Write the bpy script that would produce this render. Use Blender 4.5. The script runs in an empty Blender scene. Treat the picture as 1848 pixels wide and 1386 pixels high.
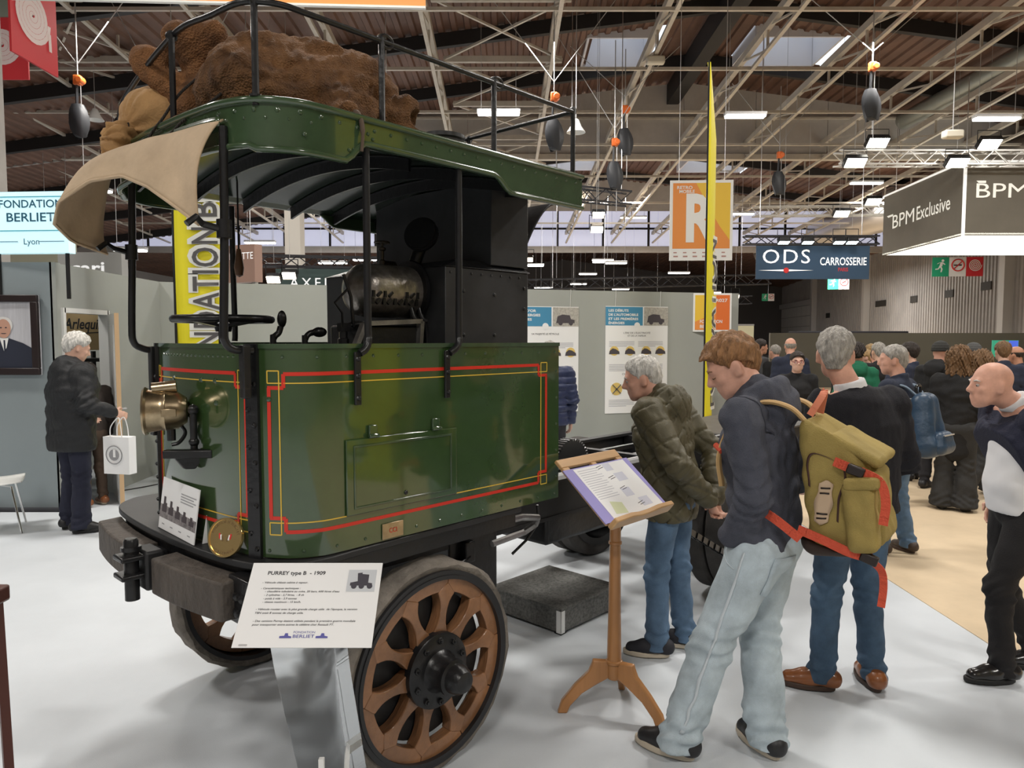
import bpy, bmesh, math, random
import numpy as np
from mathutils import Vector, Matrix
random.seed(7); rng = np.random.default_rng(7)
SC = bpy.context.scene
COL = SC.collection
R = math.radians
# ------------------------------------------------------------------ camera
cam_d = bpy.data.cameras.new('camera'); cam = bpy.data.objects.new('camera', cam_d); COL.objects.link(cam)
cam_d.sensor_width = 36.0; cam_d.lens = 36.0 * 1300.0 / 1848.0
cam.location = (0, 0, 1.75); cam.rotation_euler = (R(90) - math.atan(81 / 1300.0), 0, 0)
cam_d.clip_end = 300; cam_d.clip_start = 0.05
SC.camera = cam
# ------------------------------------------------------------------ world, exposure
W = bpy.data.worlds.new('world'); SC.world = W; W.use_nodes = True
bg = W.node_tree.nodes['Background']; bg.inputs[0].default_value = (0.86, 0.93, 1.0, 1); bg.inputs[1].default_value = 1.3
SC.view_settings.view_transform = 'Standard'; SC.view_settings.look = 'None'
SC.view_settings.exposure = 0.0; SC.view_settings.gamma = 1.0; SC.view_settings.use_curve_mapping = False
# ------------------------------------------------------------------ hall lamps: rows of high bay luminaires
def area(loc, size, power, col=(1, .96, .9), sy=None, tgt=None):
    l = bpy.data.lights.new('bay_light', 'AREA'); l.energy = power; l.color = col
    l.shape = 'RECTANGLE'; l.size = size; l.size_y = sy or size
    o = bpy.data.objects.new('bay_light', l); COL.objects.link(o); o.location = loc
    if tgt is not None:
        o.rotation_euler = (Vector(tgt) - Vector(loc)).to_track_quat('-Z', 'Y').to_euler()
    return o
LP = 310
for (x, y) in [(-7.5, -3), (-1, -3.5), (6, -3), (-7.5, 5), (-1.5, 6.5), (4.5, 6), (11, 5), (-7, 14), (.2, 15), (7.5, 15), (14.5, 14)]:
    area((x, y, 7.75), 1.5, LP, sy=.7)
for (x, y) in [(-8, 31), (4, 31), (16, 31)]:
    area((x, y, 7.6), 3, 1400)
for (x, y) in [(-6, 52), (8, 52), (20, 46)]:
    area((x, y, 6.4), 3, 1100)
# ------------------------------------------------------------------ materials
MATS = {}
def M(name, col, rough=.5, metal=0., noise=None, bump=None, coat=0., emit=None, spec=.5, alpha=None, trans=0., coord='Object', tex=None, ior=1.45, sheen=0., col2=None):
    if name in MATS: return MATS[name]
    m = bpy.data.materials.new(name); m.use_nodes = True; nt = m.node_tree; b = nt.nodes['Principled BSDF']
    c = (*col, 1)
    b.inputs['Base Color'].default_value = c; b.inputs['Roughness'].default_value = rough; b.inputs['Metallic'].default_value = metal
    b.inputs['Specular IOR Level'].default_value = spec; b.inputs['IOR'].default_value = ior
    if coat: b.inputs['Coat Weight'].default_value = coat; b.inputs['Coat Roughness'].default_value = .06; b.inputs['Coat IOR'].default_value = 1.6 if coat >= .8 else 1.5
    if trans: b.inputs['Transmission Weight'].default_value = trans
    if sheen: b.inputs['Sheen Weight'].default_value = sheen
    if emit: b.inputs['Emission Color'].default_value = (*emit[0], 1); b.inputs['Emission Strength'].default_value = emit[1]
    if noise or bump:
        tc = nt.nodes.new('ShaderNodeTexCoord')
    if noise:                       # (scale, amount, [stretch])
        mp = nt.nodes.new('ShaderNodeMapping'); nt.links.new(tc.outputs[coord], mp.inputs[0])
        if len(noise) > 2: mp.inputs['Scale'].default_value = noise[2]
        n = nt.nodes.new('ShaderNodeTexNoise'); n.inputs['Scale'].default_value = noise[0]; n.inputs['Detail'].default_value = 5; n.inputs['Roughness'].default_value = .65
        nt.links.new(mp.outputs[0], n.inputs[0])
        r = nt.nodes.new('ShaderNodeValToRGB'); a = noise[1]
        r.color_ramp.elements[0].position = .3; r.color_ramp.elements[1].position = .7
        lo = col2 if col2 else tuple(v * (1 - a) for v in col); hi = tuple(min(1, v * (1 + a)) for v in col) if not col2 else col
        r.color_ramp.elements[0].color = (*lo, 1); r.color_ramp.elements[1].color = (*hi, 1)
        nt.links.new(n.outputs['Fac'], r.inputs[0]); nt.links.new(r.outputs[0], b.inputs['Base Color'])
    if bump:                        # (kind, scale, strength, [stretch])
        mp2 = nt.nodes.new('ShaderNodeMapping'); nt.links.new(tc.outputs[coord], mp2.inputs[0])
        if len(bump) > 3: mp2.inputs['Scale'].default_value = bump[3]
        if bump[0] == 'noise':
            t = nt.nodes.new('ShaderNodeTexNoise'); t.inputs['Scale'].default_value = bump[1]; t.inputs['Detail'].default_value = 4; out = t.outputs['Fac']
        elif bump[0] == 'voronoi':
            t = nt.nodes.new('ShaderNodeTexVoronoi'); t.inputs['Scale'].default_value = bump[1]; out = t.outputs['Distance']
        else:
            t = nt.nodes.new('ShaderNodeTexWave'); t.inputs['Scale'].default_value = bump[1]; t.inputs['Distortion'].default_value = 3; t.inputs['Detail'].default_value = 2; out = t.outputs['Fac']
        nt.links.new(mp2.outputs[0], t.inputs[0])
        bp = nt.nodes.new('ShaderNodeBump'); bp.inputs['Strength'].default_value = bump[2]; bp.inputs['Distance'].default_value = .02
        nt.links.new(out, bp.inputs['Height']); nt.links.new(bp.outputs[0], b.inputs['Normal'])
    MATS[name] = m
    return m
# ------------------------------------------------------------------ mesh helpers
def nrm(a): a = np.asarray(a, float); return a / (np.linalg.norm(a) + 1e-12)
class MB:
    def __init__(s): s.v = []; s.f = []; s.mi = []; s.cur = 0
    def add(s, v, f):
        o = len(s.v); s.v += [tuple(map(float, q)) for q in v]; s.f += [tuple(i + o for i in q) for q in f]; s.mi += [s.cur] * len(f); return s
    def box(s, c, d, rot=None):
        x, y, z = [k / 2 for k in d]
        v = [(-x, -y, -z), (x, -y, -z), (x, y, -z), (-x, y, -z), (-x, -y, z), (x, -y, z), (x, y, z), (-x, y, z)]
        if rot is not None: v = [tuple(rot @ Vector(q)) for q in v]
        return s.add([(a + c[0], b + c[1], e + c[2]) for a, b, e in v], [(0, 3, 2, 1), (4, 5, 6, 7), (0, 1, 5, 4), (1, 2, 6, 5), (2, 3, 7, 6), (3, 0, 4, 7)])
    def b2(s, lo, hi): return s.box([(a + b) / 2 for a, b in zip(lo, hi)], [abs(b - a) for a, b in zip(lo, hi)])
    def bar(s, a, b, w, h, up=(0, 0, 1)):
        a = np.array(a, float); b = np.array(b, float); t = nrm(b - a); x = np.cross(t, up)
        if np.linalg.norm(x) < 1e-4: x = np.cross(t, (1, 0, 0))
        x = nrm(x) * w / 2; z = nrm(np.cross(x, t)) * h / 2
        v = [p + i * x + j * z for p in (a, b) for i, j in ((-1, -1), (1, -1), (1, 1), (-1, 1))]
        return s.add(v, [(0, 1, 2, 3), (7, 6, 5, 4), (0, 4, 5, 1), (1, 5, 6, 2), (2, 6, 7, 3), (3, 7, 4, 0)])
    def tube(s, path, r, n=8, closed=False, sq=None):
        P = [np.array(p, float) for p in path]; m = len(P); rr = r if isinstance(r, (list, tuple)) else [r] * m
        T = []
        for i in range(m):
            a = P[(i - 1) % m] if (closed or i > 0) else P[i]; b = P[(i + 1) % m] if (closed or i < m - 1) else P[i]
            T.append(nrm(b - a))
        x = np.cross(T[0], (0, 0, 1)); x = np.cross(T[0], (1, 0, 0)) if np.linalg.norm(x) < .05 else x; x = nrm(x)
        vs = []
        for i in range(m):
            x = nrm(x - T[i] * (x @ T[i])); y = np.cross(T[i], x)
            for k in range(n):
                a = 2 * math.pi * k / n; vs.append(P[i] + rr[i] * (math.cos(a) * x * (sq or 1) + math.sin(a) * y))
        fs = []
        for i in range(m if closed else m - 1):
            j = (i + 1) % m
            for k in range(n): fs.append((i * n + k, i * n + (k + 1) % n, j * n + (k + 1) % n, j * n + k))
        if not closed: fs += [tuple(range(n))[::-1], tuple(range((m - 1) * n, m * n))]
        return s.add(vs, fs)
    def lathe(s, prof, o=(0, 0, 0), ax=(0, 0, 1), n=24, caps=True):
        ax = nrm(ax); x = np.cross(ax, (0, 0, 1)); x = np.array([1., 0, 0]) if np.linalg.norm(x) < .05 else nrm(x); y = np.cross(ax, x); o = np.array(o, float)
        vs = [o + ax * h + r * (math.cos(2 * math.pi * k / n) * x + math.sin(2 * math.pi * k / n) * y) for r, h in prof for k in range(n)]
        fs = [(i * n + k, i * n + (k + 1) % n, (i + 1) * n + (k + 1) % n, (i + 1) * n + k) for i in range(len(prof) - 1) for k in range(n)]
        if caps:
            if prof[0][0] > 1e-6: fs.append(tuple(range(n))[::-1])
            if prof[-1][0] > 1e-6: fs.append(tuple(range((len(prof) - 1) * n, len(prof) * n)))
        return s.add(vs, fs)
    def prism(s, poly, fn, d0, d1):     # poly 2D, fn(a,b,d)->3D
        n = len(poly)
        vs = [fn(a, b, d0) for a, b in poly] + [fn(a, b, d1) for a, b in poly]
        return s.add(vs, [tuple(range(n))[::-1], tuple(range(n, 2 * n))] + [(i, (i + 1) % n, n + (i + 1) % n, n + i) for i in range(n)])
    def grid(s, fn, nu, nv, cu=False):
        vs = [fn(i / nu, j / nv) for i in range(nu if cu else nu + 1) for j in range(nv + 1)]; k = nv + 1
        N = nu if cu else nu + 1
        return s.add(vs, [(i * k + j, ((i + 1) % N) * k + j, ((i + 1) % N) * k + j + 1, i * k + j + 1) for i in range(nu) for j in range(nv)])
    def dome(s, c, n, r, h=None, seg=6, rings=2):
        h = h or r * .6
        return s.lathe([(r * math.cos(a), h * math.sin(a)) for a in np.linspace(0, math.pi / 2 * .98, rings + 1)], c, n, seg)
    def ell(s, c, r, nu=12, nv=8, rot=None):
        def f(a, b):
            q = Vector((r[0] * math.cos(2 * math.pi * a) * math.sin(math.pi * b), r[1] * math.sin(2 * math.pi * a) * math.sin(math.pi * b), -r[2] * math.cos(math.pi * b)))
            if rot is not None: q = rot @ q
            return (c[0] + q[0], c[1] + q[1], c[2] + q[2])
        return s.grid(f, nu, nv, True)
    def mesh(s, name, smooth=None):
        me = bpy.data.meshes.new(name); me.from_pydata(s.v, [], s.f)
        bm = bmesh.new(); bm.from_mesh(me); bmesh.ops.recalc_face_normals(bm, faces=bm.faces); bm.to_mesh(me); bm.free()
        if smooth:
            me.polygons.foreach_set('use_smooth', [True] * len(me.polygons)); me.set_sharp_from_angle(angle=R(smooth))
        return me
    def build(s, name, mat, parent=None, smooth=35, bevel=0, kind=None, thick=0, label=None, seg=2):
        me = s.mesh(name, smooth)
        if any(s.mi): me.polygons.foreach_set('material_index', s.mi)
        for m_ in (mat if isinstance(mat, (list, tuple)) else [mat]): me.materials.append(m_)
        return link(name, me, parent, bevel, kind, thick, label, seg)
def link(name, me, parent=None, bevel=0, kind=None, thick=0, label=None, seg=2):
    o = bpy.data.objects.new(name, me); COL.objects.link(o)
    if parent is not None: o.parent = parent
    if thick:
        k = o.modifiers.new('solid', 'SOLIDIFY'); k.thickness = thick; k.offset = 0
    if bevel:
        k = o.modifiers.new('bevel', 'BEVEL'); k.width = bevel; k.segments = seg; k.limit_method = 'ANGLE'; k.angle_limit = R(40)
    if kind: o['kind'] = kind
    if label: o['label'] = label
    return o
def tag(o, label, cat, group=None):
    o['label'] = label; o['category'] = cat
    if group: o['group'] = group
    return o
def thing(name, label, cat, loc=(0, 0, 0), rz=0, group=None):
    o = bpy.data.objects.new(name, None); COL.objects.link(o); o.location = loc; o.rotation_euler = (0, 0, rz); o.empty_display_size = .1
    return tag(o, label, cat, group)
def struct(o): o['kind'] = 'structure'; return o
TXT = {}
def text(body, parent, mat, x, z, w=None, h=.1, y=-.003, align='c', bold=0., name='lettering', vert=False, fn=None, th=.0015, shear=0, space=1.):
    """flat lettering in the parent's local XZ plane, facing -Y; fitted to width w and cap height h"""
    c = bpy.data.curves.new('t', 'FONT'); c.body = body; c.size = 1; c.offset = bold; c.shear = shear; c.space_character = space; c.resolution_u = 3
    ob = bpy.data.objects.new('t', c)
    me = bpy.data.meshes.new_from_object(ob); bpy.data.objects.remove(ob); bpy.data.curves.remove(c)
    n = len(me.vertices); a = np.zeros(n * 3); me.vertices.foreach_get('co', a); a = a.reshape(-1, 3)
    k = h / .7; a = a * k; mn, mx = a[:, 0].min(), a[:, 0].max()
    sx = (w / (mx - mn)) if w else 1.
    X = (a[:, 0] - mn) * sx; ww = (mx - mn) * sx
    X += {'c': -ww / 2, 'l': 0, 'r': -ww}[align]; Z = a[:, 1]
    if vert: P = np.stack([x - Z, np.full(n, y), z + X], 1)       # reads upwards
    else: P = np.stack([x + X, np.full(n, y), z + Z], 1)
    if fn is not None: P = np.array([fn(*q) for q in P])
    me.vertices.foreach_set('co', P.astype(np.float32).ravel()); me.update()
    me.materials.clear(); me.materials.append(mat); me.name = name
    o = link(name, me, parent)
    return o
def dup(root, loc=None, rz=None, label=None, group=None):
    r = root.copy(); COL.objects.link(r)
    if loc is not None: r.location = loc
    if rz is not None: r.rotation_euler = (0, 0, rz)
    if label: r['label'] = label
    if group: r['group'] = group
    for ch in root.children:
        c = ch.copy(); COL.objects.link(c); c.parent = r
        for g in ch.children:
            d = g.copy(); COL.objects.link(d); d.parent = c
    return r
# shared colours
WHITE = M('white_paint', (.8, .8, .78), .5); PAPER = M('paper', (.82, .82, .82), .6); BLACK = M('black_paint', (.012, .012, .013), .3)
INK = M('ink', (.03, .03, .035), .7); RED = M('red_print', (.6, .03, .03), .5); ALU = M('aluminium', (.75, .75, .76), .3, .9)
# ------------------------------------------------------------------ structure: floor, roof, walls
CARPET = M('pale_carpet', (.60, .635, .67), .55, noise=(1.3, .05), bump=('noise', 260, .12), spec=.35)
struct(MB().b2((-30, -9, -.1), (40, 90, 0)).build('floor', CARPET, smooth=None))
BEIGE = M('beige_carpet', (.62, .49, .33), .8, noise=(2.2, .08), bump=('noise', 260, .15))
o = MB().b2((2.74, -8.5, 0), (30, 60, .004)).build('aisle_carpet', BEIGE, smooth=None)
struct(o); o['label'] = 'beige carpet laid along the aisle'
BROWN = M('brown_roof_sheet', (.135, .070, .047), .6, noise=(.7, .3))
RIDGE_X, RIDGE_Z, SL = 5.6, 10.45, .125
def roofz(x): return RIDGE_Z - SL * abs(x - RIDGE_X)
SKY_Y0, SKY_Y1 = 20.3, 22.4
SKYL = [(2.1, 4.0), (6.7, 9.1)]
mb = MB(); xs = np.arange(-26, 36.01, .34)
segY = [(-9, SKY_Y0), (SKY_Y0, SKY_Y1), (SKY_Y1, 33.), (33., 35.5), (35.5, 80)]
for (y0, y1) in segY:
    holes = SKYL if y0 in (SKY_Y0,) else ([(1, 4), (8, 11), (-10, -7)] if y0 == 33. else [])
    for xa in xs:
        if any(a - .2 < xa < b for a, b in holes): continue
        pr = [(xa, 0), (xa + .12, 0), (xa + .155, .06), (xa + .305, .06), (xa + .34, 0)]
        for (a, za), (b, zb) in zip(pr[:-1], pr[1:]):
            mb.add([(a, y0, roofz(a) + za), (b, y0, roofz(b) + zb), (b, y1, roofz(b) + zb), (a, y1, roofz(a) + za)], [(0, 3, 2, 1)])
struct(mb.build('ceiling', BROWN, smooth=None))
DARKB = M('dark_roof_beam', (.02, .018, .018), .6)
BEAMW = M('pale_truss_paint', (.52, .47, .40), .55, noise=(3, .12))
for y in [3.5, 7.5, 11.5, 15.2, 18.9, 22.6, 28, 33, 38]:
    o = MB()
    for s in (-1, 1):
        e = RIDGE_X + s * 28
        o.bar((RIDGE_X, y, RIDGE_Z - .18), (e, y, roofz(e) - .18), .16, .34)
    o = struct(o.build('roof_beam', DARKB, smooth=None)); o['label'] = 'dark steel beam under the brown roof'
o = struct(MB().b2((RIDGE_X - .35, -8, RIDGE_Z - .75), (RIDGE_X + .05, 25, RIDGE_Z - .1)).build('ridge_beam', DARKB, smooth=None)); o['label'] = 'dark ridge beam under the roof'
# skylights: frame, pane open to the sky above
GLASS = M('glass', (.9, .95, 1), .02, trans=1., ior=1.05)
FRAMEW = M('skylight_frame', (.7, .7, .75), .5)
for i, (a, b) in enumerate(SKYL + [(1, 4), (8, 11), (-10, -7)]):
    ya, yb = (SKY_Y0, SKY_Y1) if i < 2 else (33., 35.5)
    rt_ = thing('window_%d' % (i + 1), 'roof skylight', 'skylight', ((a + b) / 2, (ya + yb) / 2, roofz((a + b) / 2))); del rt_['category']; rt_['kind'] = 'structure'
    w, d = b - a, yb - ya; f = MB(); hh = .75
    sl = SL if (a + b) / 2 < RIDGE_X else -SL
    for sx in (-1, 1): f.box((sx * w / 2, 0, hh / 2), (.06, d, hh + .3))
    for sy in (-1, 1): f.box((0, sy * d / 2, hh / 2), (w, .06, hh + .3))
    f.build('window_frame', FRAMEW, rt_, smooth=None)
    f = MB()
    for k in (-.3, .3): f.bar((k * w, -d / 2, hh), (k * w, d / 2, hh), .07, .07)
    f.bar((-w / 2, 0, hh), (w / 2, 0, hh), .06, .06); f.build('glazing_bar', WHITE, rt_, smooth=None)
    MB().b2((-w / 2, -d / 2, hh + .05), (w / 2, d / 2, hh + .065)).build('pane', GLASS, rt_, smooth=None)
# pale lattice trusses running the length of the hall
def tz(y): return 9.75 - .055 * y
TX = [-18.2, -15.8, -13.4, -11., -8.7, -6.35, -4.0, -1.64, 1.2, 3.55, 6.05, 8.3, 10.9, 13.3, 15.8, 18.3, 21]
DZ = .52
for i, x in enumerate(TX):
    t = thing('roof_truss', 'long pale lattice truss under the roof', 'truss', (x, 0, 0)); del t['category']; t['kind'] = 'structure'
    y0, y1 = -6, 40
    dx = -.0146
    MB().bar((dx * y0, y0, tz(y0)), (dx * y1, y1, tz(y1)), .13, .17).build('top_chord', BEAMW, t, smooth=None)
    MB().bar((dx * y0, y0, tz(y0) - DZ), (dx * y1, y1, tz(y1) - DZ), .09, .07).build('bottom_chord', BEAMW, t, smooth=None)
    m = MB(); st = 1.9
    for k in range(int((y1 - y0) / st)):
        a = y0 + k * st; b = a + st
        m.bar((dx * a, a, tz(a)), (dx * a, a, tz(a) - DZ), .05, .05)
        m.bar((dx * a, a, tz(a) - DZ), (dx * b, b, tz(b)), .05, .04)
    m.build('lattice', BEAMW, t, smooth=None)
for y in [1, 3.8, 6.6, 9.4, 12.2, 15, 17.8, 20.6, 23.4, 27, 31, 35]:
    m = MB(); z = tz(y) - DZ
    m.bar((-19, y, z), (22, y, z), .07, .07)
    o = struct(m.build('tie_beam', BEAMW, smooth=None)); o['label'] = 'thin pale tie beam across the trusses'
for (xa, xb) in [(-1.64, 1.2), (-11., -8.7)]:       # wind bracing
    m = MB()
    for y in np.arange(1, 26, 2.8):
        z0, z1 = tz(y) - .3, tz(y + 2.8) - .3
        m.bar((xa, y, z0), (xb, y + 2.8, z1), .05, .05); m.bar((xb, y, z0), (xa, y + 2.8, z1), .05, .05); m.bar((xa, y, z0), (xb, y, z0), .1, .14)
    o = struct(m.build('wind_bracing', BEAMW, smooth=None)); o['label'] = 'crossed bracing bars between two trusses'
# gable drop wall across the hall at 25 m: panels
FASC = M('drop_wall_panel', (.50, .47, .44), .7, noise=(.9, .12))
fw_ = struct(bpy.data.objects.new('wall_gable', None)); COL.objects.link(fw_); fw_['label'] = 'pale gable panels hanging below the roof'
pan = {}
for xa in np.arange(-26, 36, 2.45):
    xb = xa + 2.43
    MB().add([(xa, 25, 8.0), (xb, 25, 8.0), (xb, 25, roofz(xb)), (xa, 25, roofz(xa)), (xa, 25.08, 8.0), (xb, 25.08, 8.0), (xb, 25.08, roofz(xb)), (xa, 25.08, roofz(xa))],
             [(0, 1, 2, 3), (7, 6, 5, 4), (0, 4, 5, 1), (1, 5, 6, 2), (2, 6, 7, 3), (3, 7, 4, 0)]).build('panel', FASC, fw_, smooth=None)
MB().b2((-26, 24.9, 7.85), (36, 25.15, 8.03)).build('rail', BEAMW, fw_, smooth=None)
MB().b2((-26, 24.88, 9.2), (36, 25.0, 9.26)).build('rail', BEAMW, fw_, smooth=None)
# clerestory at 40 m
cl = struct(bpy.data.objects.new('wall_clerestory', None)); COL.objects.link(cl); cl['label'] = 'drop wall with a band of clerestory windows'
MB().b2((-26, 40, 8.75), (36, 40.1, 10.5)).build('upper_wall', FASC, cl, smooth=None)
MB().b2((-26, 40, 6.5), (36, 40.1, 6.85)).build('lower_wall', FASC, cl, smooth=None)
PANE = M('daylit_pane', (.6, .62, .75), .3, emit=((.72, .74, .95), .5))
for k, xa in enumerate(np.arange(-25, 35, 2.5)):
    MB().b2((xa + .06, 40.03, 6.85), (xa + 2.44, 40.06, 8.75)).build('pane', PANE, cl, smooth=None)
    MB().b2((xa - .06, 39.98, 6.85), (xa + .06, 40.1, 8.75)).build('mullion', DARKB, cl, smooth=None)
MB().b2((-26, 39.95, 7.75), (36, 40.1, 7.85)).build('transom', DARKB, cl, smooth=None)
FARW = M('far_wall', (.12, .11, .105), .8)
struct(MB().b2((-26, 80, 0), (36, 80.2, 10.5)).build('wall_back', FARW, smooth=None))
struct(MB().b2((-26.2, -9, 0), (-26, 80, 8)).build('wall_left', M('left_wall', (.42, .40, .38), .8), smooth=None))
struct(MB().b2((-26.2, -9.2, 0), (36, -9, 10.5)).build('wall_front', M('front_wall', (.34, .33, .31), .8), smooth=None))
m = MB(); m.add([(18.4, -9, 0), (23.4, 30, 0), (23.6, 30, 0), (18.6, -9, 0), (18.4, -9, 10), (23.4, 30, 10), (23.6, 30, 10), (18.6, -9, 10)], [(3, 2, 1, 0), (4, 5, 6, 7), (0, 1, 5, 4), (1, 2, 6, 5), (2, 3, 7, 6), (3, 0, 4, 7)]); struct(m.build('wall_right_near', M('right_wall_near', (.30, .285, .275), .7), smooth=None))
# corrugated side wall on the right
CORR = M('grey_corrugated', (.30, .285, .275), .55, noise=(.5, .15))
wr = struct(bpy.data.objects.new('wall_right', None)); COL.objects.link(wr); wr['label'] = 'grey corrugated metal side wall of the hall'
wa = np.array([23.4, 30.0]); wb = np.array([31.4, 92.0]); wd = nrm(wb - wa); wn = np.array([-wd[1], wd[0]]); WL = np.linalg.norm(wb - wa)
def wallpt(s, off, z): q = wa + wd * s + wn * off; return (q[0], q[1], z)
m = MB(); s = 0.
while s < WL:
    pr = [(s, 0), (s + .14, 0), (s + .17, .06), (s + .31, .06), (s + .34, 0)]
    for (a, za), (b, zb) in zip(pr[:-1], pr[1:]): m.add([wallpt(a, za, 0), wallpt(b, zb, 0), wallpt(b, zb, 10), wallpt(a, za, 10)], [(0, 1, 2, 3)])
    s += .34
m.build('corrugated_sheet', CORR, wr, smooth=None)
POSTM = M('wall_post', (.5, .49, .48), .6)
for s in (4.6, 23.5, 37):
    m = MB(); m.prism([(s, .05), (s + .5, .05), (s + .5, .5), (s, .5)], lambda a, b, d: wallpt(a, b, d), 0, 8); m.build('post', POSTM, wr, smooth=None)
VENT = M('dark_vent', (.03, .028, .026), .8)
for s, z in [(6.6, 4.25), (10.6, 4.1), (15.3, 4.05), (20.4, 4.05), (21.3, 4.05), (33., 3.6)]:
    m = MB(); m.prism([(s, .05), (s + 1.0, .05), (s + 1.0, .1), (s, .1)], lambda a, b, d: wallpt(a, b, d), z, z + .42); m.build('vent', VENT, wr, smooth=None)
# sectional door in that wall
dr = struct(bpy.data.objects.new('door_1', None)); COL.objects.link(dr); dr['label'] = 'pale sectional loading door'
DOORM = M('sectional_door', (.62, .61, .58), .5)
s0, s1, zt = 38.5, 50, 5.0
for a in range(7):
    for b in range(5):
        sa = s0 + a * (s1 - s0) / 7; sb = sa + (s1 - s0) / 7 - .06; za = b * zt / 5 + .02; zb = za + zt / 5 - .05
        m = MB(); m.prism([(sa, .08), (sb, .08), (sb, .16), (sa, .16)], lambda p, q, d: wallpt(p, q, d), za, zb); m.build('door_panel', DOORM, dr, smooth=None)
m = MB(); m.prism([(s0 - .5, .05), (s1 + .5, .05), (s1 + .5, .3), (s0 - .5, .3)], lambda p, q, d: wallpt(p, q, d), zt, zt + .5); m.build('lintel', POSTM, dr, smooth=None)
# silver ventilation duct along the right wall
m = MB()
m.tube([(17.0, y, 7.55) for y in np.arange(12, 49, .6)], [.85 + (.03 if k % 2 else 0) for k in range(len(np.arange(12, 49, .6)))], 20)
tag(m.build('ventilation_duct', M('duct_metal', (.55, .52, .5), .35, .8), smooth=60), 'fat silver ventilation duct behind the blue hanging banner', 'duct')
m = MB(); m.tube([(13.4 - .0146 * y, y, 9.0) for y in np.arange(4, 24.9, .5)], [.26 + (.015 if k % 2 else 0) for k in range(len(np.arange(4, 24.9, .5)))], 16)
tag(m.build('ventilation_duct', M('grey_green_duct', (.34, .36, .33), .4, .4), smooth=60), 'slim grey duct running under the roof at the upper right', 'duct')
# low dark partition of the stand across the aisle
DKP = M('dark_partition', (.10, .097, .082), .7)
struct(MB().b2((9.3, 26, 0), (24, 26.12, 1.97)).build('wall_far_stand', DKP, smooth=None))
tag(MB().b2((13.2, 33.5, 0), (18.4, 34.5, 2.12)).build('exhibition_cabinet', M('black_fabric', (.012, .012, .018), .8), bevel=.03), 'long black block showing above the dark partition', 'cabinet')
# ------------------------------------------------------------------ booth partition walls (2.5 m)
WALLM = M('grey_green_wall', (.335, .35, .325), .75, noise=(.8, .03))
WALLB = M('blue_grey_wall', (.25, .29, .305), .75, noise=(.8, .03))
def wallseg(name, a, b, h=2.5, th=.06, mat=WALLM, z0=0.):
    a = np.array(a); b = np.array(b); d = nrm(b - a); n = np.array([-d[1], d[0]]) * th
    q = [a, b, b + n, a + n]; m = MB()
    m.add([(*p, z0) for p in q] + [(*p, h) for p in q], [(3, 2, 1, 0), (4, 5, 6, 7), (0, 1, 5, 4), (1, 2, 6, 5), (2, 3, 7, 6), (3, 0, 4, 7)])
    return struct(m.build(name, mat, smooth=None))
wallseg('wall_portrait', (-9.2, 7.28), (-4.62, 7.28), 2.52, mat=WALLB)
wallseg('wall_side', (-4.58, 7.28), (-4.58, 7.36), 2.52)
wallseg('wall_side', (-4.58, 8.16), (-4.62, 9.5), 2.5)
wallseg('wall_side_lintel', (-4.58, 7.36), (-4.58, 8.16), 2.51, z0=2.06)
wallseg('wall_posters', (-4.66, 9.5), (3.74, 11.95), 2.5)
wallseg('wall_store_back', (-9.2, 9.6), (-4.7, 9.6), 2.5)
wallseg('wall_booth_end', (-9.2, 7.3), (-9.2, 9.6), 2.5)
# door frame and open white door
dw = struct(bpy.data.objects.new('door_2', None)); COL.objects.link(dw); dw['label'] = 'white door standing open into the store room'
DW = M('white_door', (.72, .72, .7), .45); WOODE = M('pale_wood_edge', (.62, .42, .24), .5)
MB().b2((-4.66, 7.36, 2.02), (-4.55, 8.16, 2.07)).b2((-4.66, 7.34, 0), (-4.55, 7.38, 2.07)).b2((-4.66, 8.14, 0), (-4.55, 8.18, 2.07)).build('door_frame', DW, dw, smooth=None)
la, lb = np.array([-4.55, 8.13]), np.array([-4.11, 7.47]); ld = nrm(lb - la); ln = np.array([-ld[1], ld[0]])
def leaf(s, o, z): q = la + ld * s + ln * o; return (q[0], q[1], z)
LL = np.linalg.norm(lb - la)
m = MB(); m.prism([(0, 0), (LL - .012, 0), (LL - .012, .04), (0, .04)], leaf, .01, 2.02); m.build('door_leaf', DW, dw, smooth=None)
m = MB(); m.prism([(LL - .012, -.001), (LL, -.001), (LL, .041), (LL - .012, .041)], leaf, .01, 2.02); m.build('leaf_edge', WOODE, dw, smooth=None)
for z0, z1 in ((.15, .9), (1.05, 1.9)):
    m = MB(); m.prism([(.1, -.006), (LL - .1, -.006), (LL - .1, 0), (.1, 0)], leaf, z0, z1); m.build('door_panel', DW, dw, bevel=.004)
m = MB(); m.tube([leaf(LL - .07, -.0, 1.02), leaf(LL - .07, -.05, 1.02), leaf(LL - .18, -.055, 1.02)], .009); m.tube([leaf(LL - .07, .04, 1.02), leaf(LL - .07, .09, 1.02), leaf(LL - .18, .095, 1.02)], .009); m.build('door_handle', ALU, dw)
MB().b2((-9.2, 7.2, 0), (-4.58, 7.28, .03)).build('baseboard_portrait', M('dark_skirting', (.03, .03, .035), .6), smooth=None)['kind'] = 'structure'
# column at the far left
struct(MB().b2((-7.3, 9.2, 0), (-6.66, 9.65, 8.9)).build('column', M('concrete_column', (.42, .40, .38), .7, noise=(2, .1)), smooth=None))['label'] = 'pale concrete column at the far left'
struct(MB().b2((-5.62, 18, 0), (-5.24, 18.4, 9)).build('column', M('pale_column', (.6, .56, .5), .7), smooth=None))['label'] = 'pale column seen under the cab roof'
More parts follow.
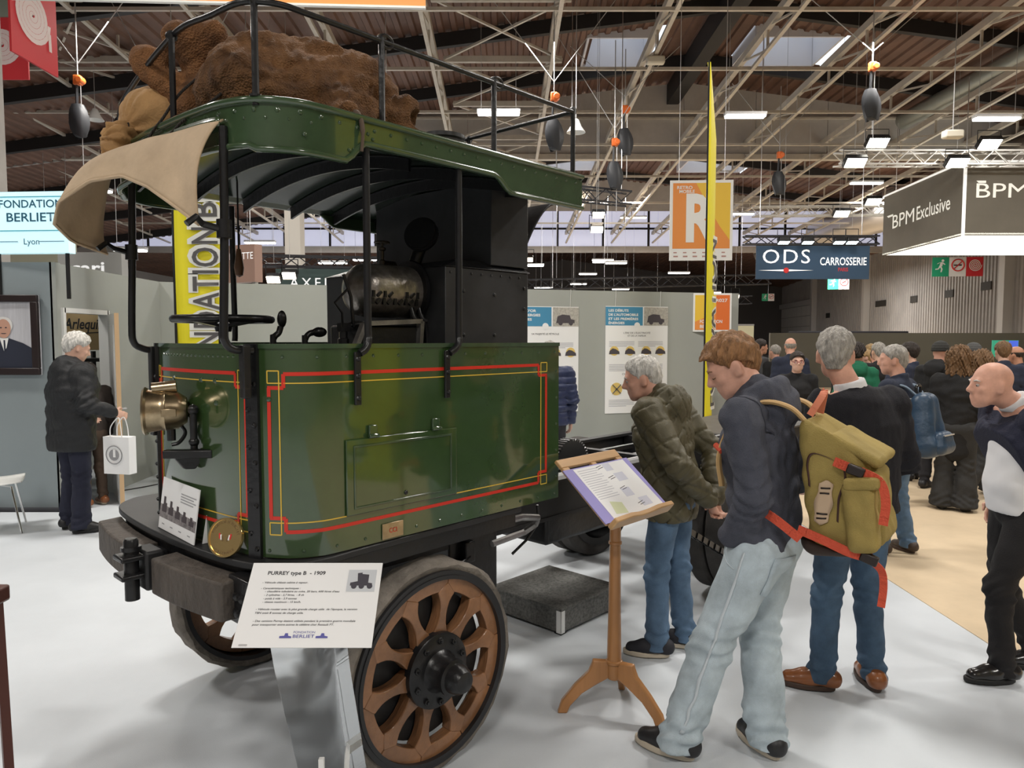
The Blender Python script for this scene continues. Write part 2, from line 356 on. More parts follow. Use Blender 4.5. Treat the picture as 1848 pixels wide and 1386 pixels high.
# ------------------------------------------------------------------ the steam truck (local x to the rear, y to its far side)
TRUCK_LOC, TRUCK_RZ = (-.873, 3.338, 0), R(46.9)
truck = thing('steam_truck', 'dark green antique steam truck with open cab and wooden spoked wheels', 'truck', TRUCK_LOC, TRUCK_RZ)
TM = Matrix.Translation(TRUCK_LOC) @ Matrix.Rotation(TRUCK_RZ, 4, 'Z')
def tw(p): return tuple(TM @ Vector(p))
GREEN = M('green_enamel', (.034, .068, .021), .16, coat=1., noise=(5, .12), bump=('noise', 3, .03))
GREENR = M('green_enamel_roof', (.038, .070, .032), .2, coat=.8, noise=(6, .15))
IRON = M('black_iron', (.011, .011, .012), .32, bump=('noise', 30, .12)); IRONM = M('matt_black_iron', (.018, .018, .019), .5, noise=(6, .3))
GUN = M('boiler_black', (.030, .031, .033), .36, noise=(4, .35)); STEEL = M('worn_steel', (.32, .31, .30), .4, .8, noise=(8, .4))
PRED = M('pinstripe_red', (.62, .035, .02), .3); PYEL = M('pinstripe_yellow', (.72, .47, .06), .3)
BRASS = M('aged_brass', (.42, .33, .21), .28, .95, noise=(9, .35)); GOLD = M('medal_gold', (.86, .62, .28), .22, .9)
E0 = bpy.data.objects
def part(name, loc=(0, 0, 0), rz=0, label=None):
    o = bpy.data.objects.new(name, None); COL.objects.link(o); o.parent = truck; o.location = loc; o.rotation_euler = (0, 0, rz)
    if label: o['label'] = label
    return o
def catmull(pts, n=10):
    P = [np.array(p, float) for p in pts]; P = [2 * P[0] - P[1]] + P + [2 * P[-1] - P[-2]]; out = []
    for i in range(1, len(P) - 2):
        for k in range(n):
            t = k / n; a, b, c, d = P[i - 1:i + 3]
            out.append(.5 * (2 * b + (c - a) * t + (2 * a - 5 * b + 4 * c - d) * t * t + (3 * b - a - 3 * c + d) * t ** 3))
    return out + [P[-2]]
class Plan:
    def __init__(s, pts, n=10):
        s.p = np.array(catmull(pts, n)); s.d = np.concatenate([[0], np.cumsum(np.linalg.norm(np.diff(s.p, axis=0), axis=1))]); s.L = s.d[-1]
    def at(s, q, off=0.):
        x = np.interp(q, s.d, s.p[:, 0]); y = np.interp(q, s.d, s.p[:, 1]); e = .01
        t = np.array([np.interp(q + e, s.d, s.p[:, 0]) - np.interp(q - e, s.d, s.p[:, 0]), np.interp(q + e, s.d, s.p[:, 1]) - np.interp(q - e, s.d, s.p[:, 1])]); t = nrm(t)
        n = np.array([t[1], -t[0]])           # outward
        return np.array([x, y]) + n * off, n
    def find(s, x=None, y=None, lo=0, hi=None):
        qs = np.linspace(lo, hi or s.L, 2000); P = np.stack([np.interp(qs, s.d, s.p[:, 0]), np.interp(qs, s.d, s.p[:, 1])], 1)
        return qs[np.argmin(np.abs(P[:, 0] - x) if x is not None else np.abs(P[:, 1] - y))]
half = [(.80, -.75), (.4, -.75), (0, -.75), (-.3, -.75), (-.42, -.75), (-.495, -.742), (-.58, -.69), (-.645, -.585), (-.672, -.45), (-.688, -.25), (-.695, 0)]
full = half[:-2] + [(-.690, -.22), (-.692, -.06), (-.680, .10), (-.655, .21), (-.60, .36), (-.50, .47), (-.40, .512), (-.3, .52), (0, .52), (.4, .52), (.80, .52)]
CAB = Plan([(x, y) for x, y in full])
# traversal near rear -> front -> far rear; outward normal check
def ribbon(m, plan, s0, s1, z0, z1, off, th, step=.03):
    n = max(1, int(abs(s1 - s0) / step)); qs = np.linspace(s0, s1, n + 1)
    A = [plan.at(q, off + th)[0] for q in qs]; B = [plan.at(q, off)[0] for q in qs]
    za = z0 if callable(z0) else (lambda q: z0); zb = z1 if callable(z1) else (lambda q: z1)
    v = []
    for q, a, b in zip(qs, A, B): v += [(a[0], a[1], za(q)), (a[0], a[1], zb(q)), (b[0], b[1], zb(q)), (b[0], b[1], za(q))]
    f = []
    for i in range(n):
        for k in range(4): f.append((4 * i + k, 4 * i + (k + 1) % 4, 4 * i + 4 + (k + 1) % 4, 4 * i + 4 + k))
    f += [(3, 2, 1, 0), (4 * n, 4 * n + 1, 4 * n + 2, 4 * n + 3)]
    m.add(v, f)
CZ0, CZ1 = .995, 1.722
sN = CAB.find(y=-.585, lo=1.0, hi=2.0); sF = CAB.find(y=.205, lo=sN, hi=CAB.L - 1.0); sD = CAB.find(x=-.22, lo=CAB.L - 1.3)
cab = part('cab_body')
sgn = 1 if CAB.at(.3)[1][1] < 0 else -1
def rib(m, s0, s1, z0, z1, off, th, step=.03): ribbon(m, CAB, s0, s1, z0, z1, sgn * off, sgn * th, step)
for nm, a, b in (('side_panel', 0, sN), ('front_panel', sN, sF), ('side_panel', sD, CAB.L)):
    m = MB(); rib(m, a, b, CZ0, CZ1, -.012, .012); m.build(nm, GREEN, cab, smooth=50)
for a, b in ((0, sF), (sD, CAB.L)): m = MB(); rib(m, a, b, CZ1 - .004, CZ1 + .012, -.016, .022); m.build('top_rail', GREENR, cab, smooth=50)
for a in (sN, sF):
    m = MB(); rib(m, a - .025, a + .025, .96, CZ1 + .012, .001, .014)
    m.build('corner_strip', IRON, cab)
    m = MB()
    for z in (1.05, 1.2, 1.35, 1.48, 1.62):
        for ds in (-.012, .014):
            q, n = CAB.at(a + ds, sgn * .014); m.dome((q[0], q[1], z + ds * 2), (n[0] * sgn, n[1] * sgn, 0), .010, .010)
    m.build('bolts', IRON, cab, kind='stuff')
# rivets
m = MB()
def rivet(m, s, z, r=.007, off=0):
    q, n = CAB.at(s, sgn * off); m.dome((q[0], q[1], z), (n[0] * sgn, n[1] * sgn, 0), r, r * .7)
for s in np.arange(.03, sN - .05, .115): rivet(m, s, 1.69)
for s in np.arange(.03, sN - .05, .12): rivet(m, s, 1.02)
for z in np.arange(1.1, 1.65, .125): rivet(m, .018, z)
for s in np.arange(sN + .1, sF - .1, .032): rivet(m, s, 1.69, .006)
for s, z in ((sN + .32, 1.6), (sN + .22, 1.52), (sN + .22, 1.6), (sN + .55, 1.6), (sN - .06, 1.545)): rivet(m, s, z, .011)
m.build('rivets', GREENR, cab, kind='stuff')
# pinstripes
def frame(sa, sb, zt, zb, sq=.042):
    y = MB(); w = .004
    H = lambda m, a, b, z, ww: rib(m, a, b, z - ww / 2, z + ww / 2, .0004, .0012)
    V = lambda m, s, z0, z1, ww: rib(m, s - ww / 2, s + ww / 2, z0, z1, .0004, .0012, .01)
    H(y, sa, sb, zt, w); H(y, sa, sb, zb, w); V(y, sa + sq, zb - sq, zt + sq, w); V(y, sb - sq, zb - sq, zt + sq, w)
    for c, e in ((sa, 1), (sb, -1)):
        for z, k in ((zt, 1), (zb, -1)):
            H(y, min(c, c + e * sq), max(c, c + e * sq), z + k * sq, w); V(y, c, min(z, z + k * sq), max(z, z + k * sq), w)
    y.build('pinstripe', PYEL, cab, label='thin yellow line')
    r = MB(); wr = .013; g = .016
    zt2, zb2 = zt + sq * .75, zb - sq * .75
    H(r, sa + sq + g, sb - sq - g, zt2, wr); H(r, sa + sq + g, sb - sq - g, zb2, wr)
    V(r, sa + .005, zb + g, zt - g, wr); V(r, sb - .005, zb + g, zt - g, wr)
    for c, e in ((sa, 1), (sb, -1)):
        V(r, c + e * (sq + g), zt - g, zt2, wr); V(r, c + e * (sq + g), zb2, zb + g, wr)
        a, b = sorted((c, c + e * (sq + g))); H(r, a, b, zt - g, wr); H(r, a, b, zb + g, wr)
    r.build('pinstripe', PRED, cab, label='broad red line')
sR = CAB.find(x=.712, hi=.5)
frame(sR, sN - .055, 1.60, 1.118)
frame(sN + .035, sF - .03, 1.60, 1.118)
frame(sD + .03, CAB.L - .09, 1.60, 1.118)
# hatch
def sx(x): return CAB.find(x=x, hi=sN)
hatch = part('hatch_door', (0, 0, 0))
m = MB(); rib(m, sx(.137), sx(-.394), 1.117, 1.392, .0015, .008, .6); m.build('hatch_plate', GREEN, hatch, bevel=.006)
m = MB(); a, b = sx(.108), sx(-.363)
for z in (1.139, 1.362): rib(m, a, b, z, z + .008, .0095, .004, .6)
rib(m, a, a + .008, 1.139, 1.37, .0095, .004, .6); rib(m, b - .008, b, 1.139, 1.37, .0095, .004, .6); m.build('bead', GREENR, hatch, bevel=.002)
for x in (-.277, .024):
    s = sx(x); m = MB(); rib(m, s - .018, s + .018, 1.392, 1.437, .002, .012, .6); m.tube([(x - .022, -.766, 1.398), (x + .022, -.766, 1.398)], .009); m.build('hinge', GREENR, hatch, bevel=.006)
m = MB(); m.dome((-.129, -.762, 1.165), (0, -1, 0), .009, .004, 10); m.build('keyhole', IRON, hatch)
m = MB(); s0, s1 = sx(-.138), sx(-.238); rib(m, s0, s1, 1.0, 1.06, .002, .004, .6); bp = m.build('maker_plate', BRASS, truck, bevel=.002, label='small brass plate')
text('CCI', bp, PRED, -.188, 1.022, .035, .018, y=-.7575)
# footplate and frame under the cab
foot = Plan([(.55, -.74), (.2, -.745), (-.1, -.75), (-.35, -.76), (-.5, -.765), (-.62, -.72), (-.70, -.6), (-.735, -.4), (-.75, -.15), (-.752, 0), (-.75, .15), (-.735, .4), (-.70, .6), (-.62, .72), (-.5, .765), (-.1, .75), (.55, .74)])
pts = [tuple(p) for p in foot.p]
m = MB(); m.prism(pts, lambda a, b, d: (a, b, d), .965, .99); m.build('footplate', IRONM, truck, bevel=.004)
m = MB(); m.prism([(a * .97, b * .97) for a, b in pts], lambda a, b, d: (a, b, d), .90, .965); m.build('apron', IRON, truck)
# bumper: two wooden blocks and the coupling between them
WOODG = M('weathered_beam', (.075, .062, .052), .65, noise=(14, .4, (1, 1, .2)), bump=('noise', 40, .4))
bum = part('bumper')
def bumper(y0, y1):
    n = 12; m = MB()
    def fx(y): return -.835 + .20 * max(0, abs(y) - .1) ** 2
    v = []
    for i in range(n + 1):
        y = y0 + (y1 - y0) * i / n; v += [(fx(y), y, .80), (fx(y), y, .935), (fx(y) + .10, y, .94), (fx(y) + .10, y, .80)]
    f = [(4 * i + k, 4 * i + (k + 1) % 4, 4 * i + 4 + (k + 1) % 4, 4 * i + 4 + k) for i in range(n) for k in range(4)] + [(3, 2, 1, 0), tuple(4 * n + k for k in range(4))]
    m.add(v, f); m.build('beam', WOODG, bum, bevel=.008)
bumper(-.60, -.13); bumper(.05, .62)
cpl = part('coupling', (-.87, -.04, 0))
MB().lathe([(.0, .76), (.026, .765), (.026, .99), (.02, 1.0), (0, 1.0)], n=16).lathe([(.036, .955), (.036, .97)], n=16).build('pin', IRON, cpl)
for z in (.93, .86):
    MB().b2((-.05, -.045, z - .01), (.12, .05, z + .01)).build('jaw', IRON, cpl, bevel=.006)
MB().b2((.03, -.06, .80), (.1, .07, .95)).build('coupling_block', IRONM, cpl, bevel=.01)
for y in (-.62, -.66):
    MB().dome((-.735, y, .885), (-1, 0, 0), .02, .02, 8).dome((-.735, y, .83), (-1, 0, 0), .02, .02, 8).build('bolt', IRON, bum)
MB().b2((-.74, -.70, .79), (-.60, -.56, .95)).build('bracket', IRON, bum, bevel=.005)
# chassis
ch = part('chassis')
for y in (-.42, .42):
    MB().b2((-.62, y - .035, .965), (4.75, y + .035, .985)).b2((-.62, y - .035, .775), (4.75, y + .035, .795)).b2((-.62, y - .008 + .02 * (1 if y > 0 else -1), .79), (4.75, y + .008 + .02 * (1 if y > 0 else -1), .97)).build('rail', IRONM, ch, smooth=None)
for x in (-.5, .95, 1.35, 1.8, 2.3, 3.1, 3.3, 4.0, 4.72):
    MB().b2((x - .03, -.42, .82), (x + .03, .42, .965)).build('crossmember', IRONM, ch, smooth=None)
MB().b2((3.30, -.47, .985), (4.78, .47, 1.0)).build('deck_plate', M('worn_deck_plate', (.10, .098, .09), .4, .3, noise=(5, .3)), ch, bevel=.003)
MB().b2((3.28, -.49, .93), (3.36, .49, 1.015)).build('edge_beam', IRONM, ch, bevel=.004)
for y in (-.1, .18): MB().bar((1.0, y, .93), (3.2, y, .93), .035, .03).build('rod', IRON, ch)
m = MB(); m.tube([(1.05, -.30, .95), (1.9, -.30, .95), (3.0, -.33, .96)], .028, 10); m.build('pipe', M('pale_pipe', (.25, .25, .25), .4, .6), ch)
m = MB(); m.tube([(2.6, -.48, 1.02), (2.75, -.5, 1.05), (3.1, -.5, 1.05), (3.18, -.48, 1.0)], .02, 8); m.build('grab_handle', IRON, ch)
# engine block, gear, tank under the frame
MB().b2((1.15, -.38, .60), (1.75, .30, .93)).build('engine_case', IRON, ch, bevel=.03)
MB().b2((.36, -.46, .44), (.68, .40, .86)).build('water_tank', IRON, ch, bevel=.01)
g = MB(); n = 44; prof = []
for k in range(n):
    a0 = 2 * math.pi * k / n
    for da, r in ((0, .165), (.05, .185), (.09, .185), (.14, .165)): prof.append((r * math.cos(a0 + da), r * math.sin(a0 + da)))
g.prism(prof, lambda a, b, d: (1.93 + a, d, .90 + b), .05, .13); g.lathe([(.05, 0), (.05, .16)], (1.93, .02, .90), (0, 1, 0), 16)
g.build('gear', M('oily_gear', (.10, .10, .10), .3, .8), ch, smooth=30)
# front axle, springs
ax = part('front_axle', (0, 0, 0))
MB().tube([(0, -.62, .42), (0, .62, .42)], .035, 10).build('axle_beam', IRON, ax)
for y in (-.47, .47):
    for k in range(6):
        L = .46 - k * .06; z0 = .63 - k * .016
        m = MB(); m.grid(lambda a, b: (-L + 2 * L * a, y - .03 + .06 * b, z0 + .10 * ((2 * a - 1) * L / .46) ** 2), 10, 1); m.build('spring_leaf', IRON, ax, thick=.012)
    MB().b2((-.05, y - .045, .42), (.05, y + .045, .66)).build('spring_clamp', IRON, ax, bevel=.006)
    for x in (-.46, .46): MB().b2((x - .03, y - .03, .70), (x + .03, y + .03, .80)).build('spring_hanger', IRON, ax, bevel=.005)
# wheels
WOOD = M('varnished_wheel_wood', (.26, .125, .058), .35, coat=.4, noise=(5, .45, (1, 6, 1)), bump=('noise', 14, .25, (1, 8, 1)), coord='Object')
TYRE = M('cracked_tyre_rubber', (.27, .24, .205), .85, noise=(7, .35), bump=('noise', 38, .55), col2=(.12, .105, .09))
RIMB = M('rim_black', (.02, .02, .022), .35)
WK = dict(R=.432, rim=.392, wo=.368, wi=.305, hub=.15, wd=.055, tw=.135)
def wheel_parts(root, outer=1):
    """wheel in local XZ plane, outer face towards -Y*outer at y=0, axle along y"""
    k = WK; s = outer
    Y = lambda d: d * s
    m = MB(); pr = []
    for (r, d) in [(k['rim'], .012), (k['R'] - .018, .004), (k['R'] - .004, .014), (k['R'], .03), (k['R'], k['tw'] - .03), (k['R'] - .004, k['tw'] - .014), (k['R'] - .018, k['tw'] - .004), (k['rim'], k['tw'] - .012)]:
        rr = r
        pr.append((rr, d))
    n = 64
    vs = []
    for i, (r, d) in enumerate(pr):
        for q in range(n):
            a = 2 * math.pi * q / n; w = (.004 * math.sin(7 * a + i) + .003 * math.sin(19 * a + 2 * i) + .002 * math.sin(41 * a)) if r > k['rim'] else 0
            vs.append(((r + w) * math.cos(a), Y(d), (r + w) * math.sin(a)))
    N = len(pr); f = [(i * n + q, i * n + (q + 1) % n, ((i + 1) % N) * n + (q + 1) % n, ((i + 1) % N) * n + q) for i in range(N) for q in range(n)]
    m.add(vs, f); m.build('tyre', TYRE, root, smooth=40)
    m = MB()
    for (ra, rb, d0, d1) in ((k['wo'] + .004, k['rim'] + .002, -.004, k['tw'] - .01), (k['wo'] - .008, k['wo'] + .008, -.008, .03)):
        pts = [(ra, d0), (rb, d0), (rb, d1), (ra, d1)]
        vs = [(r * math.cos(2 * math.pi * q / 72), Y(d), r * math.sin(2 * math.pi * q / 72)) for r, d in pts for q in range(72)]
        m.add(vs, [(i * 72 + q, i * 72 + (q + 1) % 72, ((i + 1) % 4) * 72 + (q + 1) % 72, ((i + 1) % 4) * 72 + q) for i in range(4) for q in range(72)])
    m.build('rim', RIMB, root, smooth=40)
    d0, d1 = .012, .012 + k['wd']
    NS = 10; sp = sf = None
    for j in range(NS):
        A = 2 * math.pi * j / NS + .1
        if sp is None:
            # spoke pointing along +X: flared foot, waist, flared head
            rr = np.array([.12, .15, .18, .21, .24, .265, .285, .300, .312]); hw = np.array([.040, .033, .022, .0175, .0185, .024, .034, .044, .036])
            poly = [(r, w) for r, w in zip(rr, hw)] + [(.345, 0.)] + [(r, -w) for r, w in zip(rr[::-1], hw[::-1])]
            m = MB(); m.prism(poly, lambda a, b, d: (a, Y(d), b), d0 - .002, d1); sp = m.mesh('spoke', 30); sp.materials.append(WOOD)
            m = MB(); ga = math.pi / NS; N = 8; poly = [(k['wo'] * math.cos(a), k['wo'] * math.sin(a)) for a in np.linspace(-ga + .0035, ga - .0035, N)] + [(k['wi'] * math.cos(a), k['wi'] * math.sin(a)) for a in np.linspace(ga - .0035, -ga + .0035, N)]
            m.prism(poly, lambda a, b, d: (a, Y(d), b), d0, d1 - .002); sf = m.mesh('felloe', 30); sf.materials.append(WOOD)
        o = link('spoke', sp, root, bevel=.004); o.rotation_euler = (0, -A, 0)
        o = link('felloe', sf, root, bevel=.003); o.rotation_euler = (0, -A - math.pi / NS, 0)
    m = MB(); m.lathe([(0, .02), (k['hub'], .02), (k['hub'], -.012), (k['hub'] - .008, -.018), (.085, -.022), (.07, -.04), (.066, -.085), (.071, -.088), (.071, -.105), (.058, -.11), (.052, -.145), (.04, -.165), (.015, -.172), (0, -.172)], (0, 0, 0), (0, s, 0), 36)
    m.build('hub', IRON, root, smooth=35)
    m = MB(); m.lathe([(k['hub'] - .01, d1), (k['hub'] - .01, d1 + .02), (.08, d1 + .03), (.08, .30), (0, .30)], (0, 0, 0), (0, s, 0), 24); m.build('inner_hub', IRON, root)
    for j in range(10):
        a = 2 * math.pi * (j + .5) / 10; m = MB(); m.lathe([(.013, 0), (.013, .011), (.007, .013), (.007, .02), (0, .02)], (.124 * math.cos(a), -.016 * s, .124 * math.sin(a)), (0, -s, 0), 6)
        m.build('bolt', IRON, root, smooth=None)
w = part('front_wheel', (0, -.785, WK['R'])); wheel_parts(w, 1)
m = MB(); m.lathe([(0, .075), (.298, .075), (.298, .14), (.1, .15), (0, .15)], (0, 0, 0), (0, 1, 0), 48); m.build('shade_disc', IRONM, w)  # added dark disc, stands in for the shade behind the near wheel's spokes
w = part('front_wheel', (0, .785, WK['R'])); wheel_parts(w, -1)
# rear wheels: twin solid tyres, disc and sprocket
RT = M('dark_rear_tyre', (.055, .05, .046), .8, noise=(9, .3)); RR = .47
for s in (-1, 1):
    w = part('rear_wheel', (2.87, s * .80, RR))
    for d in (0, .155):
        m = MB(); m.lathe([(.38, .0), (RR - .02, .0), (RR, .02), (RR, .12), (RR - .02, .14), (.38, .14)], (0, -s * d, 0), (0, -s, 0), 56, caps=False); m.build('tyre', RT, w, smooth=35)
    m = MB(); m.lathe([(.385, .0), (.385, .30), (.33, .30), (.32, .02), (.385, .0)], (0, 0, 0), (0, -s, 0), 48, caps=False); m.build('rim', IRONM, w, smooth=35)
    m = MB(); m.lathe([(0, .05), (.33, .06), (.33, .10), (.1, .16), (.1, .32), (0, .32)], (0, 0, 0), (0, -s, 0), 40); m.build('disc', IRON, w)
    m = MB(); m.lathe([(.10, -.05), (.10, .06), (0, -.06)], (0, 0, 0), (0, -s, 0), 24); m.build('hub', IRON, w)
    for j in range(10):
        a = 2 * math.pi * j / 10; m = MB(); m.dome((.22 * math.cos(a), -s * .055, .22 * math.sin(a)), (0, s, 0), .02, .02, 6); m.build('bolt', IRON, w)
    n = 40; prof = []
    for k in range(n):
        a0 = 2 * math.pi * k / n
        for da, r in ((0, .275), (.04, .295), (.08, .295), (.12, .275)): prof.append((r * math.cos(a0 + da), r * math.sin(a0 + da)))
    m = MB(); m.prism(prof, lambda a, b, d: (a, d, b), s * .03, s * .05); m.build('sprocket', IRONM, w)
MB().tube([(2.87, -.5, RR), (2.87, .5, RR)], .045, 10).build('rear_axle', IRON, truck)
chain = part('drive_chain')
R1, R2 = .30, .09; c1 = np.array([2.87, .47]); c2 = np.array([1.75, .80]); L = np.linalg.norm(c1 - c2); base = math.atan2(*(c2 - c1)[::-1]); off = math.acos((R1 - R2) / L)
path = [c1 + R1 * np.array([math.cos(a), math.sin(a)]) for a in np.linspace(base + off, base + 2 * math.pi - off, 40)] + [c2 + R2 * np.array([math.cos(a), math.sin(a)]) for a in np.linspace(base - off, base + off, 10)]
path.append(path[0]); path = np.array(path); dd = np.concatenate([[0], np.cumsum(np.linalg.norm(np.diff(path, axis=0), axis=1))])
for y in (-.84, .84):
    m = MB(); q = np.arange(0, dd[-1], .042)
    for i, a in enumerate(q):
        p0 = [np.interp(a, dd, path[:, k]) for k in (0, 1)]; p1 = [np.interp((a + .05) % dd[-1], dd, path[:, k]) for k in (0, 1)]
        e = .017 if i % 2 else .010
        for t in (-1, 1): m.bar((p0[0], y + t * e, p0[1]), (p1[0], y + t * e, p1[1]), .006, .034, up=(0, 1, 0) if False else (0, 0, 1))
    m.build('chain_links', IRON, chain, kind='stuff', smooth=None)
# pipes under the panel near the front wheel
m = MB(); m.tube([(.42, -.70, .93), (.60, -.70, .925), (.72, -.69, .90), (.74, -.66, .86), (.70, -.62, .82), (.5, -.6, .80)], .016, 8); m.build('pipe', STEEL, truck)
m = MB(); m.tube([(.82, -.60, .93), (.83, -.6, .84), (.76, -.58, .76), (.69, -.55, .70)], .007, 6); m.build('thin_pipe', IRON, truck)
# ---- roof
roof = part('cab_roof')
rh = [(.93, -.78), (.5, -.78), (0, -.78), (-.35, -.78), (-.48, -.78), (-.58, -.765), (-.675, -.70), (-.73, -.58), (-.748, -.45), (-.758, -.22), (-.762, 0)]
rh = [(x, y - .115 * (k >= 9) * (1 if k == 10 else .6)) for k, (x, y) in enumerate(rh)]
ROOF = Plan(rh + [(x, -.23 - y) for x, y in rh[-2::-1]])
YC = -.115
def rx(q): return ROOF.at(q)[0][0]
def rbot(q):
    x, y = ROOF.at(q)[0]
    if abs(y - YC) < .58 and x < -.5: return 2.375
    sm = lambda t: np.clip(t, 0, 1) ** 2 * (3 - 2 * np.clip(t, 0, 1))
    z = 2.362 + .072 * sm((x + .40) / .09)
    return z - .062 * sm((x - .33) / .11)
def rrib(m, s0, s1, z0, z1, off, th, step=.025): ribbon(m, ROOF, s0, s1, z0, z1, sgn * off, sgn * th, step)
m = MB(); rrib(m, 0, ROOF.L, rbot, 2.515, -.008, .010); m.build('fascia', GREENR, roof, smooth=50)
for zf, r in ((lambda q: 2.518, .013), (rbot, .012)):
    m = MB(); qs = np.arange(0, ROOF.L + .01, .025); m.tube([(*ROOF.at(q, sgn * .004)[0], zf(q)) for q in qs], r, 8); m.build('edge_bead', GREENR, roof, smooth=60)
inner = [tuple(ROOF.at(q, -sgn * .006)[0]) for q in np.linspace(0, ROOF.L, 80)]
def arch(y): return .085 * (1 - ((y - YC) / .665) ** 2)
def rskin(a, b):
    x = .93 - 1.66 * a; lim = .66 if x > -.5 else .66 * math.sqrt(max(0, 1 - ((-.5 - x) / .26) ** 2.6))
    y = YC - lim + 2 * lim * b; return (x, y, 2.425 + arch(y))
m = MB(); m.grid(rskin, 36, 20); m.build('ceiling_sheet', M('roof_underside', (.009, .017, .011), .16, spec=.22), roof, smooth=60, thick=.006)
m = MB(); m.grid(lambda a, b: (lambda q: (q[0], q[1], 2.508 + .02 * (1 - ((q[1] - YC) / .665) ** 2)))(rskin(a, b)), 36, 20); m.build('roof_sheet', GREENR, roof, smooth=60, thick=.006)
for x in (-.62, -.36, -.10, .16, .42, .70):
    yl_ = .58 if x < -.5 else .65
    m = MB(); m.grid(lambda a, b: (x + (-.028, -.006, -.006, .006, .006, .028)[int(round(b * 5))], YC - yl_ + 2 * yl_ * a, 2.418 + arch(YC - yl_ + 2 * yl_ * a) - (0, 0, .045, .045, 0, 0)[int(round(b * 5))]), 24, 5)
    m.build('rib', IRON, roof, smooth=40)
m = MB()
for q in np.arange(.05, ROOF.L - .05, .072):
    p, n = ROOF.at(q, sgn * .002)
    if p[0] > -.45: m.dome((p[0], p[1], 2.485), (n[0] * sgn, n[1] * sgn, 0), .0075, .006)
    else:
        m.dome((p[0], p[1], 2.488), (n[0] * sgn, n[1] * sgn, 0), .009, .007); m.dome((*ROOF.at(q + .036, sgn * .002)[0], 2.462), (n[0] * sgn, n[1] * sgn, 0), .006, .005)
for x, z in ((-.38, 2.40), (-.36, 2.405), (-.55, 2.42), (-.30, 2.47), (-.28, 2.455)): m.dome((x, -.782, z), (0, -1, 0), .008, .006)
for z in (2.42, 2.46, 2.5): m.dome((.92, -.782, z), (0, -1, 0), .006, .005)
m.build('rivets', GREENR, roof, kind='stuff')
# canvas weather flap at the front and its hooks
CANV = M('tan_canvas', (.52, .39, .26), .85, noise=(7, .12), bump=('noise', 12, .25))
def sstep(t): t = min(1, max(0, t)); return t * t * (3 - 2 * t)
def canvas(a, b):
    # a across from near post to far post, b from the roof edge outwards
    y = -.60 + .86 * a; yy = (y + .17) / .43
    x0 = np.interp(y, *zip(*sorted([(p[1], p[0]) for p in ROOF.p if p[0] < -.4]))) - .012
    yk = [-.60, -.48, -.35, -.22, -.10, .02, .12, .20, .26]; mid = max(0., 1 - abs(yy) ** 2.2)
    xe = np.interp(y, yk, [-.825, -.86, -.885, -.92, -.985, -1.05, -1.04, -.96, -.82]); ze = np.interp(y, yk, [2.115, 2.19, 2.26, 2.31, 2.30, 2.235, 2.17, 2.12, 2.09])
    fold = .012 * math.sin(9 * yy + 2 * b) * b + .010 * math.sin(7 * b + 5 * yy) * b * (1 - .5 * abs(yy)) + .014 * math.sin(3.2 * yy - 4 * b + .6) * b * (1 - b * .4)
    x = x0 + (xe - x0) * (b ** .75) + fold * (1 - b ** 6) - .03 * math.sin(math.pi * b) * (1 - mid)
    z = 2.462 + (ze - 2.462) * (b ** 1.2) + .03 * math.sin(math.pi * b) * mid - .006 * math.sin(12 * yy) * b * (1 - b)
    return (x, y, z)
m = MB(); m.grid(canvas, 56, 20); cv = m.build('canvas_flap', CANV, truck, smooth=80, thick=.006)
hem = MB(); hem.tube([canvas(a, 1) for a in np.linspace(0, 1, 50)], .006, 6); hem.build('hem', CANV, cv, smooth=60)
m = MB(); m.grid(lambda a, b: (lambda c: (c[0] - .004, c[1], c[2] + .012 - .03 * b))(canvas(a, .03)), 50, 1); m.build('clamp_strip', GREENR, cv, thick=.005)
# posts
def post(path, r=.014, name='post', mat=IRON): m = MB(); m.tube(catmull(path, 6) if len(path) > 3 else path, r, 10); return m.build(name, mat, truck, smooth=60)
cabposts = [
    [(-.300, -.768, 2.43), (-.300, -.768, 2.1), (-.300, -.768, 1.80), (-.302, -.772, 1.745), (-.318, -.776, 1.715), (-.340, -.774, 1.700)],
    [(.145, -.768, 2.45), (.145, -.768, 2.1), (.143, -.768, 1.80), (.140, -.772, 1.745), (.120, -.776, 1.715), (.088, -.774, 1.695)],
    [(-.738, -.60, 2.44), (-.742, -.60, 2.1), (-.752, -.60, 1.80), (-.750, -.60, 1.745), (-.72, -.60, 1.716), (-.655, -.60, 1.712)],
    [(-.735, .215, 2.40), (-.742, .215, 2.1), (-.752, .215, 1.82), (-.748, .215, 1.74), (-.715, .215, 1.712), (-.66, .21, 1.70)],
    [(-.165, .535, 2.40), (-.165, .535, 2.1), (-.162, .535, 1.80), (-.165, .535, 1.74)]]
for pth in cabposts: post(pth)
for x in (-.346, .080):
    m = MB(); m.b2((x - .013, -.772, 1.515), (x + .013, -.760, 1.705)); st = m.build('post_strap', IRON, truck, bevel=.003)
    m = MB()
    for z in (1.54, 1.62, 1.68): m.dome((x, -.772, z), (0, -1, 0), .010, .009, 8)
    m.build('bolts', IRON, st, kind='stuff')
m = MB(); m.b2((-.70, -.625, 1.55), (-.672, -.59, 1.73)); m.build('post_strap', IRON, truck, bevel=.004)
m = MB(); m.b2((-.69, .195, 1.35), (-.655, .23, 1.72)); m.build('post_strap', IRON, truck, bevel=.004)
for (x, y, e) in ((-.743, -.60, -1), (-.745, .215, 1)):
    m = MB(); m.lathe([(.024, -.03), (.024, .03)], (x, y, 2.11 if e < 0 else 2.10), (0, 0, 1), 12); m.tube([(x - .02, y, 2.11 + (-.01 if e > 0 else 0)), (x - .07, y - .005 * e, 2.12 + (-.01 if e > 0 else 0)), (x - .10, y - .02, 2.135 + (-.01 if e > 0 else 0)), (x - .13, y - .02, 2.11 + (-.01 if e > 0 else 0))], .011, 8); m.build('flap_hook', IRON, truck)
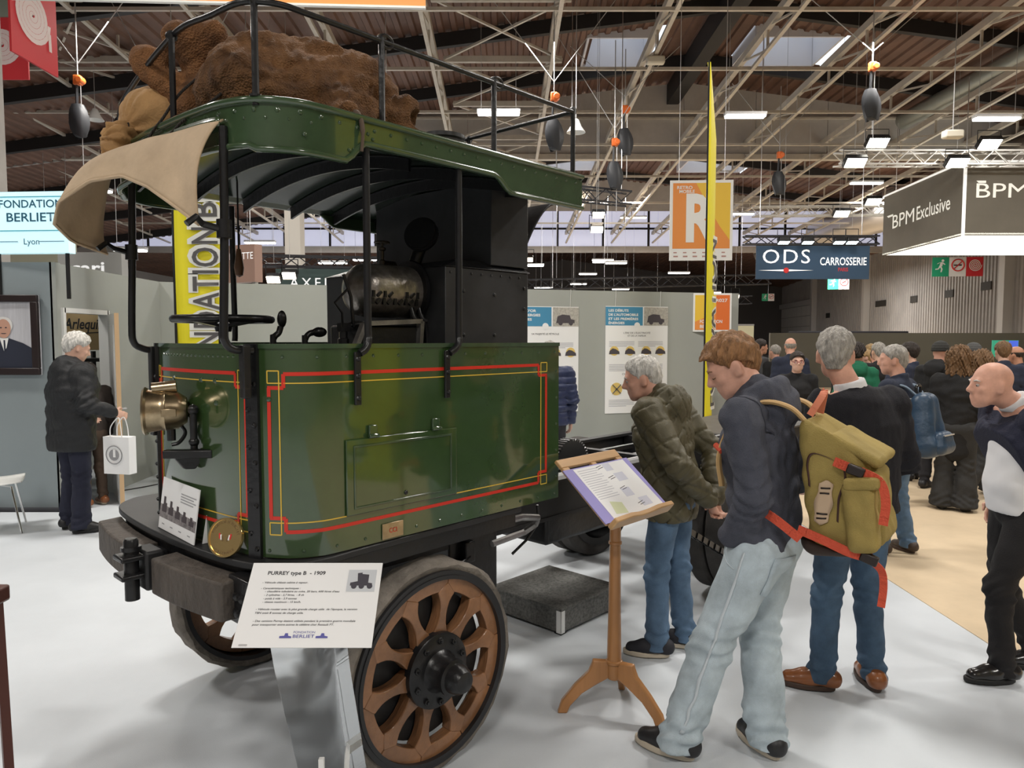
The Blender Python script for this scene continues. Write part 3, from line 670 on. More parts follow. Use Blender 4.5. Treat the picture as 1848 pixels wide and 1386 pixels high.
# roof rack rails
rack = part('roof_rack')
zr = 2.825
RP = [(.905, -.745, 0), (.37, -.745, 0), (-.21, -.745, 0), (-.5, -.745, 0), (-.62, -.735, 0), (-.70, -.66, 0), (-.725, -.5, 0), (-.735, -.3, .015), (-.72, -.06, .005), (-.705, .2, -.03), (-.695, .40, -.08), (-.685, .50, -.16)]
m = MB(); pth = catmull([(x, y, zr + z) for x, y, z in RP], 6); m.tube(pth, .0105, 8); m.build('rail', IRON, rack, smooth=60)
m = MB(); m.tube([(.905, -.745, zr), (.905, .1, zr + .01), (.905, .5, zr)], .0105, 8); m.build('rail', IRON, rack, smooth=60)
for x, y in ((.905, -.745), (.37, -.745), (-.21, -.745), (-.675, -.70), (-.74, -.22), (-.685, .48), (.905, -.03), (.905, .5)):
    m = MB(); m.tube([(x, y, 2.50), (x, y, zr + (.012 if y < .45 or x > 0 else -.14))], .0115, 8); m.lathe([(.02, 0), (.02, .008)], (x, y, 2.525), (0, 0, 1), 10)
    m.lathe([(.008, -.006), (.02, -.006), (.02, .006), (.008, .006)], (x, y, zr + (.005 if y < .45 or x > 0 else -.14)), (0, 1, 0), 12); m.build('upright', IRON, rack)
for x in (-.19, .39): m = MB(); m.tube([(x + .028 * math.cos(a), -.748, zr + .002 + .022 * math.sin(a)) for a in np.linspace(0, 2 * math.pi, 14)[:-1]], .007, 6, closed=True); m.build('rail_eye', IRON, rack)
# ---- boiler housing and fittings
boi = part('boiler')
MB().b2((.309, -.50, 1.0), (.86, .45, 2.075)).build('lower_casing', GUN, boi, bevel=.004)
m = MB(); m.add([(.30, -.51, 2.075), (.87, -.51, 2.075), (.87, .46, 2.075), (.30, .46, 2.075), (.42, -.46, 2.115), (.85, -.46, 2.115), (.85, .42, 2.115), (.42, .42, 2.115)], [(0, 3, 2, 1), (4, 5, 6, 7), (0, 1, 5, 4), (1, 2, 6, 5), (2, 3, 7, 6), (3, 0, 4, 7)]); m.build('casing_lid', IRON, boi, bevel=.004)
MB().b2((.60, -.50, 2.10), (.86, .40, 2.50)).build('upper_casing', GUN, boi, bevel=.004)
m = MB()
for x in np.arange(.34, .86, .065): m.dome((x, -.50, 2.05), (0, -1, 0), .007, .006)
for x, z in ((.42, 1.97), (.62, 1.96), (.42, 1.77), (.62, 1.77), (.83, 1.9), (.83, 2.0)): m.dome((x, -.50, z), (0, -1, 0), .010, .008)
for z in np.arange(1.75, 2.07, .05): m.dome((.309, -.22, z), (-1, 0, 0), .007, .006)
for y, z in ((-.30, 1.98), (-.38, 1.985)): m.dome((.309, y, z), (-1, 0, 0), .009, .007)
m.build('rivets', GUN, boi, kind='stuff')
m = MB(); m.lathe([(.0, 2.5), (.105, 2.5), (.105, 2.80), (.118, 2.805), (.118, 2.825), (.10, 2.83), (.098, 2.6)], (.76, .02, 0), (0, 0, 1), 32, caps=False); m.build('chimney', GUN, boi, smooth=40)
m = MB(); m.grid(lambda a, b: (.86 + .35 * a, -.40 + .84 * b, 2.05 + .43 * math.sin(a * math.pi / 2)), 12, 1); m.build('roof_bracket', IRON, boi, thick=.01)
FIRE = M('worn_boiler_shell', (.30, .275, .25), .34, .85, noise=(10, .55), bump=('noise', 22, .25))
m = MB(); pr = [(0, -.03), (.05, -.026), (.09, -.01), (.112, .02), (.119, .06), (.119, .31)]; m.lathe(pr, (0, -.26, 1.965), (1, 0, 0), 36); m.build('firebox_drum', FIRE, boi, smooth=50)
m = MB(); m.lathe([(.12, .285), (.145, .285), (.145, .305), (.12, .305)], (0, -.26, 1.965), (1, 0, 0), 36); m.build('drum_flange', IRON, boi)
m = MB()
for k in range(9):
    a = R(-115 + 0 * k); x = .01 + .03 * k
    for ang, s_ in ((-158, .014), (-172, .011)):
        if ang == -172 and 3 < k < 6: continue
        aa = R(ang + 30); m.box((x, -.26 + .121 * math.cos(R(205 if s_ > .012 else 190)), 1.965 + .121 * math.sin(R(205 if s_ > .012 else 190))), (s_, .012, .028), Matrix.Rotation(R(45 if k % 2 else 0), 3, 'Y'))
m.build('drum_studs', IRON, boi, kind='stuff')
m = MB(); o_ = [(-.10, 1.72), (-.055, 1.815), (.25, 1.83), (.24, 1.72)]
for a, b in zip(o_[:-1], o_[1:]): m.bar((a[0], -.40, a[1]), (b[0], -.40, b[1]), .02, .03, up=(0, 1, 0))
m.build('fire_door_frame', STEEL, boi)
m = MB(); m.b2((-.06, -.39, 1.45), (.24, -.15, 1.81)); m.build('fire_door', IRON, boi, bevel=.01)
for dx in (0, .045):
    m = MB(); m.tube(catmull([(.22 + dx, -.32, 1.98), (.24 + dx, -.34, 1.90), (.25 + dx, -.36, 1.84), (.29 + dx, -.37, 1.82), (.31 + dx, -.37, 1.76), (.31 + dx, -.37, 1.5)], 6), .014, 8); m.build('pipe', IRON, boi, smooth=60)
m = MB(); m.tube(catmull([(.20, -.3, 1.79), (.05, -.31, 1.80), (-.03, -.32, 1.815), (-.09, -.32, 1.80), (-.105, -.32, 1.76), (-.105, -.32, 1.5)], 6), .013, 8)
m.lathe([(.024, 0), (.024, .03), (.018, .035), (.018, .06)], (-.105, -.32, 1.72), (0, 0, 1), 8); m.box((-.10, -.32, 1.80), (.05, .03, .035)); m.build('feed_pipe', IRON, boi, smooth=45)
m = MB(); m.tube([(-.115, -.33, 1.80), (-.12, -.335, 1.86), (-.155, -.335, 1.90), (-.09, -.335, 1.96)], .006, 6); m.tube([(-.06, -.33, 1.80), (-.075, -.335, 1.93), (-.11, -.335, 2.02)], .008, 6); m.build('damper_lever', IRON, boi)
vl = MB(); vl.lathe([(.016, 0), (.016, .03), (.010, .035), (.010, .075), (.018, .08), (.018, .09), (.006, .095), (.006, .12)], (.25, -.12, 2.09), (0, 0, 1), 12)
for k in range(5): a = 2 * math.pi * k / 5; vl.bar((.25, -.12, 2.205), (.25 + .032 * math.cos(a), -.12 + .032 * math.sin(a), 2.205), .008, .008)
vl.tube([(.25 + .033 * math.cos(a), -.12 + .033 * math.sin(a), 2.205) for a in np.linspace(0, 2 * math.pi, 15)[:-1]], .006, 6, closed=True); vl.tube([(.25, -.12, 2.11), (.32, -.12, 2.11), (.34, -.12, 2.08)], .012, 8)
vl.build('steam_valve', M('dark_bronze', (.06, .05, .04), .4, .7), boi)
m = MB(); m.lathe([(0, 0), (.05, .0), (.075, .02), (.075, .05), (0, .055)], (.42, -.22, 2.24), (-.8, -.45, .25), 28); m.tube([(.44, -.2, 2.24), (.40, -.18, 2.12)], .03, 10); m.lathe([(.085, .02), (.085, .035)], (.42, -.22, 2.24), (-.8, -.45, .25), 28); m.build('pressure_gauge', IRON, boi, smooth=40)
# controls: steering wheel, levers, whistle cord
stw = part('steering_wheel', (-.50, -.06, 1.83))
m = MB(); m.tube([(.185 * math.cos(a), .185 * math.sin(a), 0) for a in np.linspace(0, 2 * math.pi, 41)[:-1]], .0155, 10, closed=True); m.build('rim', IRON, stw, smooth=60)
for k in range(4):
    a = R(20 + 90 * k); m = MB(); m.bar((0, 0, -.03), (.18 * math.cos(a), .18 * math.sin(a), -.002), .025, .012); m.build('spoke', IRON, stw)
m = MB(); m.lathe([(.03, -.05), (.035, -.03), (.02, -.01)], n=14); m.tube([(0, 0, -.03), (0, 0, -.82)], .02, 10); m.build('column', IRON, stw)
m = MB(); m.tube(catmull([(-.36, -.20, 1.0), (-.36, -.20, 1.70), (-.355, -.20, 1.755), (-.335, -.2, 1.775), (-.325, -.2, 1.80)], 6), .013, 8); m.ell((-.319, -.20, 1.832), (.019, .019, .036)); m.build('lever', IRON, truck, smooth=60)
m = MB(); m.tube(catmull([(-.215, -.20, 1.0), (-.215, -.20, 1.70), (-.212, -.20, 1.75), (-.195, -.2, 1.772), (-.175, -.2, 1.778)], 6), .013, 8); m.ell((-.145, -.20, 1.78), (.036, .022, .022)); m.build('lever', IRON, truck, smooth=60)
m = MB(); m.tube([(-.25, .30, 2.48), (-.25, .30, 2.16)], .004, 6); cd = m.build('whistle_cord', IRON, truck)
m = MB(); m.lathe([(0, 1.955), (.017, 1.965), (.022, 2.0), (.014, 2.06), (.009, 2.085), (0, 2.085)], (-.25, .30, .08), (0, 0, 1), 12); m.build('cord_handle', M('dark_wood_grip', (.12, .06, .03), .45), cd, smooth=50)
MB().b2((-.60, -.60, 1.0), (.30, .40, 1.03)).build('cab_floor', IRONM, truck, smooth=None)
# front lamp and bracket
lamp = part('headlamp', (-.775, -.16, 1.485))
lamp.rotation_euler = (0, 0, R(-27)); lamp.scale = (.86, .86, .86)
m = MB(); m.lathe([(.088, -.075), (.093, -.07), (.085, -.02), (.086, .0), (.088, .003), (.086, .006), (.080, .05), (.055, .085), (0, .09)], (0, 0, 0), (1, 0, 0), 36); m.build('drum', BRASS, lamp, smooth=40)
m = MB(); m.lathe([(.080, -.082), (.098, -.086), (.104, -.078), (.098, -.068), (.088, -.07)], (0, 0, 0), (1, 0, 0), 36, caps=False); m.build('bezel', BRASS, lamp, smooth=60)
m = MB(); m.lathe([(0, -.082), (.085, -.077)], (0, 0, 0), (1, 0, 0), 36, caps=False); m.build('lens', M('lamp_glass', (.55, .6, .6), .06, .0, coat=1.), lamp, smooth=60)
m = MB(); m.tube([(-.05, 0, .095), (.045, 0, .105)], .026, 12); m.build('vent_hood', BRASS, lamp, smooth=60)
m = MB(); m.b2((-.01, -.092, -.02), (.05, -.08, .015)); m.build('maker_label', BRASS, lamp, bevel=.003)
m = MB(); m.tube([(.02, 0, -.08), (.02, 0, -.13)], .018, 10); m.tube(catmull([(.055, .0, -.06), (.075, 0, -.10), (.05, 0, -.14), (.02, 0, -.15)], 5), .008, 8); m.build('stem', IRON, lamp)
lb_ = part('lamp_bracket', (-.70, -.22, 1.33))
m = MB(); m.bar((-.10, .02, 0), (.03, -.10, 0), .04, .03); m.prism([(-.09, .0), (.05, .0), (.0, -.055), (-.04, -.055)], lambda a, b, d: (a * .75, -a * .5 + d, b - .01), -.012, .012); m.build('arm', IRON, lb_, bevel=.004)
m = MB(); m.tube([(-.012, -.03, .0), (-.012, -.03, .155)], .013, 10); m.ell((-.012, -.03, .16), (.02, .02, .02)); m.ell((-.012, -.03, .04), (.019, .019, .018)); m.lathe([(.022, -.008), (.022, .012)], (-.012, -.03, 0), (0, 0, 1), 10); m.build('socket', IRON, lb_, smooth=60)
# things standing on the footplate
card = thing('photo_card', 'white card with a row of old trucks leaning on the footplate', 'card', tw((-.705, -.095, .992)), TRUCK_RZ)
cA, cB = np.array([-.012, .185, 0]), np.array([-.028, -.185, 0])
up_ = np.array([.02, -.02, .205])
def cpt(a, b, d): q = cA + (cB - cA) * a + up_ * b + np.array([-1., .05, .1]) * d; return tuple(q)
m = MB(); m.prism([(0, 0), (1, 0), (1, 1), (0, 1)], cpt, 0, .004); m.build('sheet', PAPER, card, smooth=None)
PHOTOG = M('photo_grey', (.22, .20, .20), .6, noise=(40, .6)); PHOTOD = M('photo_dark', (.06, .045, .05), .6)
m = MB(); m.prism([(.0, .22), (1, .22), (1, .42), (0, .48)], cpt, .004, .0045); m.build('road', PHOTOG, card, smooth=None)
m = MB()
for k in range(5):
    x = .06 + .19 * k; h = .30 - .035 * k; b0 = .34 - .01 * k
    m.prism([(x, b0), (x + .13, b0), (x + .13, b0 + h * .6), (x + .09, b0 + h * .62), (x + .085, b0 + h), (x + .03, b0 + h), (x + .03, b0 + h * .5), (x, b0 + h * .45)], cpt, .0045, .005)
m.build('truck_pictures', PHOTOD, card, smooth=None)
m = MB()
for k in range(4): m.prism([(.55, .80 - .05 * k), (.95 - .06 * (k % 2), .80 - .05 * k), (.95 - .06 * (k % 2), .82 - .05 * k), (.55, .82 - .05 * k)], cpt, .0045, .005)
for k in range(4): m.prism([(.1 + .24 * k, .10), (.17 + .24 * k, .10), (.17 + .24 * k, .12), (.1 + .24 * k, .12)], cpt, .0045, .005)
m.build('printed_lines', M('print_grey', (.35, .35, .36), .7), card, smooth=None)
m = MB(); m.prism([(0, 0), (.12, 0), (.02, 1)], lambda a, b, d: (.0 + .10 * a / .12 + .02 * b, -.185 + d, .205 * b), -.004, .0); m.build('prop', PAPER, card, smooth=None)
med = thing('medallion', 'round gold medallion propped on the footplate beside the photo card', 'medallion', tw((-.728, -.50, .992)), TRUCK_RZ + R(-152))
# medallion local: face towards +x' ; tilt back
MT = Matrix.Rotation(R(-14), 4, 'Y')
def mpt(u_, z_, d): return tuple(MT @ Vector((d, u_, z_ + .068)))
m = MB(); m.prism([(.068 * math.cos(a), .068 * math.sin(a)) for a in np.linspace(0, 2 * math.pi, 49)[:-1]], mpt, -.01, .004); m.build('disc', GOLD, med, bevel=.0025)
m = MB(); m.lathe([(.062, 0), (.068, 0), (.068, .003), (.062, .003), (.062, 0)], (0, 0, 0), (0, 0, 1), 40, caps=False)
m.v = [mpt(a, b, .004 + c) for a, b, c in m.v]; m.build('raised_rim', GOLD, med)
DG = M('engraved', (.16, .10, .04), .5)
def arctext(body, r, a0, a1, mat, parent, h, flip=False):
    n = len(body)
    for i, chh in enumerate(body):
        if chh == ' ': continue
        t = a0 + (a1 - a0) * (i + .5) / n
        def f(x, y, z, t=t):
            ux = x; uz = z
            if flip: px_, pz_ = (r - uz) * math.sin(t) + ux * math.cos(t), -(r - uz) * math.cos(t) + ux * math.sin(t)
            else: px_, pz_ = (r + uz) * math.sin(t) + ux * math.cos(t), (r + uz) * math.cos(t) - ux * math.sin(t)
            return mpt(px_, pz_, .0046)
        text(chh, parent, mat, 0, 0, None, h, fn=f)
arctext('FONDATION M BERLIET', .049, R(-78), R(78), DG, med, .009)
arctext('LYON-FRANCE', .058, R(-48), R(48), DG, med, .009, True)
for e, cols in ((-1, 0), (1, 1)):
    for k, mt in enumerate((DG, WHITE, RED)):
        m = MB(); m.prism([(e * .006 + e * .006 * k, -.012 + .004 * k), (e * .011 + e * .006 * k, -.014 + .004 * k), (e * .014 + e * .006 * k, .004 + .004 * k), (e * .009 + e * .006 * k, .006 + .004 * k)], mpt, .004, .005); m.build('flag_emblem', mt, med, smooth=None)
# dark step platform beside the truck
FELT = M('grey_felt_carpet', (.16, .16, .15), .95, noise=(60, .45), bump=('noise', 220, .5))
stp = thing('step_platform', 'low square platform covered in dark grey carpet with white metal corners', 'platform', (.275, 4.57, 0), TRUCK_RZ)
MB().b2((-.30, -.30, .145), (.30, .30, .16)).build('top', FELT, stp, bevel=.004)
MB().b2((-.295, -.295, .018), (.295, .295, .145)).build('sides', FELT, stp, smooth=None)
for sx_, sy_ in ((-1, -1), (1, -1), (-1, 1), (1, 1)):
    MB().b2((sx_ * .2985, sy_ * .2985, .012), (sx_ * .262, sy_ * .293, .145)).b2((sx_ * .2985, sy_ * .2985, .012), (sx_ * .293, sy_ * .262, .145)).build('corner_trim', WHITE, stp, smooth=None)
    MB().b2((sx_ * .24, sy_ * .24, 0), (sx_ * .29, sy_ * .29, .018)).build('foot', BLACK, stp, smooth=None)
# ------------------------------------------------------------------ signed distance shapes -> one smooth mesh
def V3(*a): return np.array(a, float)
def rc(a, b, ra, rb=None, ax=None, sc=1.):          # tapered capsule, widened by sc along ax
    return ('rc', V3(*a), V3(*b), ra, ra if rb is None else rb, None if ax is None else nrm(ax), sc)
def el(c, r, rot=None): return ('el', V3(*c), V3(*r), rot)
def bxp(c, hlf, r, rot=None): return ('bx', V3(*c), V3(*hlf), r, rot)
def to(c, n, Rr, r): return ('to', V3(*c), nrm(n), Rr, r)
def pdist(q, p):
    k = q[0]
    if k == 'rc':
        _, a, b, ra, rb, ax, sc = q; ba = b - a; pa = p - a; L = ba @ ba
        h = np.clip(pa @ ba / L, 0, 1) if L > 1e-12 else np.zeros(len(p)); d = pa - h[:, None] * ba
        if ax is not None: c = d @ ax; d = d - np.outer(c * (1 - 1 / sc), ax)
        return np.sqrt((d * d).sum(1)) - (ra + (rb - ra) * h)
    if k == 'el':
        _, c, r, rot = q; d = p - c
        if rot is not None: d = d @ rot
        s = d / r; l = np.sqrt((s * s).sum(1)); g = np.sqrt(((s / r) ** 2).sum(1)) + 1e-9
        return l * (l - 1) / np.maximum(g, 1e-6)
    if k == 'bx':
        _, c, hf, r, rot = q; d = p - c
        if rot is not None: d = d @ rot
        e = np.abs(d) - hf + r; return np.sqrt((np.maximum(e, 0) ** 2).sum(1)) + np.minimum(e.max(1), 0) - r
    _, c, n, Rr, r = q; d = p - c; z = d @ n; rad = np.sqrt(np.maximum((d * d).sum(1) - z * z, 0)); return np.sqrt((rad - Rr) ** 2 + z * z) - r
def smin(a, b, k):
    if k <= 0: return np.minimum(a, b)
    h = np.clip(.5 + .5 * (b - a) / k, 0, 1); return b + (a - b) * h - k * h * (1 - h)
def union(prims, p, k=.02):
    d = pdist(prims[0], p)
    for q in prims[1:]: d = smin(d, pdist(q, p), k)
    return d
def wrinkle(p, f=1., seed=0):
    r = np.random.default_rng(seed); out = 0
    for i in range(5):
        v = r.normal(size=3) * np.array([1, 1, 1.3]); v = v / np.linalg.norm(v) * f * (1 + i * .6); w = r.normal(size=3) * f * .6
        out = out + np.sin(p @ v + 1.7 * np.sin(p @ w + r.uniform(0, 6)) + r.uniform(0, 6)) / (1 + i * .5)
    return out / 2.6
OFFS = [(0, 0, 0), (1, 0, 0), (0, 1, 0), (1, 1, 0), (0, 0, 1), (1, 0, 1), (0, 1, 1), (1, 1, 1)]
def surf(fn, lo, hi, h):
    lo = np.array(lo, float); hi = np.array(hi, float); K = 4
    nc = np.ceil((hi - lo) / (h * K)).astype(int) + 1; n = nc * K + 1
    cg = np.stack(np.meshgrid(*[np.arange(k + 1) * h * K + l for k, l in zip(nc, lo)], indexing='ij'), -1)
    dc = fn(cg.reshape(-1, 3)).reshape(cg.shape[:3])
    mn = np.full(nc, 1e9)
    for o in OFFS: mn = np.minimum(mn, np.abs(dc[o[0]:o[0] + nc[0], o[1]:o[1] + nc[1], o[2]:o[2] + nc[2]]))
    sel = np.argwhere(mn < h * K * 1.35)
    D = np.repeat(np.repeat(np.repeat(dc, K, 0), K, 1), K, 2)[:n[0], :n[1], :n[2]].astype(np.float32)
    mask = np.zeros(n, bool)
    for a in range(K + 1):
        for b in range(K + 1):
            for c in range(K + 1): mask[sel[:, 0] * K + a, sel[:, 1] * K + b, sel[:, 2] * K + c] = True
    idx = np.argwhere(mask); D[mask] = fn(idx * h + lo)
    S = D < 0; cnt = np.zeros(n - 1, np.int8)
    for o in OFFS: cnt += S[o[0]:o[0] + n[0] - 1, o[1]:o[1] + n[1] - 1, o[2]:o[2] + n[2] - 1]
    cells = np.argwhere((cnt > 0) & (cnt < 8)); N = len(cells)
    vals = np.stack([D[cells[:, 0] + o[0], cells[:, 1] + o[1], cells[:, 2] + o[2]] for o in OFFS], 1)
    acc = np.zeros((N, 3)); w = np.zeros(N)
    for a in range(8):
        for b in range(a + 1, 8):
            oa, ob = np.array(OFFS[a]), np.array(OFFS[b])
            if np.abs(oa - ob).sum() != 1: continue
            va, vb = vals[:, a], vals[:, b]; m = (va < 0) != (vb < 0); t = np.where(m, va / np.where(m, va - vb, 1), 0)
            acc += m[:, None] * (oa + t[:, None] * (ob - oa)); w += m
    P = (cells + acc / w[:, None]) * h + lo
    cid = -np.ones(n - 1, np.int64); cid[cells[:, 0], cells[:, 1], cells[:, 2]] = np.arange(N)
    F = []
    for ax in range(3):
        u, v = [(1, 2), (2, 0), (0, 1)][ax]
        s0 = [slice(1, -1)] * 3; s0[ax] = slice(0, -1); s1 = list(s0); s1[ax] = slice(1, None)
        A = S[tuple(s0)]; B = S[tuple(s1)]; e = np.argwhere(A != B); off = np.ones(3, int); off[ax] = 0; e = e + off
        eu = np.zeros(3, int); eu[u] = 1; ev = np.zeros(3, int); ev[v] = 1
        q = [e - eu - ev, e - ev, e, e - eu]; ids = np.stack([cid[k[:, 0], k[:, 1], k[:, 2]] for k in q], 1)
        fl = S[e[:, 0], e[:, 1], e[:, 2]]; ids[~fl] = ids[~fl][:, ::-1]; F.append(ids)
    F = np.concatenate(F); F = F[(F >= 0).all(1)]
    return P, F
def qmesh(name, P, F, mat, parent=None, kind=None, label=None):
    me = bpy.data.meshes.new(name); me.vertices.add(len(P)); me.vertices.foreach_set('co', P.astype(np.float32).ravel())
    me.loops.add(F.size); me.loops.foreach_set('vertex_index', F.astype(np.int32).ravel()); me.polygons.add(len(F))
    me.polygons.foreach_set('loop_start', np.arange(0, F.size, 4, dtype=np.int32)); me.polygons.foreach_set('use_smooth', np.ones(len(F), bool))
    me.update(calc_edges=True); me.validate()
    me.materials.append(mat); return link(name, me, parent, kind=kind, label=label)
def sdfobj(name, prims, mat, parent=None, h=.01, k=.02, disp=None, cut=None, pad=.03, label=None):
    lo = np.full(3, 1e9); hi = -lo
    for q in prims:
        if q[0] == 'rc': r = max(q[3], q[4]) * max(1, q[6]); c = [q[1], q[2]]
        elif q[0] in ('el', 'bx'): r = q[2].max(); c = [q[1]]
        else: r = q[3] + q[4]; c = [q[1]]
        for x in c: lo = np.minimum(lo, x - r); hi = np.maximum(hi, x + r)
    def fn(p):
        d = union(prims, p, k)
        if disp is not None: d = d + disp(p)
        if cut is not None: d = np.maximum(d, cut(p))
        return d
    P, F = surf(fn, lo - pad, hi + pad, h); return qmesh(name, P, F, mat, parent, label=label)
# ------------------------------------------------------------------ sacks on the roof
BURL = M('brown_knitted_sacking', (.20, .095, .036), .95, noise=(7, .5), bump=('voronoi', 130, .55), col2=(.065, .030, .013))
BURL2 = M('rust_sacking', (.26, .115, .042), .95, noise=(7, .5), bump=('voronoi', 130, .55), col2=(.08, .036, .016))
TANS = M('tan_sackcloth', (.45, .26, .105), .85, noise=(6, .3), bump=('noise', 60, .3), col2=(.30, .17, .07))
sk = thing('coke_sack', 'large dark brown knitted sack lying on the near edge of the truck roof', 'sack', TRUCK_LOC, TRUCK_RZ)
pr = [rc((-.58, -.34, 2.665), (-.20, -.42, 2.69), .125, .145, (0, 1, 0), 1.3), el((-.36, -.30, 2.75), (.27, .20, .15)), rc((-.26, -.42, 2.83), (-.12, -.44, 2.80), .075, .085), rc((-.12, -.45, 2.78), (-.05, -.47, 2.72), .10, .085), rc((-.05, -.48, 2.72), (-.04, -.57, 2.61), .075, .055), rc((-.07, -.60, 2.61), (-.04, -.64, 2.56), .05, .038),
      rc((-.30, -.62, 2.60), (-.36, -.67, 2.545), .05, .03), rc((-.34, -.66, 2.555), (-.20, -.62, 2.57), .03, .045), rc((.00, -.62, 2.66), (.01, -.66, 2.57), .045, .035), rc((-.50, -.50, 2.62), (-.22, -.56, 2.62), .07, .075)]
def sdisp(p): return .020 * wrinkle(p, 20, 3) + .007 * wrinkle(p, 60, 4) + .004 * np.sin(p @ np.array([70, 40, -50.])) * np.sin(p @ np.array([-40, 75, 45.]))
def mouth(p): return .05 - np.sqrt(((p - np.array([.03, -.71, 2.615])) ** 2 * np.array([1, .25, 1.2])).sum(1))
sdfobj('sack_body', pr, BURL, sk, .0085, .05, sdisp, mouth)
m = MB(); m.tube(catmull([(-.345, -.69, 2.57), (-.335, -.775, 2.53), (-.335, -.80, 2.47), (-.34, -.80, 2.40)], 6), [.012] * 7 + [.009] * 6 + [.006] * 6, 7); m.build('tie_cord', M('hemp_cord', (.10, .07, .05), .9), sk, smooth=60)
m = MB(); m.ell((-.345, -.735, 2.555), (.035, .03, .03), 10, 7); m.build('knot', BURL, sk, smooth=60)
sk2 = thing('coke_sack', 'rust brown knitted sack behind the large one with rolled ends sticking up', 'sack', TRUCK_LOC, TRUCK_RZ)
pr = [rc((-.50, -.02, 2.66), (-.10, .05, 2.70), .15, .17), rc((-.48, -.02, 2.74), (-.63, -.02, 2.92), .075, .06), rc((-.63, -.02, 2.92), (-.53, -.10, 2.93), .045, .05), rc((-.55, -.05, 2.9), (-.3, -.08, 2.86), .05, .08), rc((-.60, .02, 2.70), (-.70, .12, 2.84), .06, .05), rc((-.70, .12, 2.84), (-.66, .05, 2.85), .045, .035)]
sdfobj('sack_body', pr, BURL2, sk2, .0095, .04, lambda p: .014 * wrinkle(p, 19, 5) + .004 * np.sin(p @ np.array([60, 50, -60.])) * np.sin(p @ np.array([-50, 65, 55.])))
ROPE = M('dark_rope', (.03, .024, .02), .9, bump=('wave', 60, .5))
for nm, pth in (('near', [(-.66, -.24, 2.70), (-.72, -.22, 2.63), (-.765, -.19, 2.545), (-.785, -.14, 2.50), (-.80, -.06, 2.43), (-.815, -.02, 2.39)]), ('far', [(-.60, -.42, 2.66), (-.70, -.40, 2.56), (-.765, -.36, 2.50), (-.79, -.28, 2.455), (-.81, -.15, 2.43), (-.825, -.02, 2.40), (-.835, .03, 2.385)])):
    m = MB(); m.tube(catmull(pth, 6), .005, 7); o = m.build('rope', ROPE, smooth=60); o.location = TRUCK_LOC; o.rotation_euler = (0, 0, TRUCK_RZ)
    tag(o, 'short dark rope end hanging straight down over the canvas flap' if nm == 'near' else 'longer dark rope lying along the canvas flap below the sacks', 'rope')
sk3 = thing('flour_sack', 'small tan cloth sack tied at the neck on the front roof corner', 'sack', TRUCK_LOC, TRUCK_RZ)
pr = [el((-.585, .22, 2.655), (.175, .20, .135)), rc((-.66, .20, 2.63), (-.755, .18, 2.575), .10, .035)]
def tdisp(p):
    d = p - np.array([-.76, .18, 2.57]); a = np.arctan2(d[:, 1], d[:, 2]); r = np.sqrt((d * d).sum(1)); return .010 * np.sin(13 * a + 3 * np.sin(2 * a)) * np.exp(-r * 7) + .006 * wrinkle(p, 14, 8)
sdfobj('sack_body', pr, TANS, sk3, .008, .05, tdisp)
sdfobj('gathered_neck', [rc((-.755, .18, 2.575), (-.79, .17, 2.535), .035, .06), rc((-.79, .16, 2.53), (-.83, .13, 2.49), .05, .035), rc((-.79, .19, 2.53), (-.81, .22, 2.47), .045, .03)], TANS, sk3, .007, .02, lambda p: .009 * wrinkle(p, 60, 9) + .008 * np.sin(9 * np.arctan2(p[:, 1] - .17, p[:, 2] - 2.52)))
m = MB(); m.tube([(-.757 + .01 * math.cos(a), .18 + .036 * math.cos(a), 2.575 + .036 * math.sin(a)) for a in np.linspace(0, 2 * math.pi, 15)[:-1]], .006, 6, closed=True); m.build('tie_cord', ROPE, sk3)
# ------------------------------------------------------------------ information sign on clear stand, in front of the truck
isg = thing('information_sheet', 'white printed sheet headed PURREY type B 1909 on a clear stand', 'sign', (-.631, 2.205, .925))
SL_ = math.atan2(.19, .19)
def ipt(x, y, z): return (x, z * .19 / .27 - y * .19 / .27 * -1 * 0, z * .19 / .27) if False else (x, z * math.cos(R(44)) + y * math.sin(R(44)), z * math.sin(R(44)) - y * math.cos(R(44)))
m = MB(); m.prism([(-.21, -.14), (.21, -.14), (.21, .14), (-.21, .14)], lambda a, b, d: ipt(a, d, b), 0, .003); m.build('board', PAPER, isg, smooth=None)
m = MB(); m.prism([(-.19, -.135), (-.165, -.135), (-.165, -.13), (-.19, -.13)], lambda a, b, d: ipt(a, d, b), -.001, .004); m.build('clip', ALU, isg, smooth=None)
kw = dict(fn=ipt, y=-.0006)
text('PURREY type B  - 1909', isg, INK, -.155, .098, .185, .0125, align='l', bold=.02, **kw)
for s_, z_, w_ in (('- Véhicule châssis cabine à vapeur.', .068, .145), ('- Caractéristiques techniques :', .048, .125), ('- chaudière tubulaire au coke, 20 bars, 600 litres d\'eau', .0375, .235), ('- 2 cylindres - 2,7 litres,  - 8 ch', .0255, .125), ('- poids à vide - 3,9 tonnes', .0135, .105), ('- vitesse maximum - 15 km/h.', .002, .12), ('- Véhicule routier avec la plus grande charge utile  de l\'époque, la version', -.022, .315), ('  TBN avait 8 tonnes de charge utile.', -.034, .15), ('- Des camions Purrey étaient utilisés pendant la première guerre mondiale', -.060, .315), ('  pour transporter entre autres le célèbre char Renault FT.', -.0715, .25)):
    text(s_, isg, INK, -.165 + (.015 if 'chaud' in s_ or 'cyl' in s_ or 'poids' in s_ or 'vit' in s_ else 0), z_, w_, .0062, align='l', bold=.012, shear=.2, **kw)
BLU = M('logo_blue', (.10, .10, .35), .6)
text('FONDATION', isg, BLU, 0, -.096, .065, .007, **kw); text('BERLIET', isg, BLU, 0, -.110, .065, .010, bold=.01, **kw)
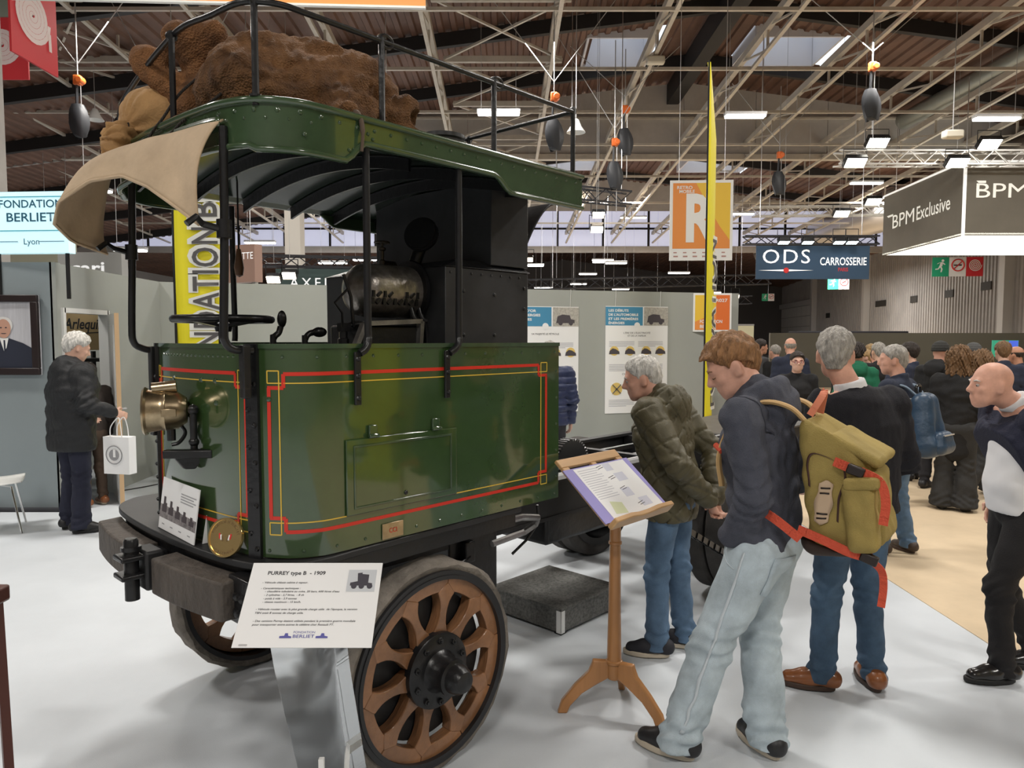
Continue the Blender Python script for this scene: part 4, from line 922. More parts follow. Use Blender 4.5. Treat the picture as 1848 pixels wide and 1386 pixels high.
for x_ in (-.055, .055):
    m = MB(); m.prism([(x_ - .018, -.111), (x_ + .018, -.111), (x_ + .018, -.106), (x_ + .008, -.104), (x_ + .006, -.096), (x_ - .002, -.096), (x_ - .004, -.104), (x_ - .018, -.105)], lambda a, b, d: ipt(a, d, b), -.0012, 0); m.build('logo_drawing', BLU, isg, smooth=None)
m = MB(); m.prism([(.105, .04), (.195, .04), (.195, .115), (.105, .115)], lambda a, b, d: ipt(a, d, b), -.001, 0); m.build('photo', M('photo_pale', (.55, .57, .6), .5), isg, smooth=None)
m = MB(); m.prism([(.115, .06), (.185, .06), (.185, .068), (.172, .07), (.172, .098), (.15, .1), (.15, .105), (.135, .103), (.138, .075), (.115, .07)], lambda a, b, d: ipt(a, d, b), -.0015, -.001)
for c_ in (.128, .152, .178): m.prism([(c_ + .009 * math.cos(a), .058 + .009 * math.sin(a)) for a in np.linspace(0, 6.28, 13)[:-1]], lambda a, b, d: ipt(a, d, b), -.0018, -.001)
m.build('photo_truck', M('photo_dark2', (.05, .045, .06), .5), isg, smooth=None)
ACR = M('clear_acrylic', (.90, .93, .95), .02, trans=1., ior=1.12, spec=.8)
st = thing('acrylic_stand', 'transparent acrylic pedestal holding up the information sheet', 'stand', (-.635, 2.17, 0))
m = MB(); pth = [(-.02, .815), (0, .822), (.018, .812), (.06, .70), (.40, 0.)]
m.grid(lambda a, b: (-.12 + .24 * b, np.interp(a, np.linspace(0, 1, 5), [q[0] for q in pth]), np.interp(a, np.linspace(0, 1, 5), [q[1] for q in pth])), 16, 1); m.build('panel', ACR, st, smooth=40, thick=.006)
m = MB(); m.tube([(-.122, 0, .812), (.122, 0, .812)], .011, 12); m.build('rolled_edge', ACR, st, smooth=60)
m = MB(); m.bar((.035, .30, .006), (.085, .20, .55), .014, .014); m.build('prop_leg', WHITE, st)
m = MB(); m.bar((.02, .07, .006), (.02, .075, .40), .016, .016); m.build('prop_leg', WHITE, st)
# ------------------------------------------------------------------ wooden reading stand
OAK = M('honey_wood', (.40, .185, .065), .38, coat=.3, noise=(4, .3, (1, 1, .15)), bump=('noise', 20, .08, (1, 1, .1))); OAKL = M('light_wood', (.55, .33, .15), .45, coat=.2, noise=(6, .2, (.2, 1, 1)))
lec = thing('reading_stand', 'honey-coloured wooden reading stand on three curved feet', 'lectern', (.478, 3.285, 0), TRUCK_RZ)
m = MB(); m.lathe([(.0, .165), (.030, .165), (.034, .18), (.033, .235), (.040, .24), (.040, .25), (.034, .255), (.029, .5), (.026, .78), (.025, .80), (.031, .805), (.031, .815), (.026, .82), (.026, .93), (0, .93)], n=20); m.build('pole', OAK, lec, smooth=40)
for k, a in enumerate((R(133), R(-83), R(25))):
    ca, sa = math.cos(a), math.sin(a); up2 = [(.025, .25), (.10, .255), (.105, .235), (.12, .20), (.185, .135), (.245, .06), (.265, .0), (.22, .0), (.205, .035), (.15, .095), (.08, .14), (.025, .17)]
    m = MB(); m.prism(up2, lambda r, z, d: (r * ca - d * sa, r * sa + d * ca, z), -.016, .016); m.build('foot', OAK, lec, bevel=.006)
D40 = R(40)
def lpt(a, b, d): return (a * .94 + .055, -.085 + b * math.cos(D40) - d * math.sin(D40), .945 + b * math.sin(D40) + d * math.cos(D40))     # a along ledge, b up the slope, d off the face
for (x0, x1, b0, b1) in ((-.25, .25, .335, .385), (-.25, .25, 0, .05), (-.25, -.20, .05, .335), (.20, .25, .05, .335), (-.02, .02, .05, .335)):
    m = MB(); m.prism([(x0, b0), (x1, b0), (x1, b1), (x0, b1)], lpt, -.018, 0); m.build('desk_rail', OAKL, lec, bevel=.004)
m = MB(); pl_ = [(-.25, -.01), (.25, -.01), (.255, .01), (.25, .05), (.12, .055), (.03, .040), (-.03, .040), (-.12, .055), (-.25, .05), (-.255, .01)]
m.prism(pl_, lambda a, b, d: lpt(a, d, b), -.03, -.005); m.build('ledge', OAKL, lec, bevel=.005)
bd = thing('information_board', 'lilac board with a printed page resting on the wooden reading stand', 'board', (.478, 3.285, 0), TRUCK_RZ)
m = MB(); m.prism([(-.27, .0), (.27, .0), (.27, .315), (-.27, .315)], lpt, .002, .006); m.build('backing', M('lilac_card', (.30, .27, .58), .6), bd, smooth=None)
m = MB(); m.prism([(-.19, .01), (.245, .01), (.225, .308), (-.20, .308)], lpt, .006, .0075); m.build('page', PAPER, bd, smooth=None)
GRY = M('print_pale_grey', (.45, .45, .5), .7)
m = MB()
for k in range(14): m.prism([(-.18, .29 - .013 * k), (-.02 - .03 * (k % 3 == 2), .29 - .013 * k), (-.02 - .03 * (k % 3 == 2), .2925 - .013 * k), (-.18, .2925 - .013 * k)], lpt, .0075, .008)
m.build('printed_lines', GRY, bd, smooth=None)
m = MB()
for a_, b_, w_, h_ in ((.03, .26, .06, .045), (.06, .19, .08, .05), (.02, .10, .07, .05), (.09, .03, .08, .05)): m.prism([(a_, b_), (a_ + w_, b_), (a_ + w_, b_ + h_), (a_, b_ + h_)], lpt, .0075, .008)
m.build('printed_pictures', M('print_blue_grey', (.62, .63, .72), .7), bd, smooth=None)
m = MB(); m.prism([(-.15, .03), (-.06, .02), (-.05, .08), (-.13, .10)], lpt, .0075, .008); m.build('map_tint', M('print_green', (.66, .7, .45), .7), bd, smooth=None)
m = MB()
for a_, b_ in ((-.01, .29), (.02, .22), (.04, .15), (.08, .05)):
    m.prism([(a_ - .02, b_), (a_ + .03, b_ + .008), (a_ + .03, b_ + .011), (a_ - .02, b_ + .003)], lpt, .0075, .0082); m.prism([(a_ - .01, b_ - .01), (a_ + .035, b_ - .004), (a_ + .035, b_ - .001), (a_ - .01, b_ - .007)], lpt, .0075, .0082)
m.build('printed_trucks', INK, bd, smooth=None)
# ------------------------------------------------------------------ signs
def sign(name, label, x0, x1, z0, z1, y, mat, rz=0, th=.03, cat='sign', bevel=0):
    r = thing(name, label, cat, ((x0 + x1) / 2, y, (z0 + z1) / 2), rz); w, h = x1 - x0, z1 - z0
    MB().b2((-w / 2, 0, -h / 2), (w / 2, th, h / 2)).build('panel', mat, r, smooth=None, bevel=bevel); return r, w, h
def rect(m, x0, x1, z0, z1, y=-.004, t=.002): m.b2((x0, y - t, z0), (x1, y, z1)); return m
def legs2(r, w, h):
    for e in (-1, 1): MB().b2((e * w * .42 - .04, .05, -r.location[2]), (e * w * .42 + .04, .13, -h / 2 + .02)).build('post', ALU, r, smooth=None)
LB = M('lightbox_face', (.6, .8, .85), .4, emit=((.55, .90, 1.), .55)); NAVYI = M('navy_ink', (.02, .10, .16), .5); CYAN = M('cyan_line', (.02, .35, .45), .5)
r, w, h = sign('lightbox_sign', 'glowing pale blue FONDATION BERLIET Lyon sign above the left wall', -5.19, -4.37, 2.60, 3.20, 7.2, LB, R(-4), .10)
text('FONDATION', r, NAVYI, .035, .145, .66, .075, bold=.012); text('BERLIET', r, NAVYI, .03, .01, .50, .085, bold=.012); text('Lyon', r, NAVYI, .03, -.215, .16, .06)
m = MB()
for a in ((-.39, .39, .245, .253), (-.39, .39, -.085, -.077), (-.39, -.382, -.085, .253), (.382, .39, -.085, .253)): rect(m, *a)
m.build('border_line', CYAN, r, smooth=None); m = MB(); rect(m, -.37, -.11, -.19, -.184); rect(m, .11, .37, -.19, -.184); m.build('dash', NAVYI, r, smooth=None)
m = MB(); m.tube([(.36, .05, -.3), (.36, .05, -.75)], .02); m.tube([(-.36, .05, -.3), (-.36, .05, -.75)], .02); m.build('sign_posts', BLACK, r)
r, w, h = sign('portrait', 'black framed portrait of a white-haired man in a dark suit', -5.40, -4.74, 1.39, 2.19, 7.245, M('portrait_backdrop', (.50, .50, .53), .5, noise=(6, .12, (6, 1, .3))), 0, .02, 'picture')
FRM = M('dark_frame', (.02, .012, .012), .35)
for a in ((-.33, .33, .33, .40), (-.33, .33, -.40, -.33), (-.33, -.26, -.33, .33), (.26, .33, -.33, .33)):
    m = MB(); m.b2((a[0], -.03, a[2]), (a[1], .01, a[3])); m.build('frame', FRM, r, bevel=.006)
def disc(m, cx, cz, rx, rz_, y, n=24, t=.002): m.prism([(cx + rx * math.cos(a), cz + rz_ * math.sin(a)) for a in np.linspace(0, 2 * math.pi, n + 1)[:-1]], lambda a, b, d: (a, d, b), y - t, y)
SKINP = M('painted_skin', (.50, .28, .20), .6); HAIRP = M('painted_white_hair', (.66, .65, .63), .6); SUIT = M('painted_suit', (.018, .022, .04), .6); PGREY = M('painted_grey', (.30, .30, .31), .6)
m = MB(); m.prism([(-.24, -.33), (.26, -.33), (.25, -.13), (.16, -.08), (.02, -.03), (-.06, -.03), (-.18, -.08), (-.24, -.12)], lambda a, b, d: (a, d, b), -.004, -.002); m.build('painted_jacket', SUIT, r, smooth=None)
m = MB(); m.prism([(-.07, -.03), (.02, -.03), (-.005, -.13), (-.03, -.16)], lambda a, b, d: (a, d, b), -.006, -.004); m.build('painted_shirt', WHITE, r, smooth=None)
m = MB(); m.prism([(-.03, -.05), (-.015, -.05), (-.012, -.15), (-.028, -.16)], lambda a, b, d: (a, d, b), -.008, -.006); m.build('painted_tie', SUIT, r, smooth=None)
m = MB(); disc(m, -.025, .10, .09, .085, -.004); m.build('painted_hair', HAIRP, r, smooth=None)
m = MB(); disc(m, -.025, .065, .072, .095, -.006); m.build('painted_face', SKINP, r, smooth=None)
m = MB(); disc(m, -.05, .075, .010, .006, -.008, 10); disc(m, 0, .075, .010, .006, -.008, 10); m.prism([(-.055, .02), (.005, .02), (-.01, .012), (-.04, .012)], lambda a, b, d: (a, d, b), -.009, -.008); m.build('painted_features', SUIT, r, smooth=None)
m = MB(); m.prism([(-.26, .0), (-.10, .0), (-.09, .33), (-.26, .33)], lambda a, b, d: (a, d, b), -.002, -.001); m.build('painted_picture', PGREY, r, smooth=None)
m = MB(); disc(m, -.17, .20, .045, .06, -.0028); m.build('painted_picture_face', M('painted_grey2', (.5, .48, .46), .6), r, smooth=None)
m = MB(); rect(m, -.10, -.085, .0, .33, -.0015); rect(m, -.26, -.085, -.01, .005, -.0015); m.build('painted_picture_edge', M('painted_red', (.3, .08, .05), .5), r, smooth=None)
OLB = M('olive_sign', (.33, .32, .24), .6); GRB = M('grey_sign', (.40, .40, .39), .6)
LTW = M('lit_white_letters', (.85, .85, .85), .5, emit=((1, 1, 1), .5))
r, w, h = sign('dealer_sign', 'olive fascia sign partly hidden behind the lightbox', -9.3, -7.9, 3.0, 3.62, 13, OLB, 0, .2); legs2(r, w, h); text('ucari', r, LTW, -.05 + .1, .02, .78, .2, bold=.02)
r, w, h = sign('dealer_sign', 'grey fascia sign with white letters left of the cab post', -7.5, -6.45, 2.72, 3.18, 12, GRB, 0, .2); legs2(r, w, h); text('ucari', r, LTW, -.13, -.12, .74, .2, bold=.02)
# flags
YEL = M('yellow_flag_cloth', (.78, .69, .02), .6, bump=('noise', 5, .3)); FTXT = M('flag_ink', (.09, .085, .085), .6); FWH = M('flag_white', (.75, .75, .70), .6)
r = thing('banner_flag', 'yellow banner flag with FONDATION BERLIET standing behind the cab', 'flag', (-3.27, 7.6, 0))
m = MB(); m.grid(lambda a, b: (-.25 + .5 * a, .012 * math.sin(8 * b + 3 * a), .18 + 4.1 * b), 6, 40); m.build('cloth', YEL, r, smooth=60, thick=.003)
m = MB(); m.tube([(-.265, 0, 0), (-.265, 0, 4.3)], .014); m.lathe([(.22, 0), (.2, .03), (.03, .05)], (-.265, 0, 0), (0, 0, 1), 20); m.build('pole', BLACK, r)
for wd_, z_, w_ in (('FONDATION', 1.29, 1.62), ('BERLIET', 3.02, 1.14)): text(wd_, r, FWH, .21, z_ - .045, w_ + .09, .30, y=-.018, align='l', bold=.075, vert=True, name='lettering_outline', space=1.05); text(wd_, r, FTXT, .20, z_, w_, .27, y=-.022, align='l', bold=.012, vert=True, space=1.12)
r = thing('feather_flag', 'tall yellow feather flag seen edge-on beside the poster wall', 'flag', (2.74, 10.0, 0), R(61))
fl_w = lambda b: .56 * min(1, (1 - b) * 5.5) ** .7
m = MB(); m.grid(lambda a, b: (-.28 + fl_w(b) * a, .09 * (a - .3) ** 2 - .02, .62 + 4.78 * b), 6, 44); m.build('cloth', YEL, r, smooth=60, thick=.003)
m = MB(); m.tube([(-.285, 0, 0), (-.285, 0, 3.5), (-.28, 0, 5.42)], .012); m.build('pole', BLACK, r); MB().lathe([(.2, 0), (.18, .03), (.02, .06)], (-.28, 0, 0), (0, 0, 1), 20).build('base', BLACK, r)
text('FONDATION', r, FWH, .25, .76, 2.42, .40, y=-.012, align='l', bold=.06, vert=True, name='lettering_outline'); text('FONDATION', r, FTXT, .24, .81, 2.32, .37, y=-.016, align='l', bold=.01, vert=True)
r2 = dup(r, (2.62, 2.20, 0), R(-70), 'yellow feather flag at the stand corner mirrored in the green cab panel')
# posters on the back wall
WRZ = math.atan2(2.45, 8.4); WE = nrm((8.4, 2.45)); WN = np.array([WE[1], -WE[0]])
def onwall(s, off=.012): q = np.array([-4.66, 9.5]) + WE * s + WN * off; return q
PB = M('poster_blue', (.06, .25, .42), .6); PHO = M('poster_photo', (.42, .40, .36), .6, noise=(30, .3)); PY = M('poster_yellow', (.72, .52, .16), .6); PDK = M('poster_dark', (.07, .06, .07), .6); LB2 = M('poster_light_blue', (.35, .52, .65), .6)
def poster(s0, s1, z0, z1, label, head, sub):
    q = onwall((s0 + s1) / 2); r = thing('wall_poster', label, 'poster', (q[0], q[1], z0), WRZ, 'posters on the grey booth wall'); w, h = s1 - s0, z1 - z0
    MB().b2((-w / 2, 0, 0), (w / 2, .006, h)).build('sheet', PAPER, r, smooth=None)
    hb = h - .30
    rect(MB(), -w / 2, w * .09, hb, h - .01, -.001).build('title_block', PB, r, smooth=None); rect(MB(), w * .11, w / 2, hb, h - .01, -.001).build('photo', PHO, r, smooth=None)
    m = MB(); x0 = w * .16; m.prism([(x0, hb + .05), (x0 + .30, hb + .05), (x0 + .30, hb + .10), (x0 + .24, hb + .11), (x0 + .22, hb + .17), (x0 + .1, hb + .18), (x0 + .02, hb + .15)], lambda a, b, d: (a, d, b), -.005, -.003)
    disc(m, x0 + .07, hb + .05, .035, .035, -.004); disc(m, x0 + .24, hb + .05, .035, .035, -.004); m.build('photo_vehicle', PDK, r, smooth=None)
    for i, t in enumerate(head): text(t, r, WHITE, -w / 2 + .05, h - .085 - .065 * i, min(w * .47, .034 * len(t)), .036, align='l', bold=.03, y=-.004)
    m = MB(); disc(m, 0, hb, .05, .05, -.003); m.build('date_badge', PAPER, r, smooth=None)
    for i, t in enumerate(sub): text(t, r, INK, 0, hb - .13 - .045 * i, .021 * len(t), .026, y=-.002)
    m = MB()
    for c in range(2):
        for base, n in ((hb - .26, 4), (hb - .62, 5), (hb - 1.18, 5)):
            for k in range(n):
                a = -w * .44 + c * w * .46; rect(m, a, a + w * (.40 if k < n - 1 else .28), base - .024 * k, base - .024 * k + .009, -.001, .001)
    m.build('printed_lines', GRY, r, smooth=None)
    for j, cx in enumerate((-.36, -.11, .15, .38)):
        m = MB(); disc(m, cx * w, hb - .40, .075, .075, -.001); m.build('yellow_dot', PY, r, smooth=None)
        m = MB(); m.prism([(cx * w - .09, hb - .45), (cx * w + .09, hb - .45), (cx * w + .085, hb - .41), (cx * w + .02, hb - .37), (cx * w - .03, hb - .36), (cx * w - .08, hb - .40)], lambda a, b, d: (a, d, b), -.006, -.004); m.build('small_vehicle', PDK, r, smooth=None)
    text('CHARBON ET PÉTROLE', r, INK, 0, hb - .78, .5, .03, y=-.002)
    m = MB(); disc(m, -w * .32, hb - 1.0, .10, .10, -.001); m.build('yellow_dot', PY, r, smooth=None)
    m = MB()
    for k in range(4): m.bar((-w * .32 - .08 * math.cos(R(45 + 90 * k)) * .2, -.004, hb - 1.0 - .08 * math.sin(R(45 + 90 * k)) * .2), (-w * .32 + .1 * math.cos(R(45 + 90 * k)), -.004, hb - 1.0 + .1 * math.sin(R(45 + 90 * k))), .003, .05, up=(0, 1, 0))
    m.build('engine_drawing', M('poster_engine', (.05, .09, .17), .6), r, smooth=None)
    m = MB(); disc(m, w * .28, hb - 1.0, .12, .10, -.001); m.build('blue_dot', LB2, r, smooth=None)
    for x in (-w * .35, w * .37): MB().tube([(x, -.002, h - .01), (x + .01, 0, 2.51 - z0)], .0035, 6).build('hanging_wire', WHITE, r)
poster(2.33, 3.40, .60, 2.22, 'white poster with blue title mostly hidden behind the firebox drum', ["LES ÉNERGIES", "NOUVELLES"], ["LE GAZOGÈNE"])
poster(4.84, 5.92, .63, 2.245, 'white poster with blue title half hidden behind the boiler casing', ["L'ÂGE D'OR", "DES ÉNERGIES", "FOSSILES"], ["SA MAJESTÉ LE PÉTROLE"])
poster(6.37, 7.45, .58, 2.265, 'white poster headed LES DÉBUTS DE L\'AUTOMOBILE on the grey wall', ["LES DÉBUTS", "DE L'AUTOMOBILE", "ET LES PREMIÈRES", "ÉNERGIES"], ["L'ÈRE DE L'ÉLECTRICITÉ", "ET DE LA VAPEUR"])
ORG = M('show_orange', (.78, .28, .06), .55); ORY = M('show_yellow', (.80, .52, .05), .55); ORD = M('show_deep_orange', (.72, .16, .03), .55)
q = onwall(8.2, .10); r = thing('stand_number_sign', 'small orange and yellow stand number sign 1R027 at the end of the wall', 'sign', (q[0], q[1], 2.18), 0)
MB().b2((-.31, 0, -.31), (.31, .02, .31)).build('panel', WHITE, r, smooth=None); rect(MB(), -.28, .06, -.28, .28, -.001).build('left_field', ORY, r, smooth=None); rect(MB(), .06, .28, -.28, .28, -.001).build('right_field', ORD, r, smooth=None)
m = MB(); m.prism([(-.28, -.28), (.06, -.28), (.06, .0), (-.28, -.15)], lambda a, b, d: (a, d, b), -.005, -.003); m.build('diagonal_field', ORG, r, smooth=None)
text('1R027', r, WHITE, .13, .17, .22, .05, bold=.02, y=-.007); text('FONDATION', r, WHITE, -.20, -.17, .36, .05, align='l', bold=.02, y=-.007); text('BERLIET', r, WHITE, -.20, -.25, .26, .05, align='l', bold=.02, y=-.007)
MB().tube([(0, .01, -.31), (0, .01, -2.18)], .02).build('post', ALU, r)
r, w, h = sign('aisle_sign', 'orange hanging aisle sign with a large white letter R', 2.82, 3.93, 3.155, 4.57, 13, WHITE, R(-3), .03)
rect(MB(), -w / 2 + .05, w / 2 - .05, -h / 2 + .21, h / 2 - .05, -.001).build('orange_field', ORG, r, smooth=None)
m = MB(); m.prism([(-.1, h / 2 - .05), (w / 2 - .05, h / 2 - .05), (w / 2 - .05, -.35), (.32, -.1), (.12, .25)], lambda a, b, d: (a, d, b), -.005, -.003); m.build('yellow_field', ORY, r, smooth=None)
text('R', r, WHITE, .0, -h / 2 + .36, .54, .80, bold=.035, y=-.007); text('RETRO', r, WHITE, -w / 2 + .12, h / 2 - .155, .27, .055, align='l', bold=.02, y=-.007); text('MOBILE', r, WHITE, -w / 2 + .16, h / 2 - .225, .27, .055, align='l', bold=.02, y=-.007)
m = MB(); [rect(m, -w / 2 + .07 + .17 * k, -w / 2 + .15 + .17 * k, -h / 2 + .06, -h / 2 + .085, -.001) for k in range(6)]; [rect(m, -w / 2 + .07 + .17 * k, -w / 2 + .13 + .17 * k, -h / 2 + .13, -h / 2 + .15, -.001) for k in range(6)]; m.build('sponsor_logos', M('logo_grey_red', (.45, .25, .22), .6), r, smooth=None)
for x in (-.4, .4): MB().tube([(x, .01, h / 2), (x, .01, 8.6 - 3.86)], .006, 6).build('hanging_wire', ALU, r)
r, w, h = sign('roller_banner', 'cream roller banner standing right of the feather flag', 4.17, 4.52, .05, 2.03, 13.5, M('cream_banner', (.66, .62, .42), .6), 0, .02, 'banner'); MB().b2((-.19, -.1, -h / 2 - .05), (.19, .12, -h / 2 + .04)).build('base', ALU, r); MB().b2((-.18, -.006, h / 2 - .03), (.18, .026, h / 2)).build('top_rail', ALU, r)
rect(MB(), -w / 2 + .03, w / 2 - .03, -.3, .3, -.001).build('printed_field', M('cream_print', (.60, .55, .36), .6), r, smooth=None)
r, w, h = sign('dealer_sign', 'dark green fascia sign reading AXEL above the booth wall', -5.21, -1.9, 2.5, 3.30, 16, M('slate_green', (.055, .085, .08), .6), 0, .3); legs2(r, w, h); text('AXEL SCHUETTE', r, LTW, .15, -.01, 3.0, .21, space=1.4)
r, w, h = sign('dealer_sign', 'copper-lit fascia sign receding at the back left of the cab', -5.9, -4.83, 2.84, 3.55, 14, M('copper_sign', (.38, .24, .19), .5), R(-25), .2); legs2(r, w, h); text('SCHUETTE', r, LTW, .1, .08, .8, .13)
NAVB = M('navy_banner', (.028, .062, .115), .7, noise=(1.2, .1))
r, w, h = sign('hanging_banner', 'navy hanging banner reading ODS CARROSSERIE PARIS', 6.72, 9.84, 3.40, 4.31, 20, NAVB, 0, .04, 'banner')
text('ODS', r, LTW, -.73, -.02, 1.3, .38, space=1.15); m = MB(); m.prism([(-1.5, -.215), (-.73, -.24), (.02, -.215), (-.73, -.19)], lambda a, b, d: (a, d, b), -.008, -.004); m.build('white_line', LTW, r, smooth=None)
m = MB(); disc(m, -.73, -.215, .075, .075, -.009); m.build('red_ball', RED, r, smooth=None); text('CARROSSERIE', r, LTW, .84, -.07, 1.28, .21, bold=.01); text('PARIS', r, RED, .84, -.24, .27, .10, bold=.01)
FLOODM = M('floodlight_glow', (1, 1, 1), .4, emit=((1., .98, .86), 14)); COOLG = M('cool_lamp_glow', (1, 1, 1), .4, emit=((.75, .93, 1.), 10))
def truss_box(m, a, b, s=.3, st=.3, r=.022, up=(0, 0, 1)):
    a = V3(*a); b = V3(*b); t = nrm(b - a); L = np.linalg.norm(b - a); x = nrm(np.cross(t, up)) * s / 2; z = np.array(up) * s / 2
    C4 = [x + z, x - z, -x - z, -x + z]
    for c in C4: m.bar(a + c, b + c, r * 2, r * 2)
    n = int(L / st)
    for i in range(n):
        p, q_ = a + t * L * i / n, a + t * L * (i + 1) / n
        for k in range(4):
            c, d = C4[k], C4[(k + 1) % 4]; m.bar(p + (c if i % 2 else d), q_ + (d if i % 2 else c), r, r)
TRW = M('bright_truss', (.72, .71, .68), .35, .5); TRB = M('black_truss', (.03, .03, .035), .4, .3)
def rig(name, label, a, b, mat, s=.3, st=.3):
    t = thing(name, label, 'truss', a); m = MB(); truss_box(m, (0, 0, 0), V3(*b) - V3(*a), s, st); m.build('lattice', mat, t, smooth=None)
    d = V3(*b) - V3(*a)
    for f in (.12, .88):
        q_ = d * f; MB().tube([(q_[0], q_[1], q_[2] + s / 2), (q_[0], q_[1], roofz(a[0] + q_[0]) + .02 - a[2])], .010, 6).build('hanging_chain', ALU, t)
    return t
rig('lighting_truss', 'bright aluminium lighting truss above the BPM box sign', (8.4, 19, 6.42), (16, 19, 6.42), TRW, .34, .36)
rig('lighting_truss', 'aluminium lighting truss above the blue banner', (8.6, 26, 6.28), (13.4, 26, 6.32), TRW, .32, .34)
rig('lighting_truss', 'dark lighting truss above the navy hanging banner', (6.4, 20.1, 4.47), (10.1, 20.1, 4.47), TRB, .22, .3)
rig('lighting_truss', 'black lighting truss hanging right of the cab roof', (1.2, 17, 5.15), (2.8, 17.5, 5.1), TRB, .3, .3)
rig('lighting_truss', 'black lighting truss above the dark green fascia sign', (-6.0, 15.4, 3.42), (-2.2, 15.6, 3.36), TRB, .22, .28)
rig('lighting_truss', 'long dark lighting truss far behind the poster wall', (.6, 30, 4.0), (11, 31, 4.3), TRB, .4, .5)
rig('lighting_truss', 'second long dark lighting truss far behind the poster wall', (.6, 36, 3.4), (12.5, 38, 3.8), TRB, .4, .5)
WIRE_ = M('steel_wire', (.5, .5, .5), .4, .5)
BULB = M('warm_spot_glow', (1, 1, 1), .4, emit=((1., .86, .68), 9))
def flood(loc, label, glow, w=.45, tilt=50, body=IRON, group='floodlights on the trusses', rz=0):
    t = thing('floodlight', label, 'floodlight', loc, rz, group); Q = Matrix.Rotation(R(tilt), 3, 'X')
    m = MB(); m.box((0, 0, 0), (w, .14, w * .6), Q); m.build('housing', body, t, bevel=.02)
    m = MB(); m.box(tuple(Q @ Vector((0, -.075, 0))), (w * .9, .012, w * .5), Q); m.build('lens', glow, t)
    m = MB(); m.tube([(-w / 2 - .02, 0, 0), (-w / 2 - .02, 0, .3), (w / 2 + .02, 0, .3), (w / 2 + .02, 0, 0)], .012, 6); m.build('yoke', body, t)
    MB().tube([(0, 0, .3), (0, 0, roofz(loc[0]) + .02 - loc[2])], .004, 5).build('hanger', WIRE_, t)
    return t
for (x, y, z, l) in ((9.3, 18.7, 6.78, 'floodlight standing on the left part of the bright truss'), (8.75, 18.7, 6.28, 'floodlight under the left end of the bright truss'), (12.15, 18.7, 6.75, 'floodlight standing on the bright truss above the BPM sign corner'), (11.35, 18.7, 6.28, 'floodlight under the bright truss at the BPM sign corner'), (12.7, 25.7, 6.62, 'floodlight on the right end of the second truss'), (11.6, 25.7, 6.2, 'floodlight under the second truss')): flood((x, y, z), l, FLOODM, .55)
for (x, l) in ((7.35, 'cool lamp above the letter O of the navy banner'), (8.0, 'cool lamp above the gap in the navy banner lettering'), (9.2, 'cool lamp above the word CARROSSERIE'), (8.85, 'cool lamp just left of the word CARROSSERIE lamp')): flood((x, 19.7, 4.42), l, COOLG, .3, 70)
for i, (x, y, z) in enumerate(((2.0, 16.9, 4.65), (1.95, 16.8, 4.3), (.55, 24, 4.4), (.25, 24, 4.25), (-.3, 27, 3.75), (4.2, 33, 3.5), (8.2, 29, 3.6), (9, 29.2, 3.5), (-4.62, 15.1, 3.10), (-4.95, 15.1, 3.02), (1.2, 30, 3.6), (3.1, 36.5, 3.2), (6.2, 37, 3.3), (7.5, 37.4, 3.4))): flood((x, y, z), ['stage spot on the black truss right of the cab roof', 'lower white stage spot on the black truss', 'left warm spot of a pair beyond the boiler', 'right warm spot of a pair beyond the boiler', 'dim warm spot just right of the boiler casing', 'small spot far behind the poster headed LES DÉBUTS', 'spot beside the emergency sign cluster', 'spot below the navy hanging banner', 'warm spot beside the copper sign', 'warm spot left of the copper sign', 'small spot on the far dark truss near the boiler', 'small spot on the farthest truss left', 'small spot on the farthest truss middle', 'small spot on the farthest truss right'][i], BULB if i != 1 else FLOODM, .30, 35, group='stage spots')
# BPM hanging box sign
BPMG = M('taupe_fabric', (.17, .157, .13), .75, noise=(.8, .1)); BPML = M('lightbox_underside', (1, 1, .95), .5, emit=((1, .98, .88), 1.6)); EDG = M('light_edge', (.8, .8, .78), .4, emit=((1, 1, .95), .6))
bx = thing('hanging_box_sign', 'big taupe BPM Exclusive box sign hanging with a glowing white underside', 'sign', (11.95, 19.3, 4.5))
MB().b2((0, 0, 0), (5.6, .05, 1.93)).build('front_face', BPMG, bx, smooth=None)
sl = nrm((.30, 4.75)); SLN = 4.76
def spt(a, z, d): return (sl[0] * a - sl[1] * d, sl[1] * a + sl[0] * d, z)
m = MB(); m.prism([(0, 0), (SLN, 0), (SLN, 1.93), (0, 1.93)], spt, -.05, 0); m.build('side_face', BPMG, bx, smooth=None)
m = MB(); m.add([(0, 0, .02), (5.6, 0, .02), (5.9, 4.75, .02), (.3, 4.75, .02), (0, 0, .06), (5.6, 0, .06), (5.9, 4.75, .06), (.3, 4.75, .06)], [(3, 2, 1, 0), (4, 5, 6, 7), (0, 1, 5, 4), (1, 2, 6, 5), (2, 3, 7, 6), (3, 0, 4, 7)]); m.build('underside', BPML, bx, smooth=None)
MB().b2((-.03, -.03, -.02), (.03, .03, 1.96)).build('corner_edge', EDG, bx); MB().b2((0, -.02, 1.9), (5.6, .03, 1.95)).build('top_edge', EDG, bx)
m = MB(); m.bar((0, 0, 1.93), (.3, 4.75, 1.93), .05, .05); m.build('top_edge', EDG, bx)
BW = M('bpm_white', (.9, .89, .82), .5, emit=((1, .99, .9), .35))
text('BPM', bx, BW, .98, .98, 1.35, .38, bold=0, y=-.01)
m = MB(); m.prism([(.30, 1.42), (.55, 1.42), (.55, 1.36), (.36, 1.36)], lambda a, b, d: (a, d, b), -.012, -.004); m.prism([(.30, 1.20), (.46, 1.20), (.42, 1.15), (.34, 1.15)], lambda a, b, d: (a, d, b), -.012, -.004); m.build('logo_wing', BW, bx, smooth=None)
side = lambda x, y, z: spt(SLN - x, z, .012 - y)
